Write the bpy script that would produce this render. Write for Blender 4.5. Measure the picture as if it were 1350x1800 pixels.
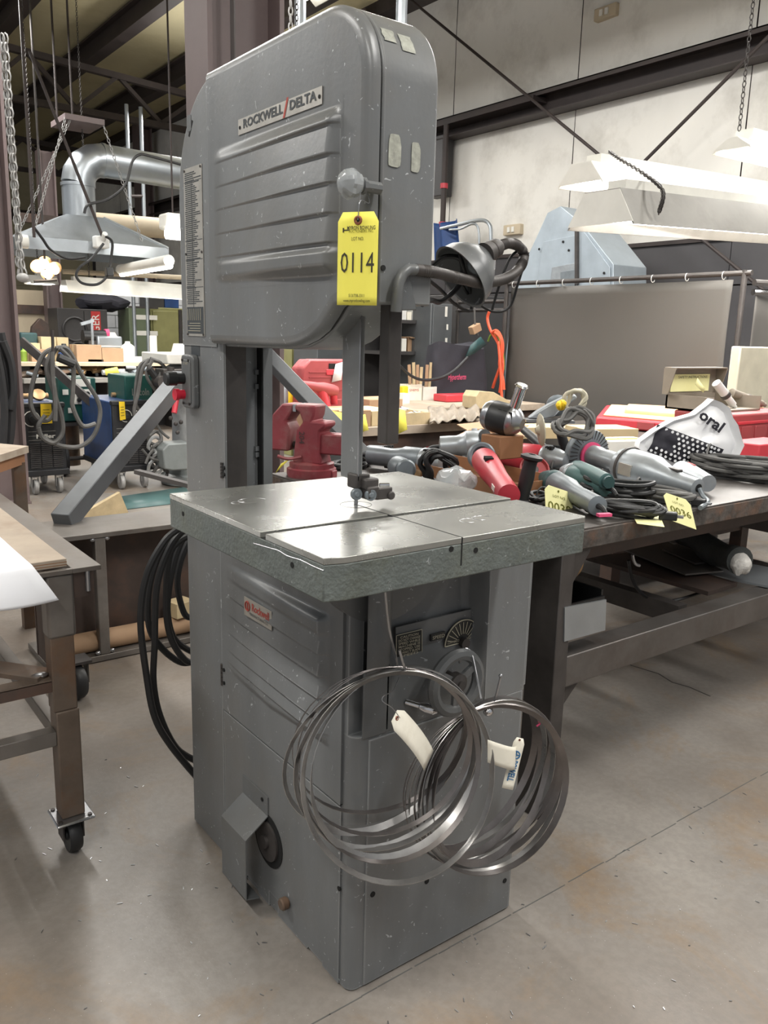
import bpy, bmesh, math, random
from mathutils import Vector, Matrix, noise
for o in list(bpy.data.objects): bpy.data.objects.remove(o, do_unlink=True)
SC = bpy.context.scene
COL = SC.collection
PI = math.pi
V = Vector
# ---------------------------------------------------------------- camera
F = 1444.4388; YAW, PIT, ROL = 0.64698, 0.212099, 0.027067
CAM = V((-0.8771, -1.2412, 1.3980))
_cy, _sy, _cp, _sp = math.cos(YAW), math.sin(YAW), math.cos(PIT), math.sin(PIT)
FW = V((_cp*_sy, _cp*_cy, -_sp)); _r = V((_cy, -_sy, 0)); _u = _r.cross(FW)
RT = _r*math.cos(ROL) + _u*math.sin(ROL); UP = _u*math.cos(ROL) - _r*math.sin(ROL)
cd = bpy.data.cameras.new('camera'); cam = bpy.data.objects.new('camera', cd); COL.objects.link(cam)
cam.matrix_world = Matrix(((RT.x, UP.x, -FW.x, CAM.x), (RT.y, UP.y, -FW.y, CAM.y), (RT.z, UP.z, -FW.z, CAM.z), (0, 0, 0, 1)))
cd.sensor_fit = 'VERTICAL'; cd.sensor_height = 36; cd.lens = F/1800*36; cd.clip_start = .05; cd.clip_end = 200
SC.camera = cam
# ---------------------------------------------------------------- world, exposure
w = bpy.data.worlds.new('hall_light'); SC.world = w; w.use_nodes = True
w.node_tree.nodes['Background'].inputs[0].default_value = (.93, .96, 1, 1)
w.node_tree.nodes['Background'].inputs[1].default_value = .27
SC.view_settings.view_transform = 'Standard'; SC.view_settings.look = 'None'; SC.view_settings.gamma = 1
SC.view_settings.use_curve_mapping = False; SC.view_settings.exposure = 0.62
def area(name, loc, size, power, rot=(0, 0, 0), col=(1, .985, .96)):
    l = bpy.data.lights.new(name, 'AREA'); l.shape = 'RECTANGLE'; l.size, l.size_y = size; l.energy = power; l.color = col
    o = bpy.data.objects.new(name, l); COL.objects.link(o); o.location = loc; o.rotation_euler = rot
    return o
# rows of high fluorescent fixtures under the roof (their housings are built further down)
HIGH = [(-2.6, -2.2, 4.7), (-2.6, 2.2, 4.7), (.9, -2.4, 4.7), (.9, 4.6, 4.7), (3.9, -1.6, 4.6), (3.7, 5.2, 4.6), (-2.4, 6.8, 4.7), (1.4, 9.6, 4.7), (4.6, 10.6, 4.6), (4.2, 1.8, 4.6)]
for h in HIGH:
    area('tube_light', (h[0], h[1], h[2]-.09), (.3, 2.4), 80)
    area('roof_fill_light', (h[0], h[1], h[2]+.12), (.3, 2.4), 16, (PI, 0, 0))   # added upward fill that brightens the roof; the housings have solid tops
# ---------------------------------------------------------------- pixel -> place (a pixel gives the direction, the plane touched gives the distance)
def RAY(px, py): return FW + RT*((px-675)/F) - UP*((py-900)/F)
def PL(ax, val, px, py):
    d = RAY(px, py); return CAM + d*((val-CAM[ax])/d[ax])
def FL(px, py): return PL(2, 0, px, py)
def DI(px, py, D):
    d = RAY(px, py); return CAM + d*(D/(d.x*_sy + d.y*_cy))
# ---------------------------------------------------------------- materials
MATS = {}
def lin(c):
    return tuple((x/12.92 if x <= .04045 else ((x+.055)/1.055)**2.4) for x in c)
def hx(s): return lin(tuple(int(s[i:i+2], 16)/255 for i in (0, 2, 4)))
def mat(name, col, rough=.5, metal=0, var=.15, scale=8, bump=0, bscale=40, emit=None, spec=.5, streak=0, dirt=None, dscale=3, damt=.5, scratch=0, alpha=None, trans=0, wear=0):
    if name in MATS: return MATS[name]
    m = bpy.data.materials.new(name); m.use_nodes = True; nt = m.node_tree; N = nt.nodes; K = nt.links
    bs = N['Principled BSDF']; c = hx(col) if isinstance(col, str) else col
    bs.inputs['Roughness'].default_value = rough; bs.inputs['Metallic'].default_value = metal
    bs.inputs['Specular IOR Level'].default_value = spec
    if trans: bs.inputs['Transmission Weight'].default_value = trans
    if alpha is not None: bs.inputs['Alpha'].default_value = alpha
    tc = N.new('ShaderNodeTexCoord')
    cur = None
    if var or dirt or streak or scratch:
        nz = N.new('ShaderNodeTexNoise'); nz.inputs['Scale'].default_value = scale; nz.inputs['Detail'].default_value = 6; nz.inputs['Roughness'].default_value = .62
        K.new(tc.outputs['Object'], nz.inputs['Vector'])
        if streak:
            mp = N.new('ShaderNodeMapping'); mp.inputs['Scale'].default_value = (1, 1, 1/streak); K.new(tc.outputs['Object'], mp.inputs['Vector']); K.new(mp.outputs[0], nz.inputs['Vector'])
        rp = N.new('ShaderNodeValToRGB'); rp.color_ramp.elements[0].position = .3; rp.color_ramp.elements[1].position = .72
        rp.color_ramp.elements[0].color = (*[x*(1-var) for x in c], 1); rp.color_ramp.elements[1].color = (*[min(1, x*(1+var)) for x in c], 1)
        K.new(nz.outputs['Fac'], rp.inputs['Fac']); cur = rp.outputs['Color']
        if dirt:
            n2 = N.new('ShaderNodeTexNoise'); n2.inputs['Scale'].default_value = dscale; n2.inputs['Detail'].default_value = 8; n2.inputs['Roughness'].default_value = .68
            K.new(tc.outputs['Object'], n2.inputs['Vector'])
            r2 = N.new('ShaderNodeValToRGB'); r2.color_ramp.elements[0].position = .48; r2.color_ramp.elements[1].position = .68
            r2.color_ramp.elements[0].color = (0, 0, 0, 1); r2.color_ramp.elements[1].color = (damt, damt, damt, 1); K.new(n2.outputs['Fac'], r2.inputs['Fac'])
            mx = N.new('ShaderNodeMix'); mx.data_type = 'RGBA'; K.new(r2.outputs['Color'], mx.inputs[0]); K.new(cur, mx.inputs[6]); mx.inputs[7].default_value = (*hx(dirt), 1); cur = mx.outputs[2]
        if scratch:
            n3 = N.new('ShaderNodeTexNoise'); n3.inputs['Scale'].default_value = 55; n3.inputs['Detail'].default_value = 2; n3.inputs['Distortion'].default_value = 1.6
            K.new(tc.outputs['Object'], n3.inputs['Vector'])
            r3 = N.new('ShaderNodeValToRGB'); r3.color_ramp.elements[0].position = .70; r3.color_ramp.elements[1].position = .74
            r3.color_ramp.elements[0].color = (0, 0, 0, 1); r3.color_ramp.elements[1].color = (scratch, scratch, scratch, 1); K.new(n3.outputs['Fac'], r3.inputs['Fac'])
            mx = N.new('ShaderNodeMix'); mx.data_type = 'RGBA'; K.new(r3.outputs['Color'], mx.inputs[0]); K.new(cur, mx.inputs[6]); mx.inputs[7].default_value = (.5, .52, .53, 1); cur = mx.outputs[2]
        if wear:
            ge = N.new('ShaderNodeNewGeometry'); bv = N.new('ShaderNodeBevel'); bv.samples = 4; bv.inputs[0].default_value = .005
            dp = N.new('ShaderNodeVectorMath'); dp.operation = 'DOT_PRODUCT'; K.new(ge.outputs['Normal'], dp.inputs[0]); K.new(bv.outputs[0], dp.inputs[1])
            rw = N.new('ShaderNodeMapRange'); rw.inputs[1].default_value = .995; rw.inputs[2].default_value = .90; rw.inputs[3].default_value = 0; rw.inputs[4].default_value = wear; K.new(dp.outputs['Value'], rw.inputs[0])
            mm = N.new('ShaderNodeMath'); mm.operation = 'MULTIPLY'; K.new(rw.outputs[0], mm.inputs[0]); K.new(nz.outputs['Fac'], mm.inputs[1])
            mx = N.new('ShaderNodeMix'); mx.data_type = 'RGBA'; K.new(mm.outputs[0], mx.inputs[0]); K.new(cur, mx.inputs[6]); mx.inputs[7].default_value = (.5, .51, .5, 1); cur = mx.outputs[2]
        K.new(cur, bs.inputs['Base Color'])
        rr = N.new('ShaderNodeMapRange'); rr.inputs[3].default_value = max(.03, rough-.09); rr.inputs[4].default_value = min(1, rough+.09)
        K.new(nz.outputs['Fac'], rr.inputs[0]); K.new(rr.outputs[0], bs.inputs['Roughness'])
    else:
        bs.inputs['Base Color'].default_value = (*c, 1)
    if bump:
        nb = N.new('ShaderNodeTexNoise'); nb.inputs['Scale'].default_value = bscale; nb.inputs['Detail'].default_value = 5
        K.new(tc.outputs['Object'], nb.inputs['Vector'])
        b = N.new('ShaderNodeBump'); b.inputs['Strength'].default_value = bump; b.inputs['Distance'].default_value = .01; K.new(nb.outputs['Fac'], b.inputs['Height']); K.new(b.outputs[0], bs.inputs['Normal'])
    if emit:
        bs.inputs['Emission Color'].default_value = (*c, 1); bs.inputs['Emission Strength'].default_value = emit
    MATS[name] = m; return m
M = MATS
mat('saw_paint', '6d6f70', .36, 0, .2, 5, .03, 90, streak=6, dirt='6b6863', dscale=2.2, damt=.6, scratch=.8, wear=.9)
mat('saw_paint_plain', '616364', .38, 0, .15, 5, dirt='5c5a55', dscale=4, damt=.5, scratch=.5)
mat('cast_grey', '5f6562', .55, 0, .22, 16, .35, 120, dirt='5b5e50', dscale=5, damt=.6, scratch=.5)
mat('machined', '9a9a95', .27, .6, .14, 6, 0, dirt='6c6c66', dscale=4, damt=.55)
mat('tube_grey', '5a5d60', .45, .3, .15, 8)
mat('dark_steel', '4a4644', .5, .4, .25, 10, .05, 60)
mat('bare_steel', 'a4a5a8', .3, .9, .12, 14)
mat('blade_steel', 'a5a3a1', .3, .85, .3, 9)
mat('blade_dark', '7a7573', .34, .85, .3, 9)
mat('black_gap', '0b0b0b', .8, 0, 0)
mat('black_rubber', '1c1c1e', .55, 0, .25, 12)
mat('cable_black', '1b1b1c', .5, 0, .2, 14)
mat('black_plastic', '222324', .42, 0, .15, 14)
mat('chrome', 'd6d6d8', .14, 1, .05)
mat('tag_yellow', 'f4ea62', .7, 0, .03, 6)
mat('tag_pale', 'f7f3b4', .7, 0, .03, 6)
mat('tag_white', 'e7e2d3', .75, 0, .08, 10, dirt='b9b09c', dscale=20, damt=.35)
mat('ink', '3d3a2a', .8, 0, 0)
mat('ink_olive', '6a6a10', .8, 0, 0)
mat('ink_blue', '1f5f8f', .8, 0, 0)
mat('ink_red', 'a8473c', .7, 0, 0)
mat('print_dark', '43474a', .55, .2, 0)
mat('eyelet', '8a5340', .5, .4, 0)
mat('plate_silver', 'b9b5ad', .38, .55, .12, 20)
mat('plate_black', '2b2c2b', .45, .2, .2, 30)
mat('plate_line', 'b8b29e', .5, .2, 0)
mat('red_button', 'd0213a', .35, 0, 0)
mat('rusty_bar', '6c5f54', .55, .35, .25, 9, .08, 50, dirt='7a5334', dscale=4, damt=.6)
mat('mill_steel', '77726d', .42, .5, .2, 7, .03, 50, dirt='5d4f45', dscale=3, damt=.5)
mat('beam_brown', '4d423d', .5, .3, .25, 5, .04, 40, dirt='6a4a38', dscale=5, damt=.45)
mat('bench_steel', '66625f', .42, .55, .25, 6, .03, 40, dirt='4c3f37', dscale=4, damt=.5)
mat('bench_edge', '55504c', .6, .3, .45, 26, .4, 60, dirt='7d5a44', dscale=9, damt=.7)
mat('plywood', 'a89a8a', .75, 0, .15, 5, .06, 60, dirt='86725f', dscale=4, damt=.6)
mat('wood', 'b8a582', .7, 0, .18, 9, .08, 60)
mat('paper', 'e9eaee', .85, 0, .02)
mat('cardboard', 'a4866a', .8, 0, .1, 6)
mat('cardboard_dark', '8c6243', .8, 0, .12, 6)
mat('kraft', 'c4b18c', .8, 0, .08, 6)
mat('column_paint', '6e605f', .5, 0, .12, 2.5, .03, 30, dirt='5d4e4e', dscale=2, damt=.4)
mat('roof_steel', '3a3230', .6, .1, .25, 4)
mat('galv', 'aab0b5', .36, .75, .14, 3, .02, 10)
mat('lamp_white', 'dcdad2', .5, 0, .06)
mat('lamp_worn', '8b8882', .55, 0, .12, 4, dirt='6f6b66', dscale=5, damt=.4)
mat('tube_glow', (1, .97, .9), .5, 0, 0, emit=9)
mat('bulb_glow', (1, .86, .7), .5, 0, 0, emit=14)
mat('tool_grey', '747b80', .4, .25, .15, 14)
mat('tool_light', '9ba0a4', .36, .45, .15, 14)
mat('tool_teal', '42605f', .45, 0, .15, 12)
mat('tool_red', 'b8323f', .42, 0, .12, 12)
mat('case_red', 'a04648', .5, 0, .12, 7)
mat('case_red_bright', 'c53b45', .45, 0, .1, 7)
mat('case_tan', 'e0b98c', .6, 0, .12, 8)
mat('vise_red', '88383f', .5, .1, .2, 8, dirt='8f7a72', dscale=5, damt=.6)
mat('bag_black', '2c2b33', .8, 0, .15, 10, .1, 60)
mat('curtain', '56534f', .7, 0, .06, 1.5, .02, 8)
mat('welder_blue', '1f3f6d', .42, 0, .2, 5, dirt='15243b', dscale=4, damt=.5)
mat('welder_black', '1e1f22', .5, 0, .2, 8)
mat('feeder_green', '12463f', .45, 0, .15, 6)
mat('hose_grey', '5b5a58', .55, 0, .2, 10)
mat('hose_black', '232325', .55, 0, .2, 10)
mat('orange_hose', 'd95a3a', .5, 0, .1)
mat('lime_hose', '7f9a3a', .5, 0, .1)
mat('cabinet_dark', '3d3b3b', .5, .1, .15, 6)
mat('cabinet_grey', '55585a', .5, .1, .12, 6)
mat('cabinet_green', '5f6a52', .5, 0, .12, 6)
mat('cabinet_olive', '8c8a5a', .5, 0, .12, 6)
mat('plate_blue', 'a3adb5', .4, .35, .1, 5)
mat('tarp_blue', '1d3f73', .6, 0, .2, 8)
mat('wainscot', '4b494b', .55, .1, .1, 2)
mat('brick_white', 'c8c9cb', .7, 0, .06, 6)
mat('tan_panel', 'bcae96', .7, 0, .08, 3)
mat('toolbox_grey', '8f8578', .55, .1, .12, 9)
mat('steel_case', 'cfc9b4', .5, .1, .1, 9)
mat('bag_white', 'eeeeef', .4, 0, .03)
mat('glove_dark', '24201f', .8, 0, .3, 20)
mat('mat_dark', '3a3d3c', .8, 0, .3, 14, .3, 50)
mat('pink', 'e0507c', .6, 0, 0)
mat('machine_grey', 'a6a8a8', .5, .1, .15, 9, dirt='6f6f6f', dscale=6, damt=.6)
mat('motor_grey', '7c8180', .5, .1, .12, 9)
mat('wheel_dark', '2a2a2b', .5, .1, .2, 12)
mat('caster_grey', '9c9b99', .5, .1, .15, 12)
mat('brass', 'b0916a', .4, .6, .2, 20)
mat('clear_bag', 'c9ced0', .12, 0, .1, spec=.8, alpha=.45)
mat('clamp_white', 'd6d6d2', .5, 0, .1)
mat('label_yellow', 'e7c321', .6, 0, .05)
mat('label_red', 'b4312e', .6, 0, .05)
mat('teal_dark', '2d4a4b', .5, 0, .15, 10)
mat('wool', 'c9c6c0', .95, 0, .2, 40, .6, 60)
# concrete floor: mottled grey with rust-brown stains, polished sheen, cracks
def floor_mat():
    m = bpy.data.materials.new('concrete_floor'); m.use_nodes = True; nt = m.node_tree; N = nt.nodes; K = nt.links; bs = N['Principled BSDF']
    tc = N.new('ShaderNodeTexCoord')
    def nz(s, d=8, r=.6, dist=0):
        n = N.new('ShaderNodeTexNoise'); n.inputs['Scale'].default_value = s; n.inputs['Detail'].default_value = d; n.inputs['Roughness'].default_value = r; n.inputs['Distortion'].default_value = dist
        K.new(tc.outputs['Object'], n.inputs['Vector']); return n
    def ramp(src, p0, c0, p1, c1):
        r = N.new('ShaderNodeValToRGB'); e = r.color_ramp.elements; e[0].position = p0; e[1].position = p1; e[0].color = (*c0, 1); e[1].color = (*c1, 1); K.new(src, r.inputs['Fac']); return r.outputs['Color']
    def mix(f, a, b):
        x = N.new('ShaderNodeMix'); x.data_type = 'RGBA'; K.new(f, x.inputs[0]); K.new(a, x.inputs[6])
        if isinstance(b, tuple): x.inputs[7].default_value = (*b, 1)
        else: K.new(b, x.inputs[7])
        return x.outputs[2]
    n1 = nz(1.6); n2 = nz(.55, 6, .6, .4); n3 = nz(2.1, 9, .7, .6); n4 = nz(45, 3)
    c = ramp(n1.outputs['Fac'], .3, hx('7c7772'), .7, hx('9c968f'))
    c = mix(ramp(n2.outputs['Fac'], .40, (0, 0, 0), .62, (.75, .75, .75)), c, hx('6f6154'))
    c = mix(ramp(n3.outputs['Fac'], .52, (0, 0, 0), .70, (.6, .6, .6)), c, hx('8c6f4a'))
    c = mix(ramp(n4.outputs['Fac'], .4, (.18, .18, .18), .6, (0, 0, 0)), c, hx('5f5a55'))
    vo = N.new('ShaderNodeTexVoronoi'); vo.inputs['Scale'].default_value = 60; K.new(tc.outputs['Object'], vo.inputs['Vector'])
    c = mix(ramp(vo.outputs['Distance'], .035, (.8, .8, .8), .06, (0, 0, 0)), c, hx('cfcac4'))
    K.new(c, bs.inputs['Base Color'])
    rr = N.new('ShaderNodeMapRange'); rr.inputs[3].default_value = .28; rr.inputs[4].default_value = .55; K.new(n3.outputs['Fac'], rr.inputs[0]); K.new(rr.outputs[0], bs.inputs['Roughness'])
    b = N.new('ShaderNodeBump'); b.inputs['Strength'].default_value = .06; b.inputs['Distance'].default_value = .01; K.new(n4.outputs['Fac'], b.inputs['Height']); K.new(b.outputs[0], bs.inputs['Normal'])
    M['floor'] = m
floor_mat()
mat('wall_vinyl', 'dedbd4', .6, 0, .1, .5, .12, 2.2, dirt='a19b91', dscale=.9, damt=.55, streak=3)
mat('wall_yellow', 'b9b092', .65, 0, .1, .5, .08, 2.2, dirt='7c755f', dscale=.8, damt=.6, streak=3)
mat('ceiling_vinyl', 'c9bf9b', .65, 0, .12, .6, .06, 2, dirt='86794f', dscale=.6, damt=.5)
# ---------------------------------------------------------------- mesh builder
class B:
    def __init__(s): s.v = []; s.f = []
    def add(s, vs, fs):
        n = len(s.v); s.v += [tuple(p) for p in vs]; s.f += [tuple(i+n for i in f) for f in fs]; return s
    def box(s, x0, x1, y0, y1, z0, z1):
        return s.add([(x0, y0, z0), (x1, y0, z0), (x1, y1, z0), (x0, y1, z0), (x0, y0, z1), (x1, y0, z1), (x1, y1, z1), (x0, y1, z1)],
                     [(0, 3, 2, 1), (4, 5, 6, 7), (0, 1, 5, 4), (1, 2, 6, 5), (2, 3, 7, 6), (3, 0, 4, 7)])
    def obox(s, c, ax, ay, az, hx_, hy, hz):
        c = V(c); ax = V(ax).normalized()*hx_; ay = V(ay).normalized()*hy; az = V(az).normalized()*hz
        q = [c+ax*i+ay*j+az*k for k in (-1, 1) for (i, j) in ((-1, -1), (1, -1), (1, 1), (-1, 1))]
        return s.add(q, [(0, 3, 2, 1), (4, 5, 6, 7), (0, 1, 5, 4), (1, 2, 6, 5), (2, 3, 7, 6), (3, 0, 4, 7)])
    def bar(s, p0, p1, wa, wb, side=(0, 0, 1)):
        p0, p1 = V(p0), V(p1); d = (p1-p0); a = d.cross(V(side)); a = a if a.length > 1e-6 else d.cross(V((1, 0, 0))); b = d.cross(a)
        return s.obox((p0+p1)/2, d, a, b, d.length/2, wa/2, wb/2)
    def ring(s, c, ax, r, n, ref=None):
        ax = V(ax).normalized(); a = ax.cross(V((0, 0, 1)) if abs(ax.z) < .9 else V((1, 0, 0))).normalized() if ref is None else V(ref)
        b = ax.cross(a); return [V(c)+a*(r*math.cos(2*PI*i/n))+b*(r*math.sin(2*PI*i/n)) for i in range(n)]
    def cyl(s, p0, p1, r, n=16, r2=None, caps=True):
        p0, p1 = V(p0), V(p1); r2 = r if r2 is None else r2; A = s.ring(p0, p1-p0, r, n)+s.ring(p1, p1-p0, r2, n)
        f = [(i, (i+1) % n, n+(i+1) % n, n+i) for i in range(n)]
        if caps: f += [tuple(range(n-1, -1, -1)), tuple(range(n, 2*n))]
        return s.add(A, f)
    def lathe(s, o, ax, prof, n=20):  # prof: [(r, h)], h along ax
        o = V(o); ax = V(ax).normalized(); vs = []
        for r, h in prof: vs += s.ring(o+ax*h, ax, max(r, 1e-4), n)
        f = []
        for k in range(len(prof)-1):
            for i in range(n): f.append((k*n+i, k*n+(i+1) % n, (k+1)*n+(i+1) % n, (k+1)*n+i))
        f.append(tuple(range(n-1, -1, -1))); f.append(tuple(range((len(prof)-1)*n, len(prof)*n)))
        return s.add(vs, f)
    def tube(s, pts, r, n=8, closed=False, rf=None, ell=1):
        pts = [V(p) for p in pts]; m = len(pts); vs = []; prev = None
        for i, p in enumerate(pts):
            d = (pts[(i+1) % m]-pts[i-1]) if closed else (pts[min(i+1, m-1)]-pts[max(i-1, 0)])
            d = d.normalized() if d.length > 1e-9 else V((0, 0, 1))
            if prev is None: a = d.cross(V((0, 0, 1)) if abs(d.z) < .9 else V((1, 0, 0))).normalized()
            else:
                a = prev-d*prev.dot(d); a = a.normalized() if a.length > 1e-6 else d.orthogonal().normalized()
            prev = a; b = d.cross(a); rr = r*(rf(i/(m-1)) if rf else 1)
            vs += [p+a*(rr*math.cos(2*PI*k/n))+b*(rr*ell*math.sin(2*PI*k/n)) for k in range(n)]
        f = []
        for i in range(m if closed else m-1):
            j = (i+1) % m
            for k in range(n): f.append((i*n+k, i*n+(k+1) % n, j*n+(k+1) % n, j*n+k))
        if not closed: f += [tuple(range(n-1, -1, -1)), tuple(range((m-1)*n, m*n))]
        return s.add(vs, f)
    def prism(s, poly, ax, a, b):  # polygon in the plane normal to axis ax, between a and b
        def P(u, v, w): return {0: (w, u, v), 1: (u, w, v), 2: (u, v, w)}[ax]
        n = len(poly); vs = [P(u, v, a) for u, v in poly]+[P(u, v, b) for u, v in poly]
        return s.add(vs, [tuple(range(n-1, -1, -1)), tuple(range(n, 2*n))]+[(i, (i+1) % n, n+(i+1) % n, n+i) for i in range(n)])
    def oprism(s, poly, o, ux, uy, t):  # polygon in the plane o + u*ux + v*uy, thickness t along ux x uy
        o, ux, uy = V(o), V(ux), V(uy); nz = ux.cross(uy).normalized()*t; n = len(poly)
        vs = [o+ux*u+uy*v for u, v in poly]; vs += [p+nz for p in vs]
        return s.add(vs, [tuple(range(n-1, -1, -1)), tuple(range(n, 2*n))]+[(i, (i+1) % n, n+(i+1) % n, n+i) for i in range(n)])
    def sphere(s, c, rx, ry=None, rz=None, n=14, m=9):
        ry = ry or rx; rz = rz or rx; c = V(c); vs = [c+V((0, 0, -rz))]; f = []
        for j in range(1, m):
            t = -PI/2+PI*j/m
            vs += [c+V((rx*math.cos(t)*math.cos(2*PI*i/n), ry*math.cos(t)*math.sin(2*PI*i/n), rz*math.sin(t))) for i in range(n)]
        vs.append(c+V((0, 0, rz)))
        for i in range(n): f.append((0, 1+(i+1) % n, 1+i))
        for j in range(m-2):
            for i in range(n): a = 1+j*n; f.append((a+i, a+(i+1) % n, a+n+(i+1) % n, a+n+i))
        a = 1+(m-2)*n
        for i in range(n): f.append((a+i, a+(i+1) % n, len(vs)-1))
        return s.add(vs, f)
    def grid(s, fn, nu, nv, closed_u=False):
        vs = [fn(i/(nu-1), j/(nv-1)) for j in range(nv) for i in range(nu)]
        return s.add(vs, [(j*nu+i, j*nu+i+1, (j+1)*nu+i+1, (j+1)*nu+i) for j in range(nv-1) for i in range(nu-1)])
    def map(s, fn): s.v = [tuple(fn(V(p))) for p in s.v]; return s
    def build(s, name, m, parent=None, bevel=0, smooth=35, solid=0, seg=2, sub=0):
        me = bpy.data.meshes.new(name); me.from_pydata(s.v, [], s.f); me.update()
        bm = bmesh.new(); bm.from_mesh(me); bmesh.ops.recalc_face_normals(bm, faces=bm.faces); bm.to_mesh(me); bm.free()
        o = bpy.data.objects.new(name, me); COL.objects.link(o)
        me.materials.append(M[m])
        if smooth:
            me.polygons.foreach_set('use_smooth', [True]*len(me.polygons)); me.set_sharp_from_angle(angle=math.radians(smooth))
        if solid: q = o.modifiers.new('s', 'SOLIDIFY'); q.thickness = solid; q.offset = 0
        if sub: q = o.modifiers.new('u', 'SUBSURF'); q.levels = sub; q.render_levels = sub
        if bevel: q = o.modifiers.new('b', 'BEVEL'); q.width = bevel; q.segments = seg; q.limit_method = 'ANGLE'; q.angle_limit = math.radians(35); q.harden_normals = False
        if parent: par(o, parent)
        return o
def root_loc(p):
    l = V((0, 0, 0))
    while p: l = l+p.location; p = p.parent
    return l
def par(o, parent):
    o.parent = parent; r = parent
    while r.parent: r = r.parent
    # parts are modelled in world space: cancel the thing's own placement at build time
    o.matrix_parent_inverse = Matrix.Identity(4) if parent.parent or parent.type == 'MESH' else Matrix.Translation(-parent.location)
def thing(name, label, cat, loc=(0, 0, 0), group=None):
    o = bpy.data.objects.new(name, None); COL.objects.link(o); o.location = loc; o.empty_display_size = .05
    return tag(o, label, cat, group)
def tag(o, label, cat, group=None):
    o['label'] = label; o['category'] = cat
    if group: o['group'] = group
    return o
def struct(o): o['kind'] = 'structure'; return o
def plabel(o, label): o['label'] = label; return o
def copy_thing(o, delta, label=None):
    c = o.copy(); COL.objects.link(c); c.location = V(o.location)+V(delta)
    if label: c['label'] = label
    def rec(a, b):
        for ch in [x for x in bpy.data.objects if x.parent == a]:
            d = ch.copy(); COL.objects.link(d); d.parent = b; rec(ch, d)
    rec(o, c); return c
_TC = {}
def text(name, s, size, o, ux, uy, m, parent, depth=.0006, width=None, align='CENTER', bold=0, shear=0):
    cu = bpy.data.curves.new('t', 'FONT'); cu.body = s; cu.size = 1; cu.align_x = align; cu.align_y = 'CENTER'; cu.resolution_u = 2; cu.offset = bold; cu.shear = shear
    t = bpy.data.objects.new('t', cu); COL.objects.link(t)
    me = bpy.data.meshes.new_from_object(t.evaluated_get(bpy.context.evaluated_depsgraph_get()))
    bpy.data.objects.remove(t, do_unlink=True)
    o, ux, uy = V(o), V(ux).normalized(), V(uy).normalized(); nz = ux.cross(uy)
    xs = [v.co.x for v in me.vertices]; wd = (max(xs)-min(xs)) if xs else 1
    sx = (width/wd) if width else size
    b = B(); b.v = [tuple(o+ux*(v.co.x*sx)+uy*(v.co.y*size)+nz*depth) for v in me.vertices]; b.f = [tuple(p.vertices) for p in me.polygons]
    bpy.data.meshes.remove(me)
    return b.build(name, m, parent, smooth=0)
def arc(cx, cy, r, a0, a1, n): return [(cx+r*math.cos(math.radians(a0+(a1-a0)*i/n)), cy+r*math.sin(math.radians(a0+(a1-a0)*i/n))) for i in range(n+1)]
def rrect(x0, x1, y0, y1, r, n=4):
    return arc(x1-r, y0+r, r, -90, 0, n)+arc(x1-r, y1-r, r, 0, 90, n)+arc(x0+r, y1-r, r, 90, 180, n)+arc(x0+r, y0+r, r, 180, 270, n)
def catmull(pts, k=6, closed=False):
    pts = [V(p) for p in pts]; out = []; n = len(pts)
    for i in range(n if closed else n-1):
        if closed: p0, p1, p2, p3 = pts[i-1], pts[i], pts[(i+1) % n], pts[(i+2) % n]
        else: p0, p1, p2, p3 = pts[max(i-1, 0)], pts[i], pts[i+1], pts[min(i+2, n-1)]
        for j in range(k):
            t = j/k; out.append(.5*((2*p1)+(p2-p0)*t+(2*p0-5*p1+4*p2-p3)*t*t+(3*p1-p0-3*p2+p3)*t**3))
    if not closed: out.append(pts[-1])
    return out
R = random.Random(7)
# ================================================================ the hall
XW, YB = 6.6, 22.0
fl_ = struct(B().box(-7, 7.2, -6, YB+.2, -.12, 0).build('floor', 'floor'))
b = B(); rs = random.Random(2); x = -6.5
while x < 6.5:
    l = rs.uniform(.03, .16); d = rs.uniform(-.0025, .0025); b.box(x, x+l, -.0225+d, -.0195+d, -.001, .0004); x += l*rs.uniform(.96, 1.15)
b.build('control_joint', 'hose_grey', fl_, smooth=0)['kind'] = 'stuff'
def crack(pts, w_):
    q = B()
    for a, c in zip(pts[:-1], pts[1:]):
        q.bar((a[0], a[1], .0002), (c[0], c[1], .0002), w_, .0008, (0, 0, 1))
    return q.build('floor_crack', 'dark_steel', fl_, smooth=0)
crack([(2.11, .94), (2.066, .81), (2.09, .69), (2.06, .6), (2.078, .53), (2.07, .43)], .006)
# metal chips and swarf on the floor round the saw
q = B(); rs = random.Random(3)
for i in range(170):
    a = rs.random()
    x, y = (rs.uniform(-.55, 1.6), rs.uniform(-.62, .0)) if a < .6 else (rs.uniform(-.5, -.04), rs.uniform(-.4, 1.3))
    l = rs.uniform(.003, .014); t = rs.uniform(0, PI)
    if -.005 < x < .5 and -.005 < y < .8: continue
    q.bar((x, y, .0012), (x+l*math.cos(t), y+l*math.sin(t), .0018), .0018, .0012)
o = q.build('metal_swarf', 'bare_steel', fl_, smooth=0); o['kind'] = 'stuff'
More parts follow.
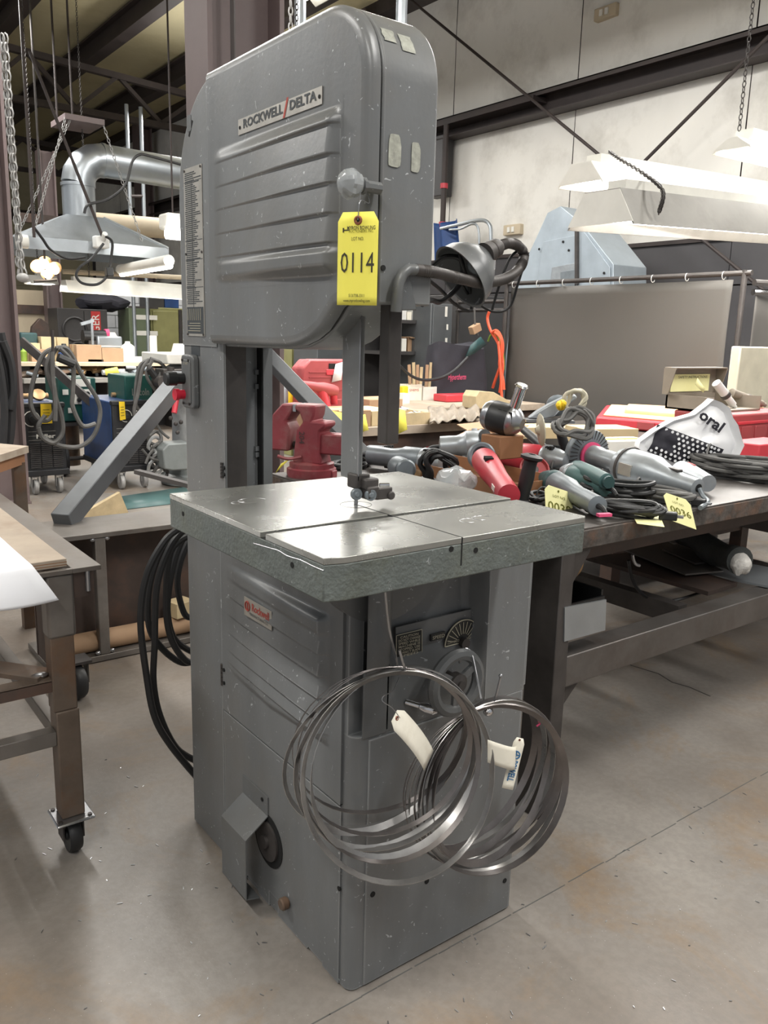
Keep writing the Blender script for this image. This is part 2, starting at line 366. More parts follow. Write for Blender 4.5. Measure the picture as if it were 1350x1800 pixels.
# right wall: insulated vinyl sheets between girts, dark wainscot sheets below
wr = struct(B().box(XW+.03, XW+.25, -6, YB+.2, 0, 6.6).build('wall_right', 'roof_steel'))
ys = [-6+2.05*i-.05 for i in range(15)]
off = 7.407-ys[6]
for i in range(13):
    y0, y1 = ys[i]+off-6*0, ys[i+1]+off
    if y0 < -6: y0 = -6
    if y1 > YB: y1 = YB
    def sheet(z0, z1):
        def fn(u, v):
            bl = .035*math.sin(PI*u)*math.sin(PI*v)
            return V((XW-bl+.006*noise.noise(V((u*4+i*7, v*4, z0))), y0+.006+(y1-y0-.012)*u, z0+(z1-z0)*v))
        return fn
    for z0, z1 in ((2.37, 4.0), (4.0, 5.75)):
        B().grid(sheet(z0, z1), 9, 9).build('panel', 'wall_vinyl', wr, smooth=60)
    B().box(XW-.02, XW+.02, y0+.004, y1-.004, 0, 1.94).build('panel', 'wainscot', wr, smooth=0)
    B().box(XW-.02, XW+.02, y0+.004, y1-.004, 1.955, 2.36).build('panel', 'wainscot', wr, smooth=0)
def channel(name, p0, p1, h, d, parent=None, m='roof_steel', t=.012):  # C channel along y at x face, web away from the wall
    q = B(); x = p0[0]
    q.box(x-t, x, p0[1], p1[1], p0[2]-h, p0[2]); q.box(x-d, x, p0[1], p1[1], p0[2]-t, p0[2]); q.box(x-d, x-d+t, p0[1], p1[1], p0[2]-.05, p0[2]); q.box(x-d, x, p0[1], p1[1], p0[2]-h, p0[2]-h+t)
    return q.build(name, m, parent, smooth=0)
t1 = struct(channel('trim_1', (XW-.03, -6, 4.1), (XW-.03, YB, 4.1), .24, .2)); t1['label'] = 'dark steel girt across the pale wall'
# girt lap splice seen behind the saw
struct(B().box(XW-.27, XW-.03, 5.75, 12, 4.0, 4.055).build('trim_2', 'roof_steel', smooth=0))
struct(B().box(XW-.045, XW-.03, -6, YB, 2.36, 2.40).build('trim_3', 'roof_steel', smooth=0))
eb = struct(B().box(XW-.3, XW, -6, YB, 5.62, 6.1).build('trim_4', 'roof_steel', smooth=0))
# far back wall
wb = struct(B().box(-7, XW, YB, YB+.2, 0, 7.5).build('wall_back', 'wall_yellow', smooth=0))
for i in range(6):
    B().box(-6.5+2.18*i, -6.5+2.18*i+2.16, YB-.03, YB-.001, 2.4, 6.6).build('panel', 'wall_yellow', wb, smooth=0)
struct(B().box(-7, XW, YB-.2, YB-.03, 4.0, 4.24).build('trim_5', 'roof_steel', smooth=0))
# roof: vinyl sheets between purlins along the building, trusses across
SL = .085
def rz(x): return 5.72+(XW-x)*SL
rc = struct(B().add([(-7, -6, rz(-7)+.05), (XW, -6, rz(XW)+.05), (XW, YB, rz(XW)+.05), (-7, YB, rz(-7)+.05), (-7, -6, rz(-7)+.2), (XW, -6, rz(XW)+.2), (XW, YB, rz(XW)+.2), (-7, YB, rz(-7)+.2)], [(0, 1, 2, 3), (4, 5, 6, 7), (0, 1, 5, 4), (1, 2, 6, 5), (2, 3, 7, 6), (3, 0, 4, 7)]).build('ceiling', 'ceiling_vinyl', smooth=0))
for k, xp in enumerate((5.35, 3.98, 2.62, 1.25, -.1)):
    z = rz(xp); q = B()
    q.box(xp-.1, xp+.1, -6, YB, z-.02, z+.01); q.box(xp-.012, xp+.012, -6, YB, z-.3, z); q.box(xp-.1, xp+.1, -6, YB, z-.32, z-.3)
    q.build('purlin', 'roof_steel', rc, smooth=0)
for k, yt in enumerate((12.5, 18.3)):
    q = B(); za = lambda x: 5.32-.05*(x-2.4)*1.0+.0
    q.bar((-5, yt, za(-5)), (XW-.1, yt, za(XW)), .1, .09); q.bar((-5, yt, 4.68), (XW-.1, yt, 4.62), .1, .09)
    q.build('truss_chord', 'roof_steel', rc, smooth=0)
    for j in range(7):
        x0 = -3.5+1.35*j+.15
        B().bar((x0, yt, 4.66), (x0+.67, yt, za(x0+.67)), .06, .06).build('truss_web', 'roof_steel', rc, smooth=0)
        B().bar((x0+.67, yt, za(x0+.67)), (x0+1.35, yt, 4.66), .06, .06).build('truss_web', 'roof_steel', rc, smooth=0)
# high lamps: steel housing with two tubes (the room's light)
for i, h in enumerate(HIGH):
    if i in (7, 8): continue
    t = thing('ceiling_lamp', 'long white fluorescent lamp hung high under the roof', 'lamp', h, 'high fluorescent lamps under the roof')
    B().prism([(h[0]-.2, h[2]-.05), (h[0]-.09, h[2]+.04), (h[0]+.09, h[2]+.04), (h[0]+.2, h[2]-.05), (h[0]+.19, h[2]-.05), (h[0]+.085, h[2]+.03), (h[0]-.085, h[2]+.03), (h[0]-.19, h[2]-.05)], 1, h[1]-1.22, h[1]+1.22).build('housing', 'lamp_white', t, smooth=0)
    for s in (-.06, .06): B().cyl((h[0]+s, h[1]-1.18, h[2]-.02), (h[0]+s, h[1]+1.18, h[2]-.02), .018, 10).build('tube', 'tube_glow', t)
    for s in (-1, 1): B().cyl((h[0], h[1]+s, h[2]+.03), (h[0], h[1]+s, rz(h[0])+.06), .006, 6).build('hanger_rod', 'roof_steel', t)
# X-brace rods in the plane of the right wall
def rod(name, p0, p1, r, m, label, cat, group=None):
    return tag(B().cyl(p0, p1, r, 8).build(name, m), label, cat, group)
XR = XW-.32
rod('brace_rod', PL(0, XR, 722, 0), PL(0, XR, 1345, 512), .017, 'roof_steel', 'thin dark brace rod falling from the girt splice to the welding curtain', 'brace rod', 'wall cross braces')
rod('brace_rod', PL(0, XR-.06, 1400, 15), PL(0, XR-.06, 985, 432), .017, 'roof_steel', 'thin dark brace rod rising behind the lamp to the chain', 'brace rod', 'wall cross braces')
# wall fittings: switch boxes with stained surrounds
for (px, py, lab) in ((1066, 22, 'small white outlet box high on the wall above the girt'), (902, 404, 'small cream switch plate on the wall beside the blue plate')):
    p = PL(0, XW-.05, px, py); t = thing('switch_plate', lab, 'switch plate', p)
    B().box(p.x-.03, p.x+.045, p.y-.14, p.y+.14, p.z-.06, p.z+.06).build('plate', 'tan_panel', t, bevel=.008)
    B().box(p.x-.045, p.x-.029, p.y-.05, p.y-.01, p.z-.03, p.z+.03).build('toggle', 'lamp_white', t); B().box(p.x-.045, p.x-.029, p.y+.02, p.y+.06, p.z-.03, p.z+.03).build('toggle', 'lamp_white', t)
# building column (H section) behind the saw
def hcol(name, cx, cy, w_, d_, z1, label, rotz=0, parts=True):
    t = thing(name, label, 'column', (cx, cy, 0))
    c, s = math.cos(rotz), math.sin(rotz)
    def rt(p): return V((cx+c*(p.x-cx)-s*(p.y-cy), cy+s*(p.x-cx)+c*(p.y-cy), p.z))
    for k in (-1, 1):
        B().box(cx+k*w_/2-.012, cx+k*w_/2+.012, cy-d_/2, cy+d_/2, .02, z1).map(rt).build('flange', 'column_paint', t, smooth=0)
    B().box(cx-w_/2+.012, cx+w_/2-.012, cy-.008, cy+.008, .02, z1).map(rt).build('web', 'column_paint', t, smooth=0)
    B().box(cx-w_/2-.02, cx+w_/2+.02, cy-d_/2-.01, cy+d_/2+.01, 0, .02).map(rt).build('base_plate', 'column_paint', t, smooth=0)
    return t
tc_ = hcol('building_column', 1.03, 2.52, .36, .24, 5.9, 'purple-brown steel building column standing right behind the band saw')
B().cyl((.945, 2.37, .02), (.945, 2.37, 5.9), .012, 8).build('conduit', 'roof_steel', tc_)
hcol('building_column', .56, 5.74, .34, .26, 5.9, 'purple-brown steel building column beside the hanging chain hoist')
hcol('building_column', 6.28, 17.3, .3, .3, 5.7, 'dark steel building column at the wall far behind the duct')
hcol('building_column', 6.3, 8.95, .25, .25, 5.7, 'steel wall column behind the saw head near the blue tarp')
# ================================================================ band saw
W, L, ZT = .492, .79, 1.06
YF = -.037            # front plane of the wheel head
saw = thing('band_saw', 'large grey vertical band saw with ribbed doors and cast table', 'band saw', (W/2, L/2, 0))
# ---- base cabinet
def base_core():
    q = B(); r = .022
    poly = arc(r, r, r, 180, 270, 6)+[(W-.006, 0), (W, .006), (W, L), (0, L)]
    q.prism(poly, 2, .004, .60); q.prism([(0, .06), (W, .06), (W, L), (0, L)], 2, .60, .93); q.box(0, .035, .022, .06, .6, .93); q.box(.36, W, 0, .06, .6, .93); return q
body = base_core().build('cabinet_body', 'saw_paint', saw, smooth=40)
B().box(-.004, .002, .589, L, .006, .935).build('side_panel', 'saw_paint', saw, bevel=.0015)
# skirt under the door, with the notches along its foot
sk = [(.036, .004), (.10, .004), (.10, .012), (.16, .012), (.165, .004), (.30, .004), (.30, .045), (.345, .045), (.345, .004), (.40, .004), (.40, .02), (.46, .02), (.47, .004), (.583, .004), (.583, .431), (.036, .431)]
skirt = B().prism(sk, 0, -.004, .002).build('skirt_panel', 'saw_paint', saw, smooth=0)
# lower door: stamped with a raised ribbed field
def smooth(a, b_, x):
    t = max(0, min(1, (x-a)/(b_-a))); return t*t*(3-2*t)
LR = [.842, .752, .703, .655, .607, .572]
def band(z, rl, w_):
    # clapboard profile: each band leans out towards its lower edge, with a crisp step under it
    for hi, lo in zip(rl[:-1], rl[1:]):
        if lo < z <= hi:
            f = (z-lo)/(hi-lo); return (1-f)*smooth(0, w_/(hi-lo), f)
    return 0
def hlow(y, z):
    u = .35*smooth(.575, .45, y)+.65*smooth(.56, .12, y); e = smooth(.088, .096, y)*smooth(.580, .55, y)
    zb_ = .566-.02*(1-abs(y-.33)/.3)
    h = .013*smooth(.842, .822, z)*smooth(zb_-.012, zb_+.012, z)
    h += .008*smooth(.842, .828, z)*smooth(.792, .806, z)+.0085*band(z, [.80, .752, .703, .655, .607, .575], .004)
    return h*u*e
def door_low(u, v):
    y = .036+(.583-.036)*u; z = .437+(.945-.437)*v
    return V((-.006-hlow(y, z), y, z))
q = B().grid(door_low, 70, 260)
door_l = q.build('lower_door', 'saw_paint', saw, smooth=50)
q = B().box(-.0058, .001, .036, .0385, .437, .945); q.box(-.0058, .001, .5805, .583, .437, .945); q.box(-.0058, .001, .036, .583, .437, .4395); q.build('door_edge', 'saw_paint_plain', door_l, smooth=0)
def hinge(y, z0, z1, x, parent):
    q = B(); n = 5
    for i in range(n): q.cyl((x, y, z0+(z1-z0)*i/n+.001), (x, y, z0+(z1-z0)*(i+1)/n-.001), .005, 8)
    h = q.build('hinge', 'dark_steel', parent)
    for z in (z0+.012, z1-.012): B().cyl((x, y-.014, z), (x-.004, y-.014, z), .005, 8).build('screw', 'black_gap', h)
    return h
hinge(.587, .50, .56, -.005, saw)
# maker's plate on the lower door
def plate(name, c4, m, parent, t=.0015):
    q = B(); n = (c4[1]-c4[0]).cross(c4[3]-c4[0]).normalized()
    q.add([p for p in c4]+[p+n*t for p in c4], [(0, 1, 2, 3), (7, 6, 5, 4), (0, 1, 5, 4), (1, 2, 6, 5), (2, 3, 7, 6), (3, 0, 4, 7)]); return q.build(name, m, parent, smooth=0)
xq = -.0185
pc = [V((xq, .432, .742)), V((xq, .300, .742)), V((xq, .300, .787)), V((xq, .432, .787))]
bp = plate('maker_plate', pc, 'plate_silver', saw); q = B(); q.box(xq, -.012, .305, .427, .745, .784); q.build('plate_backing', 'saw_paint_plain', bp, smooth=0)
UXL, UYL = V((0, -1, 0)), V((0, 0, 1))
text('lettering', 'Rockwell', .026, V((xq-.0015, .352, .770)), UXL, UYL, 'ink_red', bp, width=.082, bold=.02)
text('lettering', 'MANUFACTURING CO', .01, V((xq-.0015, .36, .752)), UXL, UYL, 'print_dark', bp, width=.088)
q = B(); q.tube([V((xq-.0025, .414+.011*math.cos(a), .768+.011*math.sin(a))) for a in [2*PI*i/18 for i in range(18)]], .0016, 5, True); q.box(xq-.003, xq-.0015, .4125, .4155, .758, .778); q.build('emblem', 'ink_red', bp)
# ---- front panel with the sloped recess under the table
q = B(); z0, z1, zA = .60, .93, .72
# left pier, right pier, lower sheet
q.box(.036, W-.012, -.004, .002, .006, zA-.13)
fp = q.build('front_panel', 'saw_paint', saw, bevel=.002)
B().prism([(.357, .59), (W-.008, .59), (W-.008, .935), (.352, .935)], 1, -.004, .004).build('front_pier', 'saw_paint', saw, bevel=.002)
q = B()   # rounded trunnion pier on the door side
def pier(u, v):
    a = PI*u; z = .735+.2*v; rr = .03
    return V((.052-rr*math.cos(a)*.9, -.004-.022*math.sin(a)*smooth(0, .12, v), z))
q.grid(pier, 14, 12); q.add([pier(i/13, 0) for i in range(14)]+[(.052, 0, .735)], [(i, i+1, 14) for i in range(13)])
q.build('trunnion_pier', 'saw_paint_plain', saw, smooth=50)
def recess(u, v):
    x = .082+(.354-.082)*u; z = .60+(.935-.60)*v
    return V((x, -.004-.0+.055*smooth(.0, .75, v)*smooth(0, .1, u)*smooth(1, .9, u)-.0, z))
B().grid(recess, 30, 24).build('recess_panel', 'saw_paint_plain', saw, smooth=60)
B().box(.02, .08, -.0035, .002, .595, .74).build('front_pier', 'saw_paint_plain', saw, bevel=.002)
# instrument panel on the recess
def onrec(px, py, off=0): return PL(1, .035-off, px, py)
ip = [onrec(*p) for p in ((694, 1170), (851, 1128), (851, 1064), (694, 1102))]
plate('instrument_panel', ip, 'saw_paint_plain', saw, .004)
cp4 = [onrec(*p, .006) for p in ((696, 1161), (741, 1150), (741, 1106), (696, 1117))]
cpl = plate('caution_plate', cp4, 'plate_black', saw, .001)
ux = (cp4[1]-cp4[0]).normalized(); uy = (cp4[3]-cp4[0]).normalized(); wd = (cp4[1]-cp4[0]).length; ht = (cp4[3]-cp4[0]).length
for i, s_ in enumerate(('CAUTION', 'DO NOT CHANGE', 'SPEED WHILE', 'MACHINE IS', 'STOPPED. USE', 'CORRECT BLADE', 'SPEED')):
    text('lettering', s_, .0075, cp4[0]+ux*wd*.5+uy*ht*(.88-.125*i)+V((0, -.0012, 0)), ux, uy, 'plate_line', cpl, width=wd*(.7 if i in (0, 6) else .84), bold=.01)
q = B()
for a, c in ((0, 1), (1, 2), (2, 3), (3, 0)): q.cyl(cp4[a]+V((0, -.0012, 0)), cp4[c]+V((0, -.0012, 0)), .0009, 6)
q.build('rim', 'plate_line', cpl)
# fan dial
dc = onrec(811, 1128, .006)
fd = B(); R0 = .052; pts = [(0, 0)]+[(R0*math.cos(a), R0*math.sin(a)) for a in [PI*i/24 for i in range(25)]]
dial = fd.oprism(pts, dc, (1, 0, 0), (0, 0, 1), .003).build('speed_dial', 'plate_black', saw, smooth=0)
q = B()
for i in range(13):
    a = PI*i/12; d = V((math.cos(a), 0, math.sin(a))); o_ = dc+V((0, -.004, 0)); q.bar(o_+d*.02, o_+d*.047, .0016, .001, (0, 1, 0))
q.tube([dc+V((R0*math.cos(a), -.004, R0*math.sin(a))) for a in [PI*i/24 for i in range(25)]], .0015, 5)
q.cyl(dc+V((-R0, -.004, 0)), dc+V((R0, -.004, 0)), .0013, 5); q.build('dial_lines', 'plate_line', dial)
text('lettering', 'LOW SPEED', .008, dc+V((-.028, -.0045, .007)), (1, 0, 0), (0, 0, 1), 'plate_line', dial, width=.034)
text('lettering', 'HIGH SPEED', .008, dc+V((.028, -.0045, .007)), (1, 0, 0), (0, 0, 1), 'plate_line', dial, width=.034)
B().cyl(dc+V((0, -.003, 0)), dc+V((0, -.016, 0)), .012, 14).build('dial_hub', 'dark_steel', dial)
q = B(); p0 = onrec(770, 1118, .007); q.box(p0.x-.022, p0.x+.018, p0.y-.003, p0.y+.002, p0.z-.007, p0.z+.008); jl = q.build('jog_label', 'plate_black', saw)
text('lettering', 'SPEED', .011, p0+V((-.002, -.004, 0)), (1, 0, 0), (0, 0, 1), 'plate_line', jl, width=.034)
# handwheel with hub and crank
hc = PL(1, -.055, 802, 1200)
hw = B(); n = 28
hw.tube([hc+V((.062*math.cos(2*PI*i/n), 0, .062*math.sin(2*PI*i/n))) for i in range(n)], .013, 8, True)
for i in range(3):
    a = 2*PI*i/3+.5; hw.bar(hc, hc+V((.06*math.cos(a), 0, .06*math.sin(a))), .016, .008, (0, 1, 0))
hwo = hw.build('handwheel', 'saw_paint_plain', saw)
B().lathe(hc+V((0, .06, 0)), (0, -1, 0), [(.016, 0), (.016, .05), (.022, .052), (.022, .07), (.01, .075), (.01, .08)], 16).build('hub', 'dark_steel', hwo)
kp = PL(1, -.02, 724, 1240)
B().lathe(kp+V((0, .02, 0)), (.55, -.8, -.12), [(.006, 0), (.006, .03), (.009, .032), (.012, .045), (.011, .062), (.004, .07)], 14).build('crank_knob', 'chrome', saw)
# blade hooks: bent wire
def wire(name, pts, r, m, parent, k=1): return B().tube(catmull(pts, 5) if k else pts, r, 6).build(name, m, parent)
hk1 = wire('wire_hook', [PL(1, -.14, 677, 1040), PL(1, -.13, 684, 1105), PL(1, -.10, 697, 1160), PL(1, -.095, 700, 1172), PL(1, -.135, 712, 1178), PL(1, -.15, 708, 1165), PL(1, -.15, 702, 1143)], .0024, 'bare_steel', saw)
hk2 = wire('wire_hook', [PL(1, -.01, 808, 1165), PL(1, -.02, 810, 1145), PL(1, -.05, 816, 1140), PL(1, -.06, 828, 1148), PL(1, -.1, 838, 1190), PL(1, -.12, 846, 1228)], .0024, 'bare_steel', saw)
hk3 = wire('wire_hook', [PL(1, -.02, 846, 1240), PL(1, -.08, 856, 1243), PL(1, -.12, 866, 1238), PL(1, -.13, 872, 1222), PL(1, -.135, 880, 1190)], .0026, 'bare_steel', saw)
B().sphere(PL(1, -.125, 858, 1250), .011).build('hook_knob', 'chrome', hk3); B().sphere(PL(1, -.135, 880, 1188), .0042).build('hook_tip', 'bare_steel', hk3)
# bolt holes near the foot
for px, py in ((655, 1572), (750, 1549), (887, 1548)):
    p = PL(1, -.004, px, py); B().cyl(p+V((0, .002, 0)), p+V((0, -.0012, 0)), .0065, 12).build('bolt_hole', 'black_gap', fp)
for px, py in ((596, 1562),):
    p = PL(0, -.004, px, py); B().cyl(p+V((.002, 0, 0)), p+V((-.0012, 0, 0)), .0055, 12).build('bolt_hole', 'black_gap', skirt)
# access hole with its bent sheet hood, foot bolt, lower latch
hh = PL(0, -.005, 478, 1500)
B().cyl((-.0046, .345, .185), (-.0062, .345, .185), .068, 32).build('access_hole', 'black_gap', skirt)
wl = B(); wl.cyl((-.0065, .345, .185), (-.012, .345, .185), .05, 24); wl.cyl((-.006, .345, .185), (-.02, .345, .185), .016, 14); wl.build('pulley', 'dark_steel', skirt)
q = B(); HX = -.066
prof = [(-.005, .315), (-.005, .262), (HX, .212), (HX, .035), (-.005, .02), (-.005, .0)]
hood = B()
for (a, c) in zip(prof[1:-1], prof[2:]):
    pass
ya, yb = .345, .475
hood.add([(-.006, ya, .300), (-.006, yb, .300), (-.0045, yb, .300), (-.0045, ya, .300), (-.006, ya, .25), (-.006, yb, .25), (HX, ya, .205), (HX, yb, .205), (HX, ya, .045), (HX, yb, .045), (-.03, ya, .036), (-.03, yb, .036)],
         [(0, 1, 5, 4), (4, 5, 7, 6), (6, 7, 9, 8), (8, 9, 11, 10)])
hd = hood.build('motor_hood', 'saw_paint_plain', saw, solid=.003, smooth=0)
B().cyl((-.008, .37, .284), (-.010, .37, .284), .005, 10).build('screw', 'black_gap', hd)
B().lathe((-.004, .252, .072), (-1, 0, 0), [(.0, 0), (.011, .001), (.011, .004), (.015, .005), (.015, .018), (.012, .021), (.005, .021)], 18).build('foot_bolt', 'rusty_bar', saw)
# ---- column
B().box(0, .006, .565, L, .93, 1.955-.2).build('column_side', 'saw_paint', saw, smooth=0)
B().box(.129, .135, .575, L, .93, 1.75).build('column_plate', 'saw_paint_plain', saw, smooth=0)
B().box(.006, .129, L-.008, L, .93, 1.75).build('column_plate', 'saw_paint_plain', saw, smooth=0)
B().box(.006, .060, .565, .572, .93, 1.40).build('column_plate', 'dark_steel', saw, bevel=.001)
B().box(.054, .060, .572, .61, .93, 1.40).build('column_plate', 'saw_paint_plain', saw, smooth=0)
B().box(.060, .107, .60, .606, .93, 1.40).build('column_plate', 'saw_paint', saw, smooth=0)
B().box(.110, .135, .572, .578, .93, 1.40).build('column_plate', 'saw_paint_plain', saw, smooth=0)
cv = B().box(.107, .110, .575, .606, .93, 1.40).build('column_slot', 'black_gap', saw, smooth=0)
for z in (1.30, 1.265, 1.11, 1.095): B().box(.098, .109, .590, .600, z-.006, z+.006).build('stud', 'saw_paint_plain', saw)
hinge(.577, 1.045, 1.085, -.002, saw)
# ---- wheel head: frame, back shoulder, door
TOP = 1.955
def head_poly(off=0, seam=None):
    p = [(YF-off, 1.452-off)]
    r = .135+off
    cy_, cz_ = YF+.135, TOP-.135
    ar = arc(cy_, cz_, r, 180, 90, 12)
    back = [(L-.19, TOP+off)]
    ar2 = arc(L-.215, TOP-.25, .25, 90, 0, 10); ar2 = [(L-.215+(a-(L-.215))*(.215/.25), z) for a, z in ar2]
    low = [(L, 1.36-off), (.27, 1.364-off)]+[(.235, 1.3655-off), (.19, 1.370-off), (.145, 1.383-off), (.105, 1.402-off), (.075, 1.424-off), (.055, 1.444-off), (.04, 1.452-off)]
    return [(YF-off, 1.452-off)]+ar+ar2+low
fr = head_poly(.0)
B().prism(fr, 0, .007, .128).build('wheel_housing', 'saw_paint', saw, smooth=40, bevel=.004)
sh = [(.594, 1.36), (L, 1.36)]+[(a, z) for a, z in reversed(arc(L-.215, TOP-.25, .25, 0, 90, 10))]
sh = [(.594, 1.36), (L, 1.36)]+[(L-.215+(a-(L-.215))*(.215/.25), z) for a, z in arc(L-.215, TOP-.25, .25, 0, 84, 12)]+[(.594, TOP-.001)]
B().prism(sh, 0, -.003, .0125).build('shoulder_panel', 'saw_paint', saw, smooth=40)
# door: outline ring stations from rim (x=+.008) to face, face as ribbed field
def door_outline(ins):
    r = .135-ins; cy_, cz_ = YF+.135, TOP-.135
    p = [(.588-ins*.35, TOP-ins)]
    ar = arc(cy_, cz_, r, 90, 180, 16)
    low = [(YF+ins, 1.62), (YF+ins, 1.56), (YF+ins, 1.50), (YF+ins, 1.474+ins*.5), (YF+.012+ins*.7, 1.458+ins*.8), (.02+ins*.5, 1.455+ins*.9), (.045+ins*.4, 1.452+ins), (.06+ins*.5, 1.446+ins*.9), (.08+ins*.5, 1.427+ins*.9), (.108+ins*.4, 1.404+ins*.9), (.147+ins*.3, 1.386+ins*.95), (.19+ins*.2, 1.374+ins), (.235+ins*.1, 1.369+ins), (.27, 1.368+ins), (.36, 1.368+ins), (.46, 1.368+ins), (.588-ins*.35, 1.368+ins)]
    up = [(.588-ins*.35, z) for z in (1.5, 1.65, 1.8)]
    topl = [(.45, TOP-ins), (.33, TOP-ins), (.2, TOP-ins)]
    return p+topl+ar+low+up
B().prism([(a, z) for a, z in door_outline(.012)], 0, .0015, .0075).build('door_gap', 'black_gap', saw, smooth=0)
ST = [(.002, 0), (-.012, 0), (-.019, .004), (-.023, .012), (-.024, .020)]
q = B(); n = len(door_outline(0)); vs = []
for x, ins in ST: vs += [(x, a, z) for a, z in door_outline(ins)]
q.add(vs, [(k*n+i, k*n+(i+1) % n, (k+1)*n+(i+1) % n, (k+1)*n+i) for k in range(len(ST)-1) for i in range(n)])
q.add([(-.024, a, z) for a, z in door_outline(.0199)], [tuple(range(n))])
door_u = q.build('upper_door', 'saw_paint', saw, smooth=50)
UR = [1.755, 1.705, 1.657, 1.606, 1.556, 1.528]
def hup(y, z):
    e = smooth(.045, .054, y)*smooth(.556, .50, y); u = .3+.7*smooth(.54, .12, y)
    h = .013*smooth(1.788, 1.762, z)*smooth(1.498, 1.524, z)
    h += .010*smooth(1.502, 1.520, z)*smooth(1.553, 1.538, z)
    h += .0075*band(z, [1.80, 1.755, 1.705, 1.657, 1.606, 1.556], .004)*smooth(1.79, 1.76, z)
    return max(h*e*u, 0)
def dfield(u, v):
    y = .035+(.57-.035)*u; z = 1.49+(1.80-1.49)*v
    return V((-.0242-hup(y, z), y, z))
B().grid(dfield, 70, 230).build('ribbed_field', 'saw_paint', door_u, smooth=50)
hinge(.591, 1.865, 1.915, -.012, door_u); hinge(.591, 1.415, 1.465, -.012, door_u)
for z in (1.9, 1.87): pass
# name plate
npc = [PL(0, -.0248, *p) for p in ((420, 238), (567, 183), (567, 150), (419, 212))]
npz0 = (npc[0].z+npc[1].z)/2; npz1 = (npc[2].z+npc[3].z)/2; ya, yb = npc[0].y, npc[1].y
npc = [V((-.0248, ya, npz0)), V((-.0248, yb, npz0)), V((-.0248, yb, npz1)), V((-.0248, ya, npz1))]
npl = plate('name_plate', npc, 'plate_silver', saw); hN = npz1-npz0; wN = ya-yb
text('lettering', 'ROCKWELL', hN*.78, V((-.0265, ya-wN*.32, (npz0+npz1)/2+.002)), UXL, UYL, 'print_dark', npl, width=wN*.5, bold=.03)
text('lettering', 'DELTA', hN*.78, V((-.0265, yb+wN*.205, (npz0+npz1)/2+.002)), UXL, UYL, 'print_dark', npl, width=wN*.29, bold=.03)
q = B(); ym = ya-wN*.605; q.add([(-.0270, ym+.010, npz0), (-.0270, ym+.003, npz0), (-.0270, ym-.012, npz1+.004), (-.0270, ym-.005, npz1+.004)], [(0, 1, 2, 3)]); q.build('slash', 'ink_red', npl)
for y in (ya-.008, yb+.008): B().cyl((-.0264, y, npz0+hN*.45), (-.0275, y, npz0+hN*.45), .0035, 10).build('rivet', 'black_gap', npl)
# speed chart on the shoulder
sx = -.0035
c0 = [PL(0, sx, *p) for p in ((334, 597), (367, 592), (365, 282), (328, 294))]
yl, yr = .758, .655; zc0, zc1 = 1.383, 1.777
chart = plate('speed_chart', [V((sx, yl, zc0)), V((sx, yr, zc0)), V((sx, yr, zc1)), V((sx, yl, zc1))], 'plate_silver', saw)
q = B(); rs = random.Random(5); z = zc1-.012
rows = 0
while z > zc0+.075:
    y = yl-.006-(rs.random()*.004)
    e = yr+.008+(0 if rows % 9 else .0)+(rs.random()*.03)
    while y > e:
        l = rs.uniform(.004, .013); q.box(sx-.0022, sx-.0014, max(y-l, yr+.004), y, z-.0011, z+.0011); y -= l+.0022
        if y < yl-.055 and rs.random() < .25: break
    z -= .0046; rows += 1
for zz in (1.745, 1.61, 1.565, 1.50): q.box(sx-.0022, sx-.0014, yr+.003, yl-.003, zz-.0006, zz+.0006)
q.box(sx-.0022, sx-.0014, yl-.045, yl-.0445, 1.45, 1.745)
q.build('chart_print', 'print_dark', chart, smooth=0)
q = B(); q.box(sx-.0022, sx-.0014, yr+.004, yl-.004, zc0+.006, zc0+.07); dk = q.build('chart_block', 'print_dark', chart, smooth=0)
q = B()
for i in range(7): q.box(sx-.003, sx-.0022, yl-.012-.012*i, yl-.0105-.012*i, zc0+.038, zc0+.066)
for i in range(4): q.box(sx-.003, sx-.0022, yr+.02, yl-.01-.01*(i % 2), zc0+.012+.006*i, zc0+.0135+.006*i)
q.build('chart_lines', 'plate_line', dk, smooth=0)
for y in (yl-.006, yr+.006):
    for z in (zc0+.004, zc1-.005, 1.58): B().cyl((sx-.001, y, z), (sx-.0035, y, z), .003, 8).build('rivet', 'dark_steel', chart)
B().box(-.0009, .0, .745-.05, .745, 1.335, 1.365).build('serial_decal', 'print_dark', saw, smooth=0)
# lifting-hole catch on the shoulder
q = B(); q.bar(PL(0, -.002, 333, 240), PL(0, -.002, 339, 212), .006, .004, (1, 0, 0)); q.build('catch', 'black_gap', saw)
B().oprism(rrect(-.012, .012, -.018, .018, .005), PL(0, -.001, 334, 217), (0, -1, 0), (0, 0, 1), .003).build('catch_plate', 'saw_paint_plain', saw)
# switch box on the column
yc, zc = .738, 1.265
sw = B().prism(rrect(yc-.038, yc+.034, zc-.062, zc+.072, .014), 0, -.018, 0).build('switch_box', 'saw_paint_plain', saw, bevel=.004)
B().prism(rrect(yc-.028, yc+.024, zc-.05, zc+.06, .008), 0, -.021, -.017).build('switch_cover', 'saw_paint_plain', sw, bevel=.002)
B().lathe((-.02, yc+.012, zc+.012), (-1, 0, 0), [(.014, 0), (.014, .02), (.018, .022), (.018, .045), (.014, .05), (.0, .05)], 18).build('start_button', 'black_plastic', sw)
B().lathe((-.02, yc+.012, zc-.028), (-1, 0, 0), [(.012, 0), (.012, .015), (.015, .016), (.015, .026), (.0, .028)], 18).build('stop_button', 'red_button', sw)
text('lettering', 'START', .009, V((-.0212, yc-.004, zc+.05)), UXL, UYL, 'plate_line', sw, width=.03)
for dy in (-.02, .016):
    for dz in (-.042, .066): B().cyl((-.02, yc+dy, zc+dz-.008), (-.0235, yc+dy, zc+dz-.008), .0035, 8).build('screw', 'dark_steel', sw)
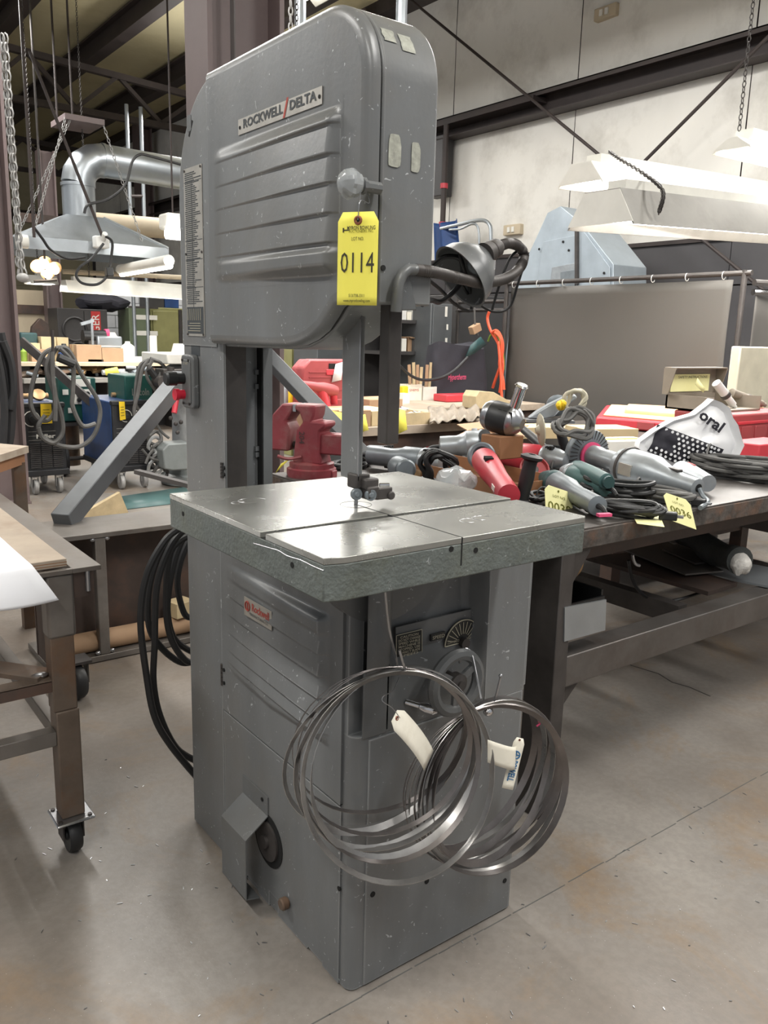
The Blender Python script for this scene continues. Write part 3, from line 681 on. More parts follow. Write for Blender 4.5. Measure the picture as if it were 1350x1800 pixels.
# tension knob in clear wrap
kc = PL(0, -.066, 616, 323)
kn = B().lathe(kc+V((.06, 0, 0)), (-1, 0, 0), [(.010, 0), (.010, .030), (.014, .032), (.014, .038), (.010, .04), (.018, .046), (.021, .056), (.019, .068), (.012, .076), (.002, .079)], 9).build('latch_knob', 'saw_paint_plain', saw, smooth=20)
def bag(u, v):
    a = 2*PI*u; t = PI*v; r = .0245*(1+.2*noise.noise(V((math.cos(a)*2, math.sin(a)*2, v*6))))
    return kc+V((-.0-.022*math.cos(t), r*math.sin(t)*math.cos(a), r*math.sin(t)*math.sin(a)))
B().grid(bag, 22, 14).build('knob_wrap', 'clear_bag', kn, smooth=18)
# torn tape patches on the front of the head
M['tape'] = mat('tape_residue', '9a9b90', .6, 0, .4, 55)
for (px, py, w_, h_, yy) in ((694, 265, .030, .056, YF), (731, 277, .022, .052, YF), (683, 62, .026, .026, None), (715, 75, .028, .034, None)):
    p = PL(1, YF-.0012, px, py) if yy is not None else None
    if p is None:
        # on the rounded top corner of the head
        best = None
        for k in range(60):
            a = math.radians(92+86*k/60); y, z = YF+.135+.136*math.cos(a), TOP-.135+.136*math.sin(a)
            t = PL(1, y, px, py)
            if best is None or abs(t.z-z) < best[0]: best = (abs(t.z-z), a, t.x)
        a, x = best[1], best[2]; q = B()
        def fn(u, v):
            aa = a+(v-.5)*h_/.135; n_ = .004*noise.noise(V((u*3+px, v*3, 0)))
            return V((x+(u-.5)*w_+n_, YF+.135+.1363*math.cos(aa), TOP-.135+.1363*math.sin(aa)))
        q.grid(fn, 8, 8).build('tape_patch', 'tape_residue', saw)
    else:
        poly = [(w_/2*math.cos(a)*(1+.18*math.sin(3*a+px)), h_/2*math.sin(a)*(1+.1*math.cos(5*a))) for a in [2*PI*i/22 for i in range(22)]]
        poly = [(max(-w_*.45, min(w_*.45, a*1.15)), max(-h_*.47, min(h_*.47, c*1.12))) for a, c in poly]
        B().oprism(poly, p, (1, 0, 0), (0, 0, 1), .0006).build('tape_patch', 'tape_residue', saw, smooth=0)
p = PL(1, YF-.001, 673, 471); B().cyl(p, p+V((0, -.002, 0)), .005, 10).build('bolt_hole', 'black_gap', saw)
# ---- table
X0, X1, Y0, Y1 = -.2152, .3948, -.2240, .3860; TH = .072
tabl = None
SY0, SY1 = -.030, -.012
def tslab(y0, y1, ch, name, ch2=0):
    poly = [(X0+(ch if ch else 0), y0)]
    if ch: poly = [(X0+.028, y0), (X0, y0+.012)][::-1]
    else: poly = [(X0, y0)]
    return poly
ytop = lambda x: SY1+(x-X0)*.0
poly_all = [(X0, Y0+.010), (X0+.034, Y0), (X1-.010, Y0), (X1, Y0+.008), (X1, Y1), (X0, Y1)]
q = B(); q.prism(poly_all, 2, ZT-TH, ZT-.011)
table = q.build('saw_table', 'cast_grey', saw, bevel=.0025)
q = B(); q.prism([(X0, Y0+.010), (X0+.034, Y0), (X1-.010, Y0), (X1, Y0+.008), (X1, SY0), (X0, SY0)], 2, ZT-.011, ZT); q.build('table_top', 'machined', table, bevel=.0012)
BX, BY = .062, .097
q = B(); q.prism([(X0, SY1), (X1, SY1), (X1, Y1), (X0, Y1)], 2, ZT-.011, ZT); q.build('table_top', 'machined', table, bevel=.0012)
B().box(X0+.001, X1-.001, SY0, SY1, ZT-.012, ZT-.0105).build('mitre_slot', 'black_gap', table, smooth=0)
# round throat insert: a fine ring line and the blade slit to the front edge
q = B(); q.tube([(BX+.032*math.cos(2*PI*i/40), BY+.032*math.sin(2*PI*i/40), ZT) for i in range(40)], .0007, 5, True); q.build('insert_ring', 'dark_steel', table)
B().box(BX-.0011, BX+.0011, Y0+.0, BY+.004, ZT-.002, ZT+.0004).build('blade_slit', 'black_gap', table, smooth=0)
B().box(BX-.0013, BX+.0013, Y0-.0006, Y0+.002, ZT-.05, ZT).build('blade_slit', 'black_gap', table, smooth=0)
for (x, y, r) in ((-.135, .23, .014), (-.10, .235, .03), (.165, -.13, .02), (.20, -.125, .02), (-.03, -.1, .012)):
    q = B(); q.tube([(x+r*math.cos(2*PI*i/26), y+r*.8*math.sin(2*PI*i/26), ZT) for i in range(20)], .0005, 4); q.build('scribe_mark', 'bare_steel', table)
for px, py in ((322, 903), (514, 993)):
    p = PL(0, X0, px, py); B().cyl(p+V((.003, 0, 0)), p+V((-.0012, 0, 0)), .005, 12).build('bolt_hole', 'black_gap', table)
for px, py in ((836, 967), (793, 965)):
    p = PL(1, Y0, px, py); B().cyl(p+V((0, .003, 0)), p+V((0, -.0012, 0)), .005, 12).build('bolt_hole', 'black_gap', table)
q = B(); pts = [PL(0, X0-.0004, *p) for p in ((446, 955), (470, 962), (490, 968), (505, 977), (530, 985), (550, 995), (569, 1003))]; q.tube(catmull(pts, 4), .0008, 4); q.build('scratch', 'bare_steel', table)
# trunnions carrying the table
for y in (.02, .20):
    q = B(); pts = arc(.09, ZT-TH, .16, 180, 360, 20); q.prism(pts, 1, y, y+.03); q.build('trunnion', 'saw_paint_plain', saw)
# ---- guide post, blade guard, blade guides, blade
gp = B().box(.045, .056, .068, .130, 1.115, 1.47).build('guide_post', 'saw_paint', saw, bevel=.002)
B().box(.044, .046, .066, .0695, 1.115, 1.45).build('worn_edge', 'bare_steel', gp, smooth=0)
q = B(); q.box(.058, .088, -.005, .026, 1.195, 1.47); q.build('blade_guard', 'dark_steel', saw, bevel=.003)
q = B(); q.box(.04, .075, .066, .10, 1.098, 1.128); q.box(.052, .085, .05, .078, 1.098, 1.12); q.build('guide_bracket', 'dark_steel', saw, bevel=.004)
q = B(); q.box(.055, .083, .045, .085, 1.062+.016, 1.105); gb = q.build('guide_block', 'dark_steel', saw, bevel=.004)
for dx, dy in ((-.016, .004), (.004, -.016)):
    c_ = V((BX+dx, BY+dy-.03, 1.088)); B().lathe(c_+V((0, .006, 0)), (-.3, -1, 0), [(.004, 0), (.0105, .001), (.012, .004), (.012, .010), (.0105, .013), (.006, .013), (.004, .016), (.001, .016)], 20).build('guide_roller', 'tool_grey', gb)
q = B(); q.box(BX+.014, BX+.055, BY-.05, BY-.03, 1.076, 1.10); q.cyl((BX+.05, BY-.055, 1.083), (BX+.05, BY-.02, 1.083), .009, 12); q.build('guide_arm', 'dark_steel', gb, bevel=.003)
B().cyl((BX+.012, BY-.062, 1.109), (BX+.03, BY-.07, 1.109), .004, 8).build('set_screw', 'chrome', gb)
B().box(BX-.0006, BX+.0006, BY-.006, BY+.006, ZT-.06, 1.47).build('saw_blade_band', 'bare_steel', saw, smooth=0)
# ================================================================ things hung on the saw
def ptag(name, label, cat, c, ux, uy, w_, h_, m, t=.0006, group=None, cut=.12, eye=True, bend=0):
    """paper tag with clipped top corners; c = centre, uy = up"""
    ux, uy = V(ux).normalized(), V(uy).normalized(); nz = ux.cross(uy)
    T = thing(name, label, cat, c, group); k = w_*cut
    n = 10; q = B(); rows = []
    for j in range(n+1):
        v = j/n; hw = w_/2
        yy = -h_/2+h_*v
        if yy > h_/2-k*1.4: hw = w_/2-(yy-(h_/2-k*1.4))/1.4
        rows.append([V(c)+ux*s*hw+uy*yy+nz*(bend*((v-.5)**2)*4*h_) for s in (-1, -.33, .33, 1)])
    vs = [p for r in rows for p in r]; fs = [(j*4+i, j*4+i+1, j*4+i+5, j*4+i+4) for j in range(n) for i in range(3)]
    q.add(vs, fs); o = q.build('tag_card', m, T, solid=t, smooth=60)
    if eye:
        e = V(c)+uy*(h_/2-w_*.18)+nz*(bend*h_*.7)
        q = B(); q.tube([e+ux*(w_*.075*math.cos(a))+uy*(w_*.075*math.sin(a))+nz*t for a in [2*PI*i/16 for i in range(16)]], w_*.03, 6, True); q.build('eyelet', 'eyelet', T)
        q = B(); q.cyl(e+nz*(t*.6), e+nz*(t*1.6), w_*.04, 12); q.build('eyelet_hole', 'black_gap', T)
    return T
# yellow lot tag hanging from the latch knob
xt = -.072
tl, br = PL(0, xt, 598, 378), PL(0, xt, 660, 536)
tw, th_ = abs(tl.y-br.y), abs(tl.z-br.z); tcn = (tl+br)/2; tcn.x = xt
# card hangs square to the view of the aisle, turned a little from the door
uxT = V((.52, -.85, 0)).normalized(); tw2 = .072
lot = ptag('lot_tag', 'yellow lot tag numbered 0114 wired to the saw door knob', 'tag', tcn, uxT, (0, 0, 1), tw2, th_, 'tag_yellow', .0005, 'yellow lot tags')
nzT = uxT.cross(V((0, 0, 1)))
def tl_(s, v, size, m, w_, du=0, bold=0): text('lettering', s, size, tcn+uxT*du+V((0, 0, 1))*(th_*(v-.5))+nzT*.0006, uxT, (0, 0, 1), m, lot, width=w_, bold=bold)
tl_('MYRON BOWLING', .83, .0085, 'ink', .050, .006, .01); tl_('AUCTIONEERS, INC.', .795, .006, 'ink_olive', .044, .006); tl_('LOT NO.', .715, .008, 'ink', .022, 0)
tl_('0114', .45, .046, 'ink', .060, 0, .0); tl_('513/738-3311', .105, .007, 'ink', .028); tl_('www.myronbowling.com', .05, .007, 'ink', .048)
q = B(); c_ = tcn-uxT*.026+V((0, 0, 1))*(th_*.31)+nzT*.0007; q.obox(c_, uxT, (0, 0, 1), nzT, .0012, .0035, .0002); q.obox(c_+uxT*.006, uxT, (0, 0, 1), nzT, .005, .0008, .0002); q.build('emblem', 'ink', lot, smooth=0)
tp = tcn+V((0, 0, th_/2-tw2*.18)); q = B()
q.tube(catmull([tp+nzT*.001, tp+V((.002, -.002, .03)), kc+V((.035, -.006, -.026)), kc+V((.03, .008, .01)), tp+V((.004, .003, .03)), tp+nzT*.0015], 6), .0008, 5); q.build('tag_wire', 'bare_steel', lot)
# ---- band saw blades: each folded into three loops, hung from the wire hooks
def blade(label, c, rad, axis, tilt, m, seed, spread, width=.014, sq=.95, group='coiled saw blades hung on the base'):
    rs = random.Random(seed); ax = V(axis).normalized(); a = ax.cross(V((0, 0, 1))).normalized(); b_ = a.cross(ax)
    top = V(c)+V((0, 0, rad*sq)); pts = []; wd = []
    N_ = 46
    for k in range(3):
        sw_ = spread*(k-1)+rs.uniform(-.12, .12)*spread; dr = rs.uniform(-.008, .006); hz = rs.uniform(-.16, .16)
        for i in range(N_):
            t = 2*PI*i/N_; rr = rad+dr
            # loops share the hook at the top and fan out to the bottom
            fan = (1-math.cos(t))/2
            p = a*(rr*math.sin(t))+V((0, 0, rr*sq*(math.cos(t)-1)))
            d = ax*(fan*sw_+.012*math.sin(2*t+seed)*spread*3+(.0015*k))
            rot_ = hz*fan
            p = a*(rr*math.sin(t)+rot_*rad*.3)+V((0, 0, rr*sq*(math.cos(t)-1)))+d
            pts.append(top+p); tw_ = .45*math.sin(t+seed)+.5
            wd.append((ax*math.cos(tw_)+(a*math.sin(t)+V((0, 0, math.cos(t))))*math.sin(tw_)).normalized()*(width/2))
    q = B(); n = len(pts); vs = []
    for i, (p, w_) in enumerate(zip(pts, wd)):
        d = (pts[(i+1) % n]-pts[i-1]).normalized(); h_ = d.cross(w_).normalized()*.0006
        vs += [p-w_-h_, p+w_-h_, p+w_+h_, p-w_+h_]
    q.add(vs, [(i*4+k, i*4+(k+1) % 4, ((i+1) % n)*4+(k+1) % 4, ((i+1) % n)*4+k) for i in range(n) for k in range(4)])
    o = q.build('saw_blade', m, smooth=50)
    return tag(o, label, 'saw blade', group)
h1 = PL(1, -.115, 705, 1172); h2 = PL(1, -.125, 866, 1236)
def hung(label, hk, dx, dy, rad, axis, m, seed, spread, width, sq=1.0): return blade(label, hk+V((dx, dy, -rad*sq)), rad, axis, 0, m, seed, spread, width, sq)
hung('bright steel band saw blade coiled in three wide loops on the wire hook', h1, -.030, -.012, .182, (-.30, -1, .10), 'blade_steel', 1, .10, .0145)
hung('coiled band saw blade hung closest to the crank knob', h1, -.012, .0, .180, (-.16, -1, .06), 'blade_steel', 5, .06, .014)
hung('narrow dark band saw blade looped loosely behind the bright coil', h1, -.022, .012, .178, (-.42, -1, .02), 'blade_dark', 9, .085, .010)
hung('dark band saw blade coil with paper labels by the bench leg', h2, -.010, -.008, .178, (-.30, -1, .05), 'blade_dark', 2, .05, .014)
hung('grey band saw blade in the tight coil beneath the handwheel', h2, .002, .004, .182, (-.12, -1, .04), 'blade_steel', 7, .045, .013)
hung('thin dark band saw blade at the outside of the tight coil', h2, .010, .014, .176, (.05, -1, .0), 'blade_dark', 11, .035, .015)
# paper tags on the coils
def c4(p0, p1, p2, p3, y): return [PL(1, y, *p) for p in (p0, p1, p2, p3)]
pA, pB = PL(1, -.16, 702, 1262), PL(1, -.16, 758, 1335)
uyA = (pA-pB).normalized(); uxA = uyA.cross(V((.35, -1, .1))).normalized()*-1
t1 = ptag('paper_tag', 'blank cream paper tag wired to the bright coil', 'tag', (pA+pB)/2, uxA, uyA, .044, (pA-pB).length*1.08, 'tag_white', .0006, 'paper tags on the blade coils', .22, True, .06)
B().tube(catmull([PL(1, -.162, 703, 1262), PL(1, -.16, 690, 1245), PL(1, -.155, 672, 1232), PL(1, -.15, 676, 1222), PL(1, -.13, 690, 1215), PL(1, -.11, 702, 1190)], 5), .0009, 5).build('tag_wire', 'bare_steel', t1)
pA, pB = PL(1, -.17, 880, 1300), PL(1, -.17, 884, 1358)
q = B()
def cur(u, v):
    p = PL(1, -.225, 857+52*u, 1300+40*v+10*u)
    return p+V((0, -.02*math.sin(PI*u), 0))
o = q.grid(cur, 10, 6).build('paper_wrap', 'tag_white', solid=.0006, smooth=60); tag(o, 'curled blank paper tag stuck on the dark coil', 'tag', 'paper tags on the blade coils')
pA, pB = PL(1, -.235, 913, 1302), PL(1, -.235, 893, 1382)
uyA = (pA-pB).normalized(); uxA = uyA.cross(-FW).normalized()
t3 = ptag('maker_tag', 'white maker tag with blue print POWELL on the dark coil', 'tag', (pA+pB)/2, uxA, uyA, .022, (pA-pB).length*1.12, 'tag_white', .0006, None, .2, True, 0)
nz3 = uxA.cross(uyA); mid = (pA+pB)/2
text('lettering', 'POWELL', .017, mid-uyA*.014+nz3*.0016, -uyA, uxA, 'ink_blue', t3, width=.042, bold=.03)
q = B(); cc = mid+uyA*.018+nz3*.0016; q.tube([cc+uxA*.0075*math.cos(a)+uyA*.0075*math.sin(a) for a in [2*PI*i/18 for i in range(18)]], .0012, 5, True); q.bar(cc-uxA*.006, cc+uxA*.006, .002, .0006, nz3); q.bar(cc-uyA*.006, cc+uyA*.006, .002, .0006, nz3); q.build('emblem', 'ink_blue', t3)
tt = PL(1, -.12, 946, 1270); q = B(); q.tube(catmull([tt, tt+V((.006, 0, .012)), tt+V((.014, 0, .016))], 4), .0014, 5); q.tube(catmull([tt+V((-.004, 0, -.008)), tt+V((.004, -.002, -.003)), tt+V((.016, 0, -.004))], 4), .0022, 6)
tag(q.build('twist_tie', 'pink'), 'pink twist tie knotted on the outer blade loop', 'tie')
# ---- task lamp on a flexible arm
lp = lambda px, py, y=-.045: PL(1, y, px, py)
b0 = lp(700, 548)
lamp = thing('task_lamp', 'grey work lamp on a ribbed flexible arm clamped to the saw head', 'lamp', b0)
q = B(); q.oprism([(0, 0), (.038, .002), (.030, .030), (.018, .068), (.004, .070), (-.002, .04)], lp(700, 546, -.039), (1, 0, 0), (0, 0, 1), .006); q.build('bracket', 'saw_paint_plain', lamp, bevel=.002)
B().tube([lp(696, 548, -.05), lp(698, 520, -.052), lp(702, 495, -.052), lp(708, 481, -.052), lp(718, 474, -.052), lp(732, 474, -.05)], .010, 12).build('arm_elbow', 'saw_paint_plain', lamp)
arm = catmull([lp(730, 474, -.05), lp(770, 480, -.045), lp(810, 490, -.035), lp(850, 497, -.02), lp(890, 489, 0), (lp(914, 470, .02)), lp(921, 448, .03), lp(910, 432, .03), lp(892, 428, .02), lp(872, 436, .01)], 22)
q = B(); q.tube(arm, .0105, 12, rf=lambda t: 1+.09*math.sin(t*PI*190)); q.build('flex_arm', 'dark_steel', lamp, smooth=60)
s0, s1 = lp(876, 434, .01), lp(846, 450, .0); axs = (s1-s0).normalized()
B().lathe(s0, axs, [(.010, -.002), (.015, .0), (.019, .008), (.019, .024), (.017, .026), (.021, .03), (.023, .05)], 18).build('socket', 'dark_steel', lamp)
axd = (axs*.8-V((RT.x, RT.y, 0))*.55+V((.10, .02, -.52))).normalized()
outer = [(.022, .03), (.028, .036), (.040, .05), (.054, .066), (.064, .084), (.068, .105), (.0705, .107)]
q = B(); prof = outer+[(.066, .106), (.061, .084), (.051, .068), (.037, .052), (.02, .042), (.004, .04)]
q.lathe(s0, axd, prof, 32); q.build('lamp_shade', 'saw_paint_plain', lamp, smooth=60)
B().sphere(s0+axd*.06, .02).build('bulb', 'tool_grey', lamp)
q = B(); q.tube(catmull([lp(742, 535, -.03), lp(758, 528, -.02), lp(775, 530, .0), lp(800, 510, .03), lp(812, 490, .05), lp(812, 462, .05), lp(803, 452, .05), lp(780, 452, .06), lp(762, 466, .08)], 8), .0052, 8); q.build('lamp_cord', 'cable_black', lamp)
q = B(); q.tube(catmull([lp(745, 485, -.02), lp(775, 510, .02), lp(800, 535, .05), lp(828, 545, .06), lp(824, 500, .05), lp(812, 462, .04), lp(806, 440, .04)], 8), .0035, 8); q.build('lamp_cord', 'cable_black', lamp)
q = B(); q.tube(catmull([lp(812, 500, .05), lp(830, 525, .06), lp(865, 547, .06), lp(895, 540, .05), lp(910, 500, .04), lp(920, 462, .04), lp(912, 442, .04), lp(898, 452, .04), lp(885, 480, .04), lp(872, 520, .05), lp(865, 545, .05)], 8), .003, 8); q.build('lamp_cord', 'cable_black', lamp)
# ---- power cable loops behind the base
B().bar((.03, .78, .985), (-.03, 1.08, .99), .02, .012).build('cable_hook', 'dark_steel', saw)
q = B(); paths = [
 [(322, 925), (290, 950), (258, 1010), (247, 1090), (258, 1190), (272, 1260), (300, 1310), (345, 1365)],
 [(330, 925), (300, 960), (276, 1030), (272, 1130), (270, 1200), (282, 1260), (310, 1315), (345, 1338)],
 [(335, 940), (300, 970), (292, 1060), (300, 1120), (325, 1160), (350, 1165)],
 [(320, 930), (285, 965), (263, 1030), (262, 1100), (285, 1140), (320, 1165), (350, 1160)],
 [(330, 930), (310, 975), (298, 1030), (295, 1080), (308, 1125), (345, 1150)],
 [(335, 945), (318, 985), (312, 1030), (325, 1080), (345, 1085)]]
cab = thing('power_cable', 'black power cable hung in loops behind the band saw base', 'cable', (0, .95, 0))
for i, pt in enumerate(paths):
    yy = .86+.035*i
    pts = [PL(1, yy, *p) for p in pt]
    B().tube(catmull(pts, 6), .0098, 8).build('cable_loop', 'cable_black', cab)
# ================================================================ left foreground: rolling steel table, girder, brace
ct = thing('rolling_table', 'rusty steel welding table on casters with a plywood panel let into its frame', 'table', (-.6, 1.5, 0))
q = B(); q.box(-.300, -.228, .82, 2.45, .788, .80); q.box(-1.1, -.300, .82, .835, .788, .80); q.box(-1.1, -.30, 2.38, 2.45, .788, .80); q.box(-1.1, -1.03, .835, 2.38, .788, .80); q.build('top_frame', 'mill_steel', ct, bevel=.001)
q = B(); q.box(-.26, -.25, .825, 2.44, .74, .788); q.box(-1.08, -.26, .832, .842, .72, .788); q.build('apron', 'beam_brown', ct, smooth=0)
for i, y in enumerate((.98, 1.13, 1.2, 1.34, 1.55, 1.8)): B().box(-.3015, -.2925, y, y+(.07, .035, .05, .1, .14, .1)[i], .7995, .8008).build('frame_slot', 'black_gap', ct, smooth=0)
B().cyl((-.262, .826, .79), (-.262, .826, .735), .006, 8).build('weld_run', 'bare_steel', ct)
pb = tag(B().box(-1.06, -.306, .845, 2.3, .8005, .8225).build('plywood_board', 'plywood', bevel=.002), 'worn plywood board lying in the frame of the rolling table', 'board')
q = B(); q.box(-1.06, -.306, .8449, .8455, .806, .808); q.box(-1.06, -.306, .8449, .8455, .813, .815); q.build('ply_layer', 'cardboard_dark', pb, smooth=0)
# paper sheet over the front edge
def sheet(u, v):
    x = -1.05+(-.395+1.05)*u; y = 1.45-.63*min(v, .72)/.72
    z = .8235+.003*noise.noise(V((u*4, v*5, 1)))
    if v > .62: k = smooth(.62, 1, v); z -= .0; 
    if v > .72:
        t = (v-.72)/.28; z = .8235-.085*t-.01*math.sin(u*9)*t; y = .818-.018*math.sin(t*PI*.6)-.01*t; x += .05*t*u
    return V((x+.0, y, z))
tag(B().grid(sheet, 24, 40).build('paper_sheet', 'paper', solid=.0008, smooth=80), 'large white paper sheet draped over the edge of the rolling table', 'paper')
def caster(x, y, parent):
    B().box(x-.05, x+.05, y-.055, y+.045, .105, .113).build('caster_plate', 'bare_steel', parent, bevel=.006)
    for a in (-.038, .038):
        for c in (-.042, .032): B().cyl((x+a, y+c, .113), (x+a, y+c, .117), .006, 8).build('bolt', 'dark_steel', parent)
    q = B(); q.box(x-.028, x-.024, y-.02, y+.03, .04, .105); q.box(x+.024, x+.028, y-.02, y+.03, .04, .105); q.cyl((x, y, .09), (x, y, .106), .03, 14); q.build('caster_fork', 'dark_steel', parent)
    B().lathe((x-.021, y, .05), (1, 0, 0), [(.01, 0), (.014, .001), (.016, .006), (.03, .007), (.046, .004), (.05, .01), (.05, .032), (.046, .038), (.03, .035), (.016, .036), (.014, .042), (.01, .042)], 26).build('caster_wheel', 'wheel_dark', parent)
for (x, y) in ((-.33, .855), (-.33, 2.36), (-1.02, .855), (-1.02, 2.36)):
    q = B(); q.box(x-.03, x+.03, y-.03, y+.03, .113, .42); l = q.build('leg', 'rusty_bar', ct, bevel=.004)
    B().box(x-.033, x+.027, y-.027, y+.027, .42, .70).build('leg_sleeve', 'rusty_bar', l, bevel=.003)
    B().box(x-.036, x+.034, y-.03, y+.03, .62, .79).build('leg_gusset', 'mill_steel', l, bevel=.008)
    caster(x, y, ct)
zu, zl = PL(1, .83, 100, 1197).z, PL(1, .83, 115, 1290).z
B().box(-1.0, -.36, .835, .845, zu-.03, zu).build('rail', 'beam_brown', ct, smooth=0); B().box(-1.0, -.36, .835, .875, zu-.002, zu+.004).build('rail', 'rusty_bar', ct, smooth=0)
B().box(-1.0, -.36, .83, .87, zl-.028, zl+.012).build('rail', 'mill_steel', ct, bevel=.002)
B().box(-.36, -.32, .885, 2.33, zl-.028, zl+.012).build('rail', 'mill_steel', ct, bevel=.002)
q = B(); q.bar((-.37, .86, zu+.008), (-.86, 1.45, zu+.012), .07, .012, (0, 0, 1)); q.build('diagonal_brace', 'rusty_bar', ct)
B().sphere((-.385, .862, zu+.012), .022, .014, .006).build('weld_bead', 'bare_steel', ct)
# second table top beyond it
zz = .86
ot = thing('plywood_table', 'low table with a plywood top just beyond the rolling table', 'table', (-.35, 2.6, 0))
P_ = [PL(2, zz, *p) for p in ((50, 784), (-60, 774), (-230, 800), (-40, 812))]; B().add(P_+[p-V((0, 0, .03)) for p in P_], [(0, 1, 2, 3), (7, 6, 5, 4), (0, 4, 5, 1), (1, 5, 6, 2), (2, 6, 7, 3), (3, 7, 4, 0)]).build('table_top', 'plywood', ot, smooth=0)
cT = sum(P_, V((0, 0, 0)))/4; A_ = [cT+(p-cT)*.93-V((0, 0, .03)) for p in P_]; B().add(A_+[p-V((0, 0, .05)) for p in A_], [(0, 1, 2, 3), (7, 6, 5, 4), (0, 4, 5, 1), (1, 5, 6, 2), (2, 6, 7, 3), (3, 7, 4, 0)]).build('apron', 'cardboard_dark', ot, smooth=0)
for p in P_: l_ = cT+(p-cT)*.82; B().box(l_.x-.025, l_.x+.025, l_.y-.025, l_.y+.025, 0, zz-.07).build('leg', 'rusty_bar', ot, smooth=0)
# girder
gd = thing('steel_girder', 'heavy brown steel girder lying on the floor with a bar welded between its flanges', 'girder', (.4, 2.26, 0))
B().box(-.06, .80, 2.10, 2.42, .545, .566).build('top_flange', 'mill_steel', gd, bevel=.002)
B().box(-.06, .80, 2.10, 2.42, .004, .03).build('bottom_flange', 'mill_steel', gd, bevel=.002)
B().box(-.06, .80, 2.25, 2.265, .03, .545).build('web', 'beam_brown', gd, smooth=0)
B().box(-.058, -.048, 2.11, 2.25, .03, .545).build('end_stiffener', 'beam_brown', gd, smooth=0)
sx_ = PL(1, 2.11, 178, 1000).x
B().box(sx_-.022, sx_+.022, 2.105, 2.15, .03, .545).build('welded_bar', 'mill_steel', gd, bevel=.004)
for z in (.04, .538):
    for s in (-.03, .03): B().sphere((sx_+s, 2.112, z), .012, .01, .01).build('weld_bead', 'bare_steel', gd)
tag(B().cyl((.0, 2.17, .075), (.80, 2.17, .075), .044, 22).build('round_tube', 'cardboard'), 'brown tube lying along the foot of the steel girder', 'tube')
wb_ = PL(1, 2.15, 320, 1088); tag(B().obox((wb_.x, 2.17, .155), (1, .25, 0), (-.25, 1, 0), (0, 0, 1), .05, .045, .035).build('wood_block', 'wood', bevel=.002), 'short pale wood block resting on the brown tube', 'wood block')
cwt = thing('dolly_caster', 'black caster wheel under the end of the steel girder', 'caster', (-.03, 1.80, 0))
B().lathe((-.06, 1.80, .07), (1, .2, 0), [(.02, 0), (.05, .002), (.066, .006), (.07, .014), (.07, .036), (.066, .044), (.05, .048), (.02, .05)], 26).build('wheel', 'wheel_dark', cwt)
B().box(-.075, .02, 1.77, 1.86, .145, .155).build('plate', 'dark_steel', cwt); q = B(); q.box(-.072, -.066, 1.78, 1.83, .06, .146); q.box(.006, .012, 1.79, 1.84, .06, .146); q.build('fork', 'dark_steel', cwt)
# brace tube leaning up from the girder
p0, p1 = V((.09, 2.33, .575)), DI(318, 664, 4.7)
d = (p1-p0).normalized(); q = B(); q.bar(p0, p1, .085, .085, (0, 0, 1)); br_ = q.build('square_tube', 'tube_grey', bevel=.004); tag(br_, 'long grey square steel tube leaning from the girder up behind the saw', 'steel tube')
sp = FL(176, 908); o = tag(B().prism([(sp.x-.2, .0), (sp.x+.22, .0), (sp.x+.16, .17)], 1, sp.y, sp.y+.05).build('wood_wedge', 'wood'), 'pale wood wedge on the floor behind the girder', 'wood wedge')
gp_ = FL(258, 893); o = B().add([(gp_.x-.35, gp_.y, .004), (gp_.x+.45, gp_.y+.05, .004), (gp_.x+.5, gp_.y+.4, .06), (gp_.x-.1, gp_.y+.35, .04)], [(0, 1, 2, 3)]).build('green_sheet', 'tool_teal', solid=.006); tag(o, 'green steel sheet lying on the floor behind the girder', 'steel sheet')
# ================================================================ right: tool bench
ZB = .885; YBn = .204
bn = thing('steel_bench', 'heavy steel workbench crowded with power tools behind the band saw', 'workbench', (2.4, .8, 0))
B().box(.60, 4.25, YBn, 1.42, ZB-.06, ZB-.006).build('bench_slab', 'bench_edge', bn, bevel=.003)
B().box(.60, 4.25, YBn+.003, 1.42, ZB-.006, ZB).build('bench_top', 'bench_steel', bn, bevel=.001)
for (x, y) in ((.833, YBn), (.833, 1.30), (3.3, YBn), (3.3, 1.30)):
    lg = B().box(x, x+.055, y, y+.11, 0, ZB-.06).build('leg', 'dark_steel', bn, bevel=.003)
    B().prism([(x+.055, ZB-.06), (x+.14, ZB-.06), (x+.055, ZB-.17)], 1, y+.01, y+.02).build('gusset', 'dark_steel', lg, smooth=0)
    B().prism([(x+.055, .42), (x+.15, .42), (x+.055, .33)], 1, y+.02, y+.032).build('gusset', 'dark_steel', lg, smooth=0)
B().box(.888, 3.3, YBn+.002, YBn+.08, .415, .51).build('lower_rail', 'bench_steel', bn, bevel=.004)
B().box(.888, 3.3, 1.30, 1.38, .415, .51).build('lower_rail', 'bench_steel', bn, bevel=.004)
for x in (.835, 1.6, 2.4, 3.3): B().box(x, x+.05, YBn+.115, 1.30, .43, .50).build('cross_rail', 'dark_steel', bn, smooth=0)
B().box(.9, 3.3, YBn+.12, YBn+.17, ZB-.14, ZB-.062).build('top_rail', 'beam_brown', bn, smooth=0)
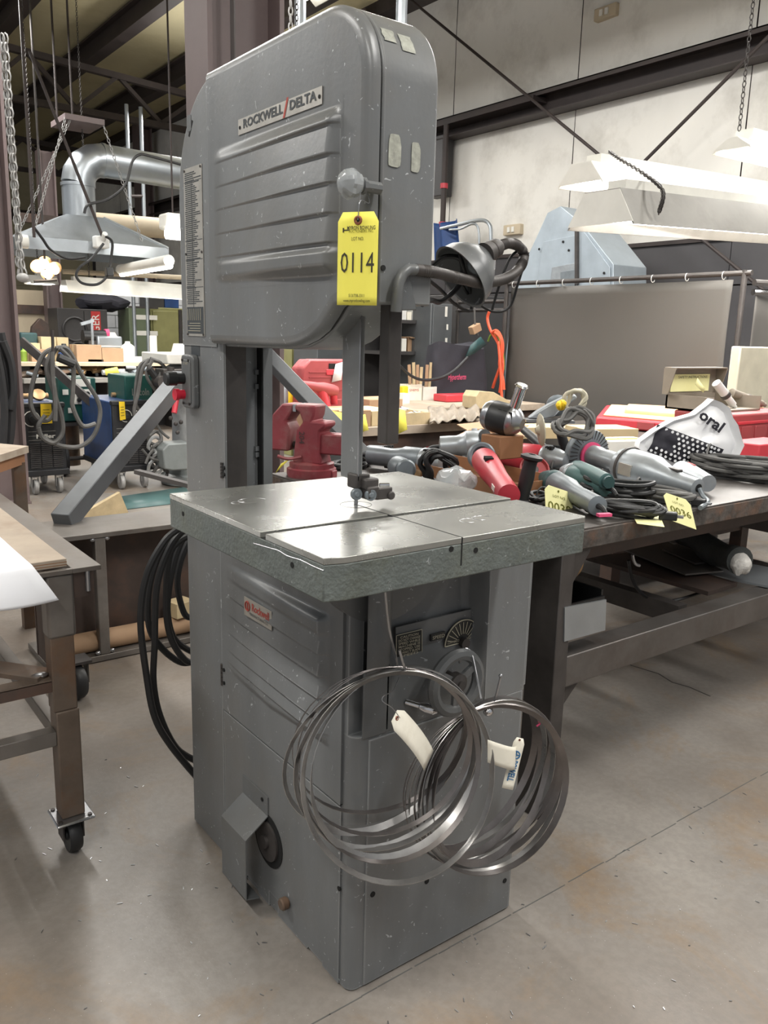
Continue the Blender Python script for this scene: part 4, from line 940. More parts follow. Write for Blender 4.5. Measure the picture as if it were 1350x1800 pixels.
# plates stored on the lower frame
def slab_q(name, pts, z, t, m, label, cat, group=None):
    P_ = [PL(2, z, *p) for p in pts]; q = B(); q.add(P_+[p-V((0, 0, t)) for p in P_], [(0, 1, 2, 3), (7, 6, 5, 4), (0, 4, 5, 1), (1, 5, 6, 2), (2, 6, 7, 3), (3, 7, 4, 0)])
    return tag(q.build(name, m, smooth=0), label, cat, group)
g = 'plates stored under the bench'
slab_q('brown_board', ((1030, 978), (1115, 970), (1296, 1024), (1245, 1040)), .528, .016, 'beam_brown', 'long brown board on the lower frame of the steel bench', 'board', g)
slab_q('steel_sheet', ((1095, 965), (1170, 950), (1272, 1003), (1205, 1009)), .545, .006, 'mill_steel', 'grey steel sheet lying on top of the brown board', 'steel sheet', g)
slab_q('steel_sheet', ((1165, 965), (1205, 950), (1262, 985), (1222, 990)), .556, .006, 'bench_steel', 'small dark steel sheet beside the rolled mat', 'steel sheet', g)
slab_q('steel_sheet', ((1200, 1000), (1290, 985), (1420, 1010), (1350, 1030)), .522, .008, 'galv', 'light grey steel sheet under the rolled mat', 'steel sheet', g)
a, c = PL(2, .61, 1235, 955), PL(2, .60, 1300, 990)
rm = thing('rolled_mat', 'rolled dark mat with a pale fibrous end on the sheets under the bench', 'rolled mat', c)
B().tube([a+(c-a)*(-.6+1.6*i/8)+V((0, 0, .01*math.sin(i))) for i in range(9)], .05, 16, rf=lambda t: 1+.08*math.sin(t*14)).build('mat_roll', 'mat_dark', rm)
q = B(); q.sphere(c+(c-a).normalized()*.005, .04, .04, .04, 14, 10); q.map(lambda p: p+V((1, 1, 1))*.012*noise.noise(p*40)); q.build('mat_core', 'wool', rm)
pA = [PL(1, YBn-.004, *p) for p in ((992, 1128), (1064, 1108), (1066, 1054), (993, 1068))]
q = B(); q.add(pA+[p+V((0, .006, 0)) for p in pA], [(0, 1, 2, 3), (7, 6, 5, 4), (0, 4, 5, 1), (1, 5, 6, 2), (2, 6, 7, 3), (3, 7, 4, 0)]); tag(q.build('galvanised_panel', 'galv', smooth=0), 'bright galvanised panel standing on the lower rail beside the bench leg', 'panel')
bx = thing('black_tray', 'black tray on the bench frame behind the galvanised panel', 'tray', (.99, .33, .51))
B().box(.9, 1.16, .30, .52, .511, .52).build('tray_floor', 'black_plastic', bx); q = B(); q.box(.9, 1.16, .30, .308, .52, .62); q.box(.9, 1.16, .512, .52, .52, .66); q.box(.9, .908, .308, .512, .52, .64); q.box(1.152, 1.16, .308, .512, .52, .64); q.build('tray_wall', 'black_plastic', bx)
gl = thing('work_glove', 'dark leather work glove stuffed upright in the black tray', 'glove', (1.04, .41, .53))
q = B(); q.sphere((1.04, .41, .66), .07, .04, .075); q.map(lambda p: p+V((1, 1, 1))*.014*noise.noise(p*22)); q.build('palm', 'glove_dark', gl)
for i in range(4):
    x = .995+.028*i; B().tube(catmull([(x, .405, .69), (x+.006, .40, .74), (x+.02, .385, .765-.01*abs(i-1.5)), (x+.03, .37, .75)], 4), .0145, 8).build('finger', 'glove_dark', gl)
B().tube(catmull([(1.09, .40, .66), (1.12, .385, .69), (1.125, .38, .725)], 4), .015, 8).build('thumb', 'brass', gl)
tag(B().tube(catmull([PL(1, .45, 1105, 985), PL(1, .45, 1112, 1020), PL(1, .45, 1130, 1045), PL(1, .45, 1160, 1058), PL(1, .4, 1200, 1052), PL(1, .4, 1250, 1035)], 6), .006, 7).build('cable', 'cable_black'), 'thin black cable hanging in a curve under the bench top', 'cable')
tag(B().tube(catmull([PL(1, .3, 1112, 975), PL(1, .3, 1114, 985), PL(1, .3, 1118, 992), PL(1, .3, 1124, 994)], 4), .005, 7).build('wire_hook', 'bare_steel'), 'small bent wire hook under the bench top', 'hook')
# ---- tool makers -------------------------------------------------------------
def Z(px, py, z=0): return PL(2, ZB+z, px, py)
def frame(p0, p1):
    d = (V(p1)-V(p0)).normalized(); s = d.cross(V((0, 0, 1))).normalized(); return d, s, s.cross(d)
def grip(parent, p0, p1, r=.018, m='black_plastic', name='side_handle', fl=1.9):
    l = (V(p1)-V(p0)).length; d = (V(p1)-V(p0))
    pr = [(r*.6, 0), (r*fl, .002), (r*fl, .008), (r*.85, .014), (r*.9, l*.2), (r*1.1, l*.5), (r*.95, l*.8), (r*.9, l-.014), (r*(fl*.8), l-.008), (r*(fl*.8), l-.002), (r*.5, l)]
    o = B().lathe(p0, d, pr, 18).build(name, m, parent)
    B().lathe(V(p1)-d.normalized()*.001, d, [(r*.1, 0), (r*.45, .0), (r*.45, .0022), (r*.1, .0022)], 12).build('bore', 'black_gap', o); return o
def grinder(label, tail, head, rb, mb, mh, group='angle grinders on the bench', wheel=None, guard=True, hdl=None, vents=True, spin=(0, 0, -1), tailr=.75):
    d, s, u = frame(tail, head); l = (V(head)-V(tail)).length
    t = thing('angle_grinder', label, 'angle grinder', V(tail)-V((0, 0, rb)), group)
    B().lathe(tail, d, [(rb*.3, 0), (rb*tailr, .006), (rb*tailr, l*.2), (rb*.72, l*.32), (rb*.85, l*.45), (rb, l*.5), (rb, l*.72), (rb*.95, l*.74)], 20).build('motor_body', mb, t)
    B().lathe(V(tail)+d*(l*.735), d, [(rb*.98, 0), (rb*1.05, .006), (rb*1.05, l*.06), (rb*.9, l*.10), (rb*.8, l*.16), (rb*.55, l*.24), (rb*.2, l*.265)], 20).build('gear_head', mh, t)
    sp = V(spin).normalized(); hc_ = V(tail)+d*(l*.9)
    B().lathe(hc_, sp, [(rb*.62, 0), (rb*.62, rb*.9), (rb*.4, rb*.95), (rb*.4, rb*1.15)], 16).build('spindle', mh, t)
    if wheel: B().lathe(hc_+sp*(rb*1.1), sp, [(wheel*.3, -.006), (wheel, 0), (wheel, .006), (wheel*.3, .008)], 26).build('grinding_disc', 'tool_grey', t)
    if guard: 
        a0 = s; b0 = sp.cross(a0); q = B(); R_ = rb*1.75; vs = []
        for i in range(13):
            a = PI*i/12-PI*.0; e_ = (a0*math.cos(a)+b0*math.sin(a)); vs += [hc_+sp*(rb*.8)+e_*R_, hc_+sp*(rb*1.35)+e_*R_, hc_+sp*(rb*.8)]
        q.add(vs, [f for i in range(12) for f in ((i*3, i*3+1, i*3+4, i*3+3), (i*3, i*3+3, i*3+5, i*3+2))]); q.build('wheel_guard', mh, t, solid=.003)
    if vents:
        q = B()
        for i in range(4):
            for k in (-1, 1): c_ = V(tail)+d*(l*.79+.008*i)+u*(rb*.88)+s*(k*rb*.38); q.obox(c_, d, s, u, .0024, rb*.2, .006)
        q.build('vent_slots', 'black_gap', t)
        q = B(); c_ = V(tail)+d*(l*.6)+s*(-rb*.97); q.obox(c_, d, u, s, l*.09, rb*.35, .0035); q.build('rating_plate', 'plate_silver', t)
    B().obox(V(tail)+d*(l*.32)-u*(rb*.62), d, s, u, l*.09, rb*.28, rb*.22).build('switch_paddle', 'black_plastic', t, bevel=.003)
    B().tube(catmull([V(tail)+d*.004, V(tail)-d*.03, V(tail)-d*.055-V((0, 0, .012))], 4), .007, 8, rf=lambda x: 1.35-.5*x).build('cord_boot', 'black_rubber', t)
    if hdl: grip(t, hc_+(V(hdl)-hc_)*.15, hdl, .0165)
    return t
def coil(name, label, c, rad, n, r, m, ax=(0, 0, 1), sq=.7, group=None, seed=0, ties=1, plug=True, cat='cord', ang=0, hgt=.0):
    """a tied bundle of cord: stretched loops with loose ends"""
    rs = random.Random(seed); ax = V(ax).normalized(); a = ax.cross(V((.3, .9, .1))).normalized(); b_ = ax.cross(a)
    a, b_ = a*math.cos(ang)+b_*math.sin(ang), b_*math.cos(ang)-a*math.sin(ang)
    t = thing(name, label, cat, c, group)
    for k in range(n):
        R1 = rad*(1-.32*rs.random()); ph = rs.random()*6; hh = hgt*(k/n)+rs.uniform(0, 1)*r*1.2; pts = []
        pin = .42+.3*rs.random()
        for i in range(30):
            th = 2*PI*i/30; w_ = sq*(pin+(1-pin)*abs(math.sin(th*.5+ph*0)))
            pts.append(V(c)+a*(R1*math.cos(th))+b_*(R1*sq*math.sin(th)*(.75+.25*math.cos(3*th+ph)))+ax*(hh+r+r*.9*math.sin(2*th+ph)))
        B().tube(pts, r, 7, True).build('cord_loop', m, t)
    for k in range(ties):
        e = V(c)+a*(rad*.7*(1 if k else -1)); B().tube([e+b_*(rad*sq*.48*math.cos(x))+ax*(hgt*.5+r*2+(hgt*.7+r*2.6)*math.sin(x)) for x in [2*PI*i/14 for i in range(14)]], r*.55, 5, True).build('cord_tie', 'hose_grey', t)
    if plug:
        e = V(c)+a*(rad*1.08)+ax*r*2; B().obox(e, a, b_, ax, .026, .014, .012).build('plug', 'black_rubber', t, bevel=.004)
        q = B()
        for s in (-.006, .006): q.obox(e+a*.034+b_*s, a, b_, ax, .009, .001, .0035)
        q.build('plug_pins', 'bare_steel', t)
    return t
def cbox(name, label, c, dims, rot_, m, group=None, cat='box', openf=None, tape=None):
    t = thing(name, label, cat, c, group); cx, cy, cz = c; w_, d_, h_ = dims; cr, sr = math.cos(rot_), math.sin(rot_)
    def rt(p): return V((cx+cr*p.x-sr*p.y, cy+sr*p.x+cr*p.y, cz+p.z))
    if openf:
        q = B(); th = .004
        q.box(-w_/2, w_/2, -d_/2, -d_/2+th, 0, h_); q.box(-w_/2, w_/2, d_/2-th, d_/2, 0, h_); q.box(-w_/2, -w_/2+th, -d_/2+th, d_/2-th, 0, h_); q.box(w_/2-th, w_/2, -d_/2+th, d_/2-th, 0, h_); q.box(-w_/2+th, w_/2-th, -d_/2+th, d_/2-th, 0, th)
        q.map(rt).build('box_body', m, t, smooth=0)
        for k, (dx, dy) in enumerate(((0, -1), (0, 1), (-1, 0), (1, 0))):
            if openf == 'tray': break
            x0, y0 = dx*w_/2, dy*d_/2; fl_l = min(w_, d_)*.4; up = .35 if k % 2 else -.25
            e1 = V((w_/2 if dx == 0 else x0, d_/2 if dy == 0 else y0, h_)); e0 = V((-w_/2 if dx == 0 else x0, -d_/2 if dy == 0 else y0, h_)); o_ = V((dx, dy, up)).normalized()*fl_l
            B().add([e0, e1, e1+o_, e0+o_], [(0, 1, 2, 3)]).map(rt).build('flap', m, t, solid=.004, smooth=0)
    else:
        B().box(-w_/2, w_/2, -d_/2, d_/2, 0, h_).map(rt).build('box_body', m, t, bevel=.002)
        B().box(-w_/2-.0006, w_/2+.0006, -.02, .02, h_*.55, h_+.0006).map(rt).build('tape', tape or 'kraft', t, smooth=0)
        B().box(-.0012, .0012, -d_/2, d_/2, h_-.001, h_+.0005).map(rt).build('flap_seam', 'cardboard_dark', t, smooth=0)
    return t
# ---- grinders and other tools on the bench
# open tray of brown cardboard with clear bag
tA, tB = Z(772, 838), Z(985, 890)
trc = (tA+tB)/2+V((.05, .14, 0)); dv = tB-tA
cbox('cardboard_tray', 'long shallow brown cardboard tray beside the red grinder', (trc.x, trc.y, ZB), (dv.length*1.0, .26, .055), math.atan2(dv.y, dv.x), 'cardboard_dark', openf='tray')
q = B(); bc = Z(812, 850, .06)+V((.03, .06, 0)); q.sphere((bc.x, bc.y, ZB+.055), .075, .06, .045, 18, 12); q.map(lambda p: p+V((1, 1, 1))*.022*noise.noise(p*26)); tag(q.build('plastic_bag', 'clear_bag', smooth=10), 'crumpled clear plastic bag in the cardboard tray', 'plastic bag')
# red grinder standing nose-up with its grey fan ring facing the aisle
r0, r1 = Z(893, 868, .06), Z(846, 802, .10)
tg = thing('red_drill', 'red power tool body with an open grey motor ring facing the aisle', 'power tool', r0-V((0, 0, .06)))
d, s, u = frame(r0, r1); l = (r1-r0).length
B().lathe(r0-d*.02, d, [(.012, 0), (.034, .004), (.036, l*.4), (.042, l*.6), (.046, l*.86), (.044, l*.92)], 20).build('motor_body', 'tool_red', tg)
fr_ = V((-.55, -.75, .25)).normalized()
B().lathe(r1-fr_*.03, fr_, [(.03, 0), (.047, .004), (.05, .02), (.05, .042), (.044, .046), (.034, .044), (.028, .03), (.004, .028)], 24).build('motor_ring', 'tool_grey', tg)
B().lathe(r1-fr_*.004, fr_, [(.003, 0), (.014, .0), (.014, .014), (.008, .02), (.002, .02)], 12).build('spindle', 'bare_steel', tg)
q = B()
for i in range(5):
    a = 2*PI*i/5; e1 = fr_.orthogonal().normalized(); e2 = fr_.cross(e1); q.bar(r1+fr_*.004, r1+fr_*.004+(e1*math.cos(a)+e2*math.sin(a))*.03, .006, .004, fr_)
q.build('motor_spokes', 'black_plastic', tg)
q = B()
for i in range(3): q.obox(r0+d*(l*.55+.014*i)+u*.036-s*.012, s, d, u, .014, .003, .010)
q.build('vent_slots', 'black_gap', tg)
q = B()
for i in range(3): q.obox(r0+d*(l*.12)+s*(-.034)+u*(.006*i-.004), d, u, s, .022, .0016, .002)
q.build('label_stripes', 'lamp_white', tg)
# upright black side handle by the saw table
h0, h1_ = Z(915, 882, .012), PL(1, Z(915, 882).y+.0, 946, 806)
sh_ = thing('tool_grip', 'black rubber side handle standing upright with a wide flange, beside the saw table', 'handle', h0-V((0, 0, .012)))
h1_ = h0+V((.018, -.02, .165))
B().lathe(h0-V((0, 0, .012)), h1_-h0, [(.02, 0), (.047, .004), (.049, .012), (.03, .016), (.022, .022), (.021, .05), (.0235, .09), (.021, .13), (.022, .145), (.034, .152), (.035, .160), (.02, .166), (.012, .166), (.012, .150), (.002, .150)], 24).build('grip', 'black_rubber', sh_)
B().cyl(h0-V((0, 0, .012)), h0+V((0, 0, .006)), .01, 12).build('stud', 'bare_steel', sh_)
# grinder with red sleeve and silver head
grinder('angle grinder with a red body and silver gear head, its black handle upright', Z(846, 796, .05), Z(1000, 812, .06), .056, 'tool_red', 'tool_light', hdl=Z(905, 790, .055)+V((0, 0, .11)), guard=True)
grinder('grey angle grinder with chrome wire handle beside the black cord coil', Z(650, 800, .05), Z(780, 815, .055), .05, 'tool_grey', 'tool_light', wheel=.06, spin=(0, -.3, -1), hdl=None)
grinder('grey angle grinder lying on its side behind the saw blade guides', Z(600, 795, .03), Z(700, 800, .035), .036, 'tool_grey', 'dark_steel', spin=(.2, -1, -.1), guard=False, wheel=.02)
grinder('old silver angle grinder in the middle of the pile', Z(772, 785, .06), Z(868, 778, .085), .058, 'tool_light', 'tool_grey', spin=(0, 1, -.2), guard=True, hdl=Z(850, 800, .05)+V((0, 0, .08)))
sn = thing('sanding_knob', 'round pale knob of a sander beside the saw blade guides', 'sander', Z(705, 828))
p = Z(712, 828, .045); B().lathe(p+V((.03, .05, 0)), (-.45, -.9, .1), [(.012, 0), (.02, .01), (.024, .03), (.034, .045), (.036, .055), (.03, .062), (.003, .063)], 22).build('knob', 'tool_grey', sn); B().lathe(p+V((.06, .12, -.005)), (-.4, -.9, 0), [(.01, 0), (.04, .002), (.042, .05), (.03, .075)], 18).build('motor_body', 'tool_grey', sn)
grinder('dark green grinder lying behind the tangled black cords', Z(1052, 890, .04), Z(955, 838, .05), .04, 'tool_grey', 'teal_dark', guard=False, spin=(0, 0, -1), vents=False)
grinder('green sander with a bare round body above the black cords', Z(1068, 858, .045), Z(990, 828, .055), .04, 'tool_teal', 'tool_light', guard=False, vents=False)
o = thing('straight_grinder', 'small pale green straight grinder lying above the black cords', 'power tool', Z(1040, 845))
a, c = Z(1012, 822, .075), Z(1066, 846, .07); B().lathe(a, c-a, [(.012, 0), (.026, .003), (.03, .03), (.03, .10), (.026, (c-a).length), (.012, (c-a).length+.004)], 18).build('motor_body', 'tool_teal', o); B().cyl(c, c+(c-a).normalized()*.02, .02, 14).build('collar', 'teal_dark', o)
hh_ = thing('tool_grip', 'black rubber side handle with a thin steel flange, leaning by the wire wheel', 'handle', Z(1000, 815)); a, c = Z(1000, 812, .03), Z(978, 772, .10)
c = a+V((-.045, .03, .15)); grip(hh_, a, c, .019, 'black_rubber', 'grip'); B().lathe(a-(c-a).normalized()*.012, c-a, [(.01, 0), (.04, .003), (.042, .008), (.01, .011)], 22).build('flange', 'bare_steel', hh_)
# long straight grinder with a wire wheel
lg0, lg1 = Z(1228, 858, .05), Z(1040, 800, .085)
lgm = thing('wheel_grinder', 'long straight grinder with a large wire wheel and pink ring', 'grinder', lg0-V((0, 0, .05))); d, s, u = frame(lg0, lg1); l = (lg1-lg0).length
B().lathe(lg0, d, [(.012, 0), (.03, .004), (.032, l*.12), (.036, l*.2), (.05, l*.3), (.066, l*.38), (.068, l*.62), (.06, l*.68), (.038, l*.70), (.036, l*.9), (.04, l*.92), (.04, l*.99), (.02, l)], 26).build('motor_body', 'tool_light', lgm)
B().lathe(lg0+d*(l*.60), d, [(.066, 0), (.072, .003), (.072, .012), (.066, .015)], 26).build('band', 'dark_steel', lgm)
B().obox(lg0+d*(l*.52)-s*.066+u*.004, d, u, s, .03, .02, .004).build('rating_plate', 'plate_silver', lgm)
B().lathe(lg1-d*.004, d, [(.042, 0), (.05, .002), (.05, .01), (.042, .012)], 22).build('ring', 'pink', lgm)
B().lathe(lg1+d*.008, d, [(.04, 0), (.092, .006), (.096, .012), (.096, .034), (.092, .04), (.04, .046)], 40).build('wire_wheel', 'tool_grey', lgm, smooth=60)
q = B(); e1 = d.orthogonal().normalized(); e2 = d.cross(e1)
for i in range(34):
    a = 2*PI*i/34; e_ = e1*math.cos(a)+e2*math.sin(a); q.bar(lg1+d*.012+e_*.045, lg1+d*.013+e_*.094, .003, .004, d)
q.build('wheel_knots', 'dark_steel', lgm)
B().lathe(lg0-d*.0, d, [(.002, -.001), (.014, -.001), (.014, .002), (.002, .002)], 14).build('bore', 'black_gap', lgm)
B().obox(lg0+d*(l*.22)+u*.03, d, s, u, .03, .012, .012).build('trigger', 'dark_steel', lgm, bevel=.003)
q = B(); q.tube(catmull([lg0-d*.003, lg0-d*.02+V((0, 0, -.02)), lg0+V((-.02, -.05, -.035)), lg0+V((-.10, -.075, -.042))], 5), .008, 8); q.build('cord', 'tool_grey', lgm)
a, c = Z(1098, 845, .03), Z(1212, 858, .025); q = B(); q.add([a, c, c+V((-.03, 0, .022)), a+V((0, 0, .028))], [(0, 1, 2, 3)]); tag(q.build('yellow_strap', 'label_yellow', solid=.002), 'flat yellow strap under the long straight grinder', 'strap')
o = thing('tool_casing', 'grey tool casing with a square red label beside the white bag', 'power tool', Z(1200, 838)); a, c = Z(1195, 828, .05), Z(1245, 850, .04)
B().lathe(a, c-a, [(.02, 0), (.04, .006), (.042, .06), (.03, (c-a).length)], 18).build('casing', 'tool_light', o); B().obox(a+(c-a)*.15+V((-.012, -.035, .018)), (c-a), (0, 0, 1), (c-a).cross(V((0, 0, 1))), .025, .022, .004).build('label_plate', 'label_red', o)
# cords
g = 'tied cords on the bench'
cpk = coil('extension_cord', 'black cord tied in a flat bundle with pink marks at the bench edge', Z(1090, 908), .125, 9, .0075, 'cable_black', sq=.42, group=g, seed=2, ang=2.5, hgt=.03)
coil('extension_cord', 'black cord bundle lying on top of the pink-marked one', Z(1085, 878, .0), .12, 8, .0075, 'cable_black', sq=.5, group=g, seed=5, ang=2.4, hgt=.05)
coil('extension_cord', 'black cord bundle under the long grinder beside tag 0036', Z(1160, 882), .11, 8, .0075, 'hose_grey', sq=.5, group=g, seed=8, ang=2.2, hgt=.03)
coil('extension_cord', 'big heap of grey and black cord beside the white bag', Z(1315, 842), .22, 13, .0085, 'hose_grey', sq=.6, group=g, seed=9, ang=2.3, hgt=.07)
coil('extension_cord', 'thick black cord coil standing in the cardboard tray', Z(772, 830, .05), .075, 5, .010, 'cable_black', ax=(.55, .8, .2), sq=.95, group=g, seed=4, plug=False)
coil('extension_cord', 'black cord coiled flat in front of the red vise', Z(615, 822), .10, 5, .007, 'cable_black', sq=.6, group=g, seed=14, ang=.5)
q = B(); e = Z(1062, 905, .055); q.obox(e, (1, -.35, 0), (.35, 1, 0), (0, 0, 1), .02, .008, .004); plabel(q.build('pink_tape', 'pink', cpk), 'strip of pink tape')
# auction tags lying on the bench
def ftag(label, pts, z, m, num, group='pale lot tags on the bench'):
    P_ = [PL(2, z, *p) for p in pts]   # bl, br, tr, tl
    t = thing('lot_tag', label, 'tag', P_[0], group); q = B(); k = .18
    a, b_, c_, d_ = P_; q.add([a, b_, b_+(c_-b_)*(1-k), c_+(d_-c_)*k, d_+(c_-d_)*k, a+(d_-a)*(1-k)], [(0, 1, 2, 3, 4, 5)]); q.build('tag_card', m, t, solid=.0008, smooth=0)
    ux = (b_-a).normalized(); uy = (d_-a).normalized(); nz = ux.cross(uy)
    uy = nz.cross(ux); ctr = (a+b_+c_+d_)/4
    text('lettering', num, (d_-a).length*.32, ctr-uy*(d_-a).length*.08+nz*.0012, ux, uy, 'ink_olive', t, width=(b_-a).length*.82)
    text('lettering', 'LOT NO.', (d_-a).length*.09, ctr+uy*(d_-a).length*.2+nz*.0012, ux, uy, 'ink_olive', t, width=(b_-a).length*.5)
    return t
# hanging over the bench edge
yv = YBn-.008
def vtag(label, pts, y, m, num, group='pale lot tags on the bench', lean=.02):
    P_ = [PL(1, y-(lean if i < 2 else 0), *p) for i, p in enumerate(pts)]
    t = thing('lot_tag', label, 'tag', P_[0], group); a, b_, c_, d_ = P_; k = .15
    B().add([a, b_, b_+(c_-b_)*(1-k), c_+(d_-c_)*k, d_+(c_-d_)*k, a+(d_-a)*(1-k)], [(0, 1, 2, 3, 4, 5)]).build('tag_card', m, t, solid=.0008, smooth=0)
    ux = (b_-a).normalized(); uy = (d_-a).normalized(); nz = ux.cross(uy).normalized(); ctr = (a+b_+c_+d_)/4; hh = (d_-a).length; ww = (b_-a).length
    text('lettering', num, hh*.34, ctr-uy*hh*.06+nz*.0014, ux, uy, 'ink_olive', t, width=ww*.8)
    text('lettering', 'LOT NO.', hh*.1, ctr+uy*hh*.24+nz*.0014, ux, uy, 'ink_olive', t, width=ww*.45)
    e = d_+(c_-d_)*.5-uy*hh*.09+nz*.001; B().lathe(e, nz, [(.0005, 0), (.004, 0), (.004, .0006), (.0005, .0006)], 10).build('eyelet', 'ink_olive', t)
    return t
vtag('pale yellow lot tag numbered 0036 hanging over the bench edge', ((1180, 915), (1224, 931), (1212, 880), (1164, 864)), YBn-.01, 'tag_pale', '0036')
vtag('pale yellow lot tag half hidden behind the saw table', ((960, 915), (1010, 928), (1004, 866), (957, 850)), .42, 'tag_pale', '0039')
# white plastic carrier bag with black printed net pattern
bgc = Z(1222, 828)
bag_ = thing('plastic_carrier_bag', 'white plastic bag with a black printed dot pattern lying on the bench', 'plastic bag', bgc)
b0 = Z(1215, 830); ra = V((RT.x, RT.y, 0)).normalized(); ua = V((0, 0, 1)); fa = V((-FW.x, -FW.y, 0)).normalized()
sb_ = (b0-CAM).dot(FW)/F
outl = [(x*sb_, -y*sb_) for x, y in ((-97, -45), (-75, -28), (-40, -6), (0, 10), (28, 18), (42, 18), (52, 4), (70, -8), (87, -55), (80, -70), (72, -90), (62, -102), (55, -118), (40, -128), (25, -133), (16, -124), (-5, -106), (-40, -95), (-70, -76), (-95, -56))]
cen = (5*sb_, 58*sb_)
def bagpt(i, k, off=0):
    x, z = outl[i % len(outl)]; f = k; X_ = cen[0]+(x-cen[0])*f; Zz = cen[1]+(z-cen[1])*f
    bulge = .085*math.sqrt(max(0, 1-f*f))*(1+.25*noise.noise(V((X_*20, Zz*20, 3)))) + .012*noise.noise(V((X_*34, Zz*34, 9)))
    return b0+ra*X_+ua*(Zz-.012)+fa*(bulge+off)+V((.04, .05, 0))
n = len(outl); ks = (1, .93, .82, .68, .5, .3, .12); vs = []; fs = []
for k in ks: vs += [bagpt(i, k) for i in range(n)]
vs.append(bagpt(0, 0)); m_ = len(ks)
for k in range(m_-1): fs += [(k*n+i, k*n+(i+1) % n, (k+1)*n+(i+1) % n, (k+1)*n+i) for i in range(n)]
fs += [((m_-1)*n+i, (m_-1)*n+(i+1) % n, m_*n) for i in range(n)]
nb = len(vs)
for k in ks: vs += [bagpt(i, k)-fa*(bagpt(i, k)-b0).dot(fa)*1.0-fa*.05*math.sqrt(max(0, 1-k*k)) for i in range(n)]
for k in range(m_-1): fs += [(nb+k*n+i, nb+k*n+(i+1) % n, nb+(k+1)*n+(i+1) % n, nb+(k+1)*n+i) for i in range(n)]
fs += [(i, (i+1) % n, nb+(i+1) % n, nb+i) for i in range(n)]
fs.append(tuple(nb+(m_-1)*n+i for i in range(n)))
B().add(vs, fs).build('bag_film', 'bag_white', bag_, smooth=50)
def onbag(X_, Zz, off):
    # surface height over (X,Z): invert radial fraction numerically
    dx, dz = X_-cen[0], Zz-cen[1]; an = math.atan2(dz, dx); best = 1e9; fr_ = 0
    for i in range(n):
        x0, z0 = outl[i][0]-cen[0], outl[i][1]-cen[1]; x1, z1 = outl[(i+1) % n][0]-cen[0], outl[(i+1) % n][1]-cen[1]
        den = dx*(z1-z0)-dz*(x1-x0)
        if abs(den) < 1e-9: continue
        t = (x0*(z1-z0)-z0*(x1-x0))/den; s_ = (x0*dz-z0*dx)/den if abs(den) > 1e-9 else -1
        if t > 0 and 0 <= s_ <= 1: fr_ = max(fr_, 1/t)
    f = min(fr_, .995)
    bulge = .085*math.sqrt(max(0, 1-f*f))*(1+.25*noise.noise(V((X_*20, Zz*20, 3)))) + .012*noise.noise(V((X_*34, Zz*34, 9)))
    return b0+ra*X_+ua*(Zz-.012)+fa*(bulge+off)+V((.04, .05, 0))
q = B()   # black print: strip grid with light dots left open
def strip(u, v):
    return onbag((-80+110*u+18*v)*sb_, (40-44*u+46*v+6*u*v)*sb_, .013)
q.grid(strip, 26, 14).build('black_print', 'bag_black', bag_, smooth=60)
q = B()
for i in range(13):
    for j in range(7):
        u = (i+.5+(j % 2)*.5)/13.5; v = (j+.5)/7
        if u < .28 and .35 < v < .8: continue
        c_ = strip(u, v)+fa*.004; r_ = .0062
        q.add([c_+ra*r_*math.cos(a)+ua*r_*math.sin(a) for a in [2*PI*k/7 for k in range(7)]], [tuple(range(7))])
q.build('print_dots', 'bag_white', bag_, smooth=0)['kind'] = 'stuff'
ctr = onbag(22*sb_, 96*sb_, .008); text('lettering', 'oral', .06, ctr, (ra*.80-ua*.52), (ua*.8+ra*.5), 'bag_black', bag_, width=.11, bold=.03)
# lidded cartons and cases further along the bench
cbox('carton', 'yellow-brown carton lying behind the chrome polisher', tuple(Z(962, 772)+V((.05, .1, 0))), (.34, .2, .06), -.4, 'kraft')
cbox('carton', 'yellow-brown carton beneath the red open case', tuple(Z(1075, 790)+V((.1, .15, 0))), (.30, .2, .09), -.35, 'kraft')
cbox('carton', 'white carton with yellow tape beside the wire wheel', tuple(Z(1090, 800)), (.24, .16, .075), -.3, 'lamp_white', tape='label_yellow')
cbox('carton', 'open brown carton flap behind the old silver grinder', tuple(Z(880, 778)+V((.03, .08, 0))), (.22, .18, .05), .2, 'cardboard', openf='flaps')
# big silver polisher standing on the carton
p0, p1 = Z(858, 745, .135), Z(922, 752, .10)
po = thing('polisher', 'black and silver polisher with an upright chrome handle', 'polisher', Z(890, 778)); 
a, c = DI(852, 726, 3.05), DI(925, 748, 2.95); d = (c-a).normalized()
B().lathe(a, d, [(.01, 0), (.046, .006), (.055, .02), (.055, .034)], 24).build('end_cap', 'bare_steel', po)
B().lathe(a+d*.034, d, [(.056, 0), (.058, .004), (.058, .075), (.056, .08)], 24).build('motor_body', 'black_plastic', po)
B().lathe(a+d*.114, d, [(.056, 0), (.055, .01), (.04, .03), (.02, .045)], 24).build('gear_head', 'bare_steel', po)
q = B()
for i in range(3): q.obox(a+d*(.05+.022*i)-V((.03, .045, -.012)), d, (0, 0, 1), (.5, .8, 0), .007, .02, .004)
q.build('vent_slots', 'black_gap', po)
hb = a+d*.115+V((0, 0, .03)); ht_ = DI(918, 676, 2.95); B().lathe(hb, ht_-hb, [(.01, 0), (.013, .02), (.02, .025), (.02, (ht_-hb).length-.01), (.025, (ht_-hb).length-.006), (.02, (ht_-hb).length), (.003, (ht_-hb).length)], 18).build('chrome_handle', 'chrome', po)
e = c+d*.015+V((.03, 0, -.015)); B().lathe(e, (.75, -.5, .1), [(.01, 0), (.02, .012), (.055, .016), (.06, .02), (.055, .024), (.01, .026)], 24).build('backing_pad', 'plate_line', po)
B().obox(a+d*.08-V((0, 0, .10)), (1, 0, 0), (0, 1, 0), (0, 0, 1), .06, .05, .042).build('stand_foot', 'cardboard_dark', po, bevel=.004)
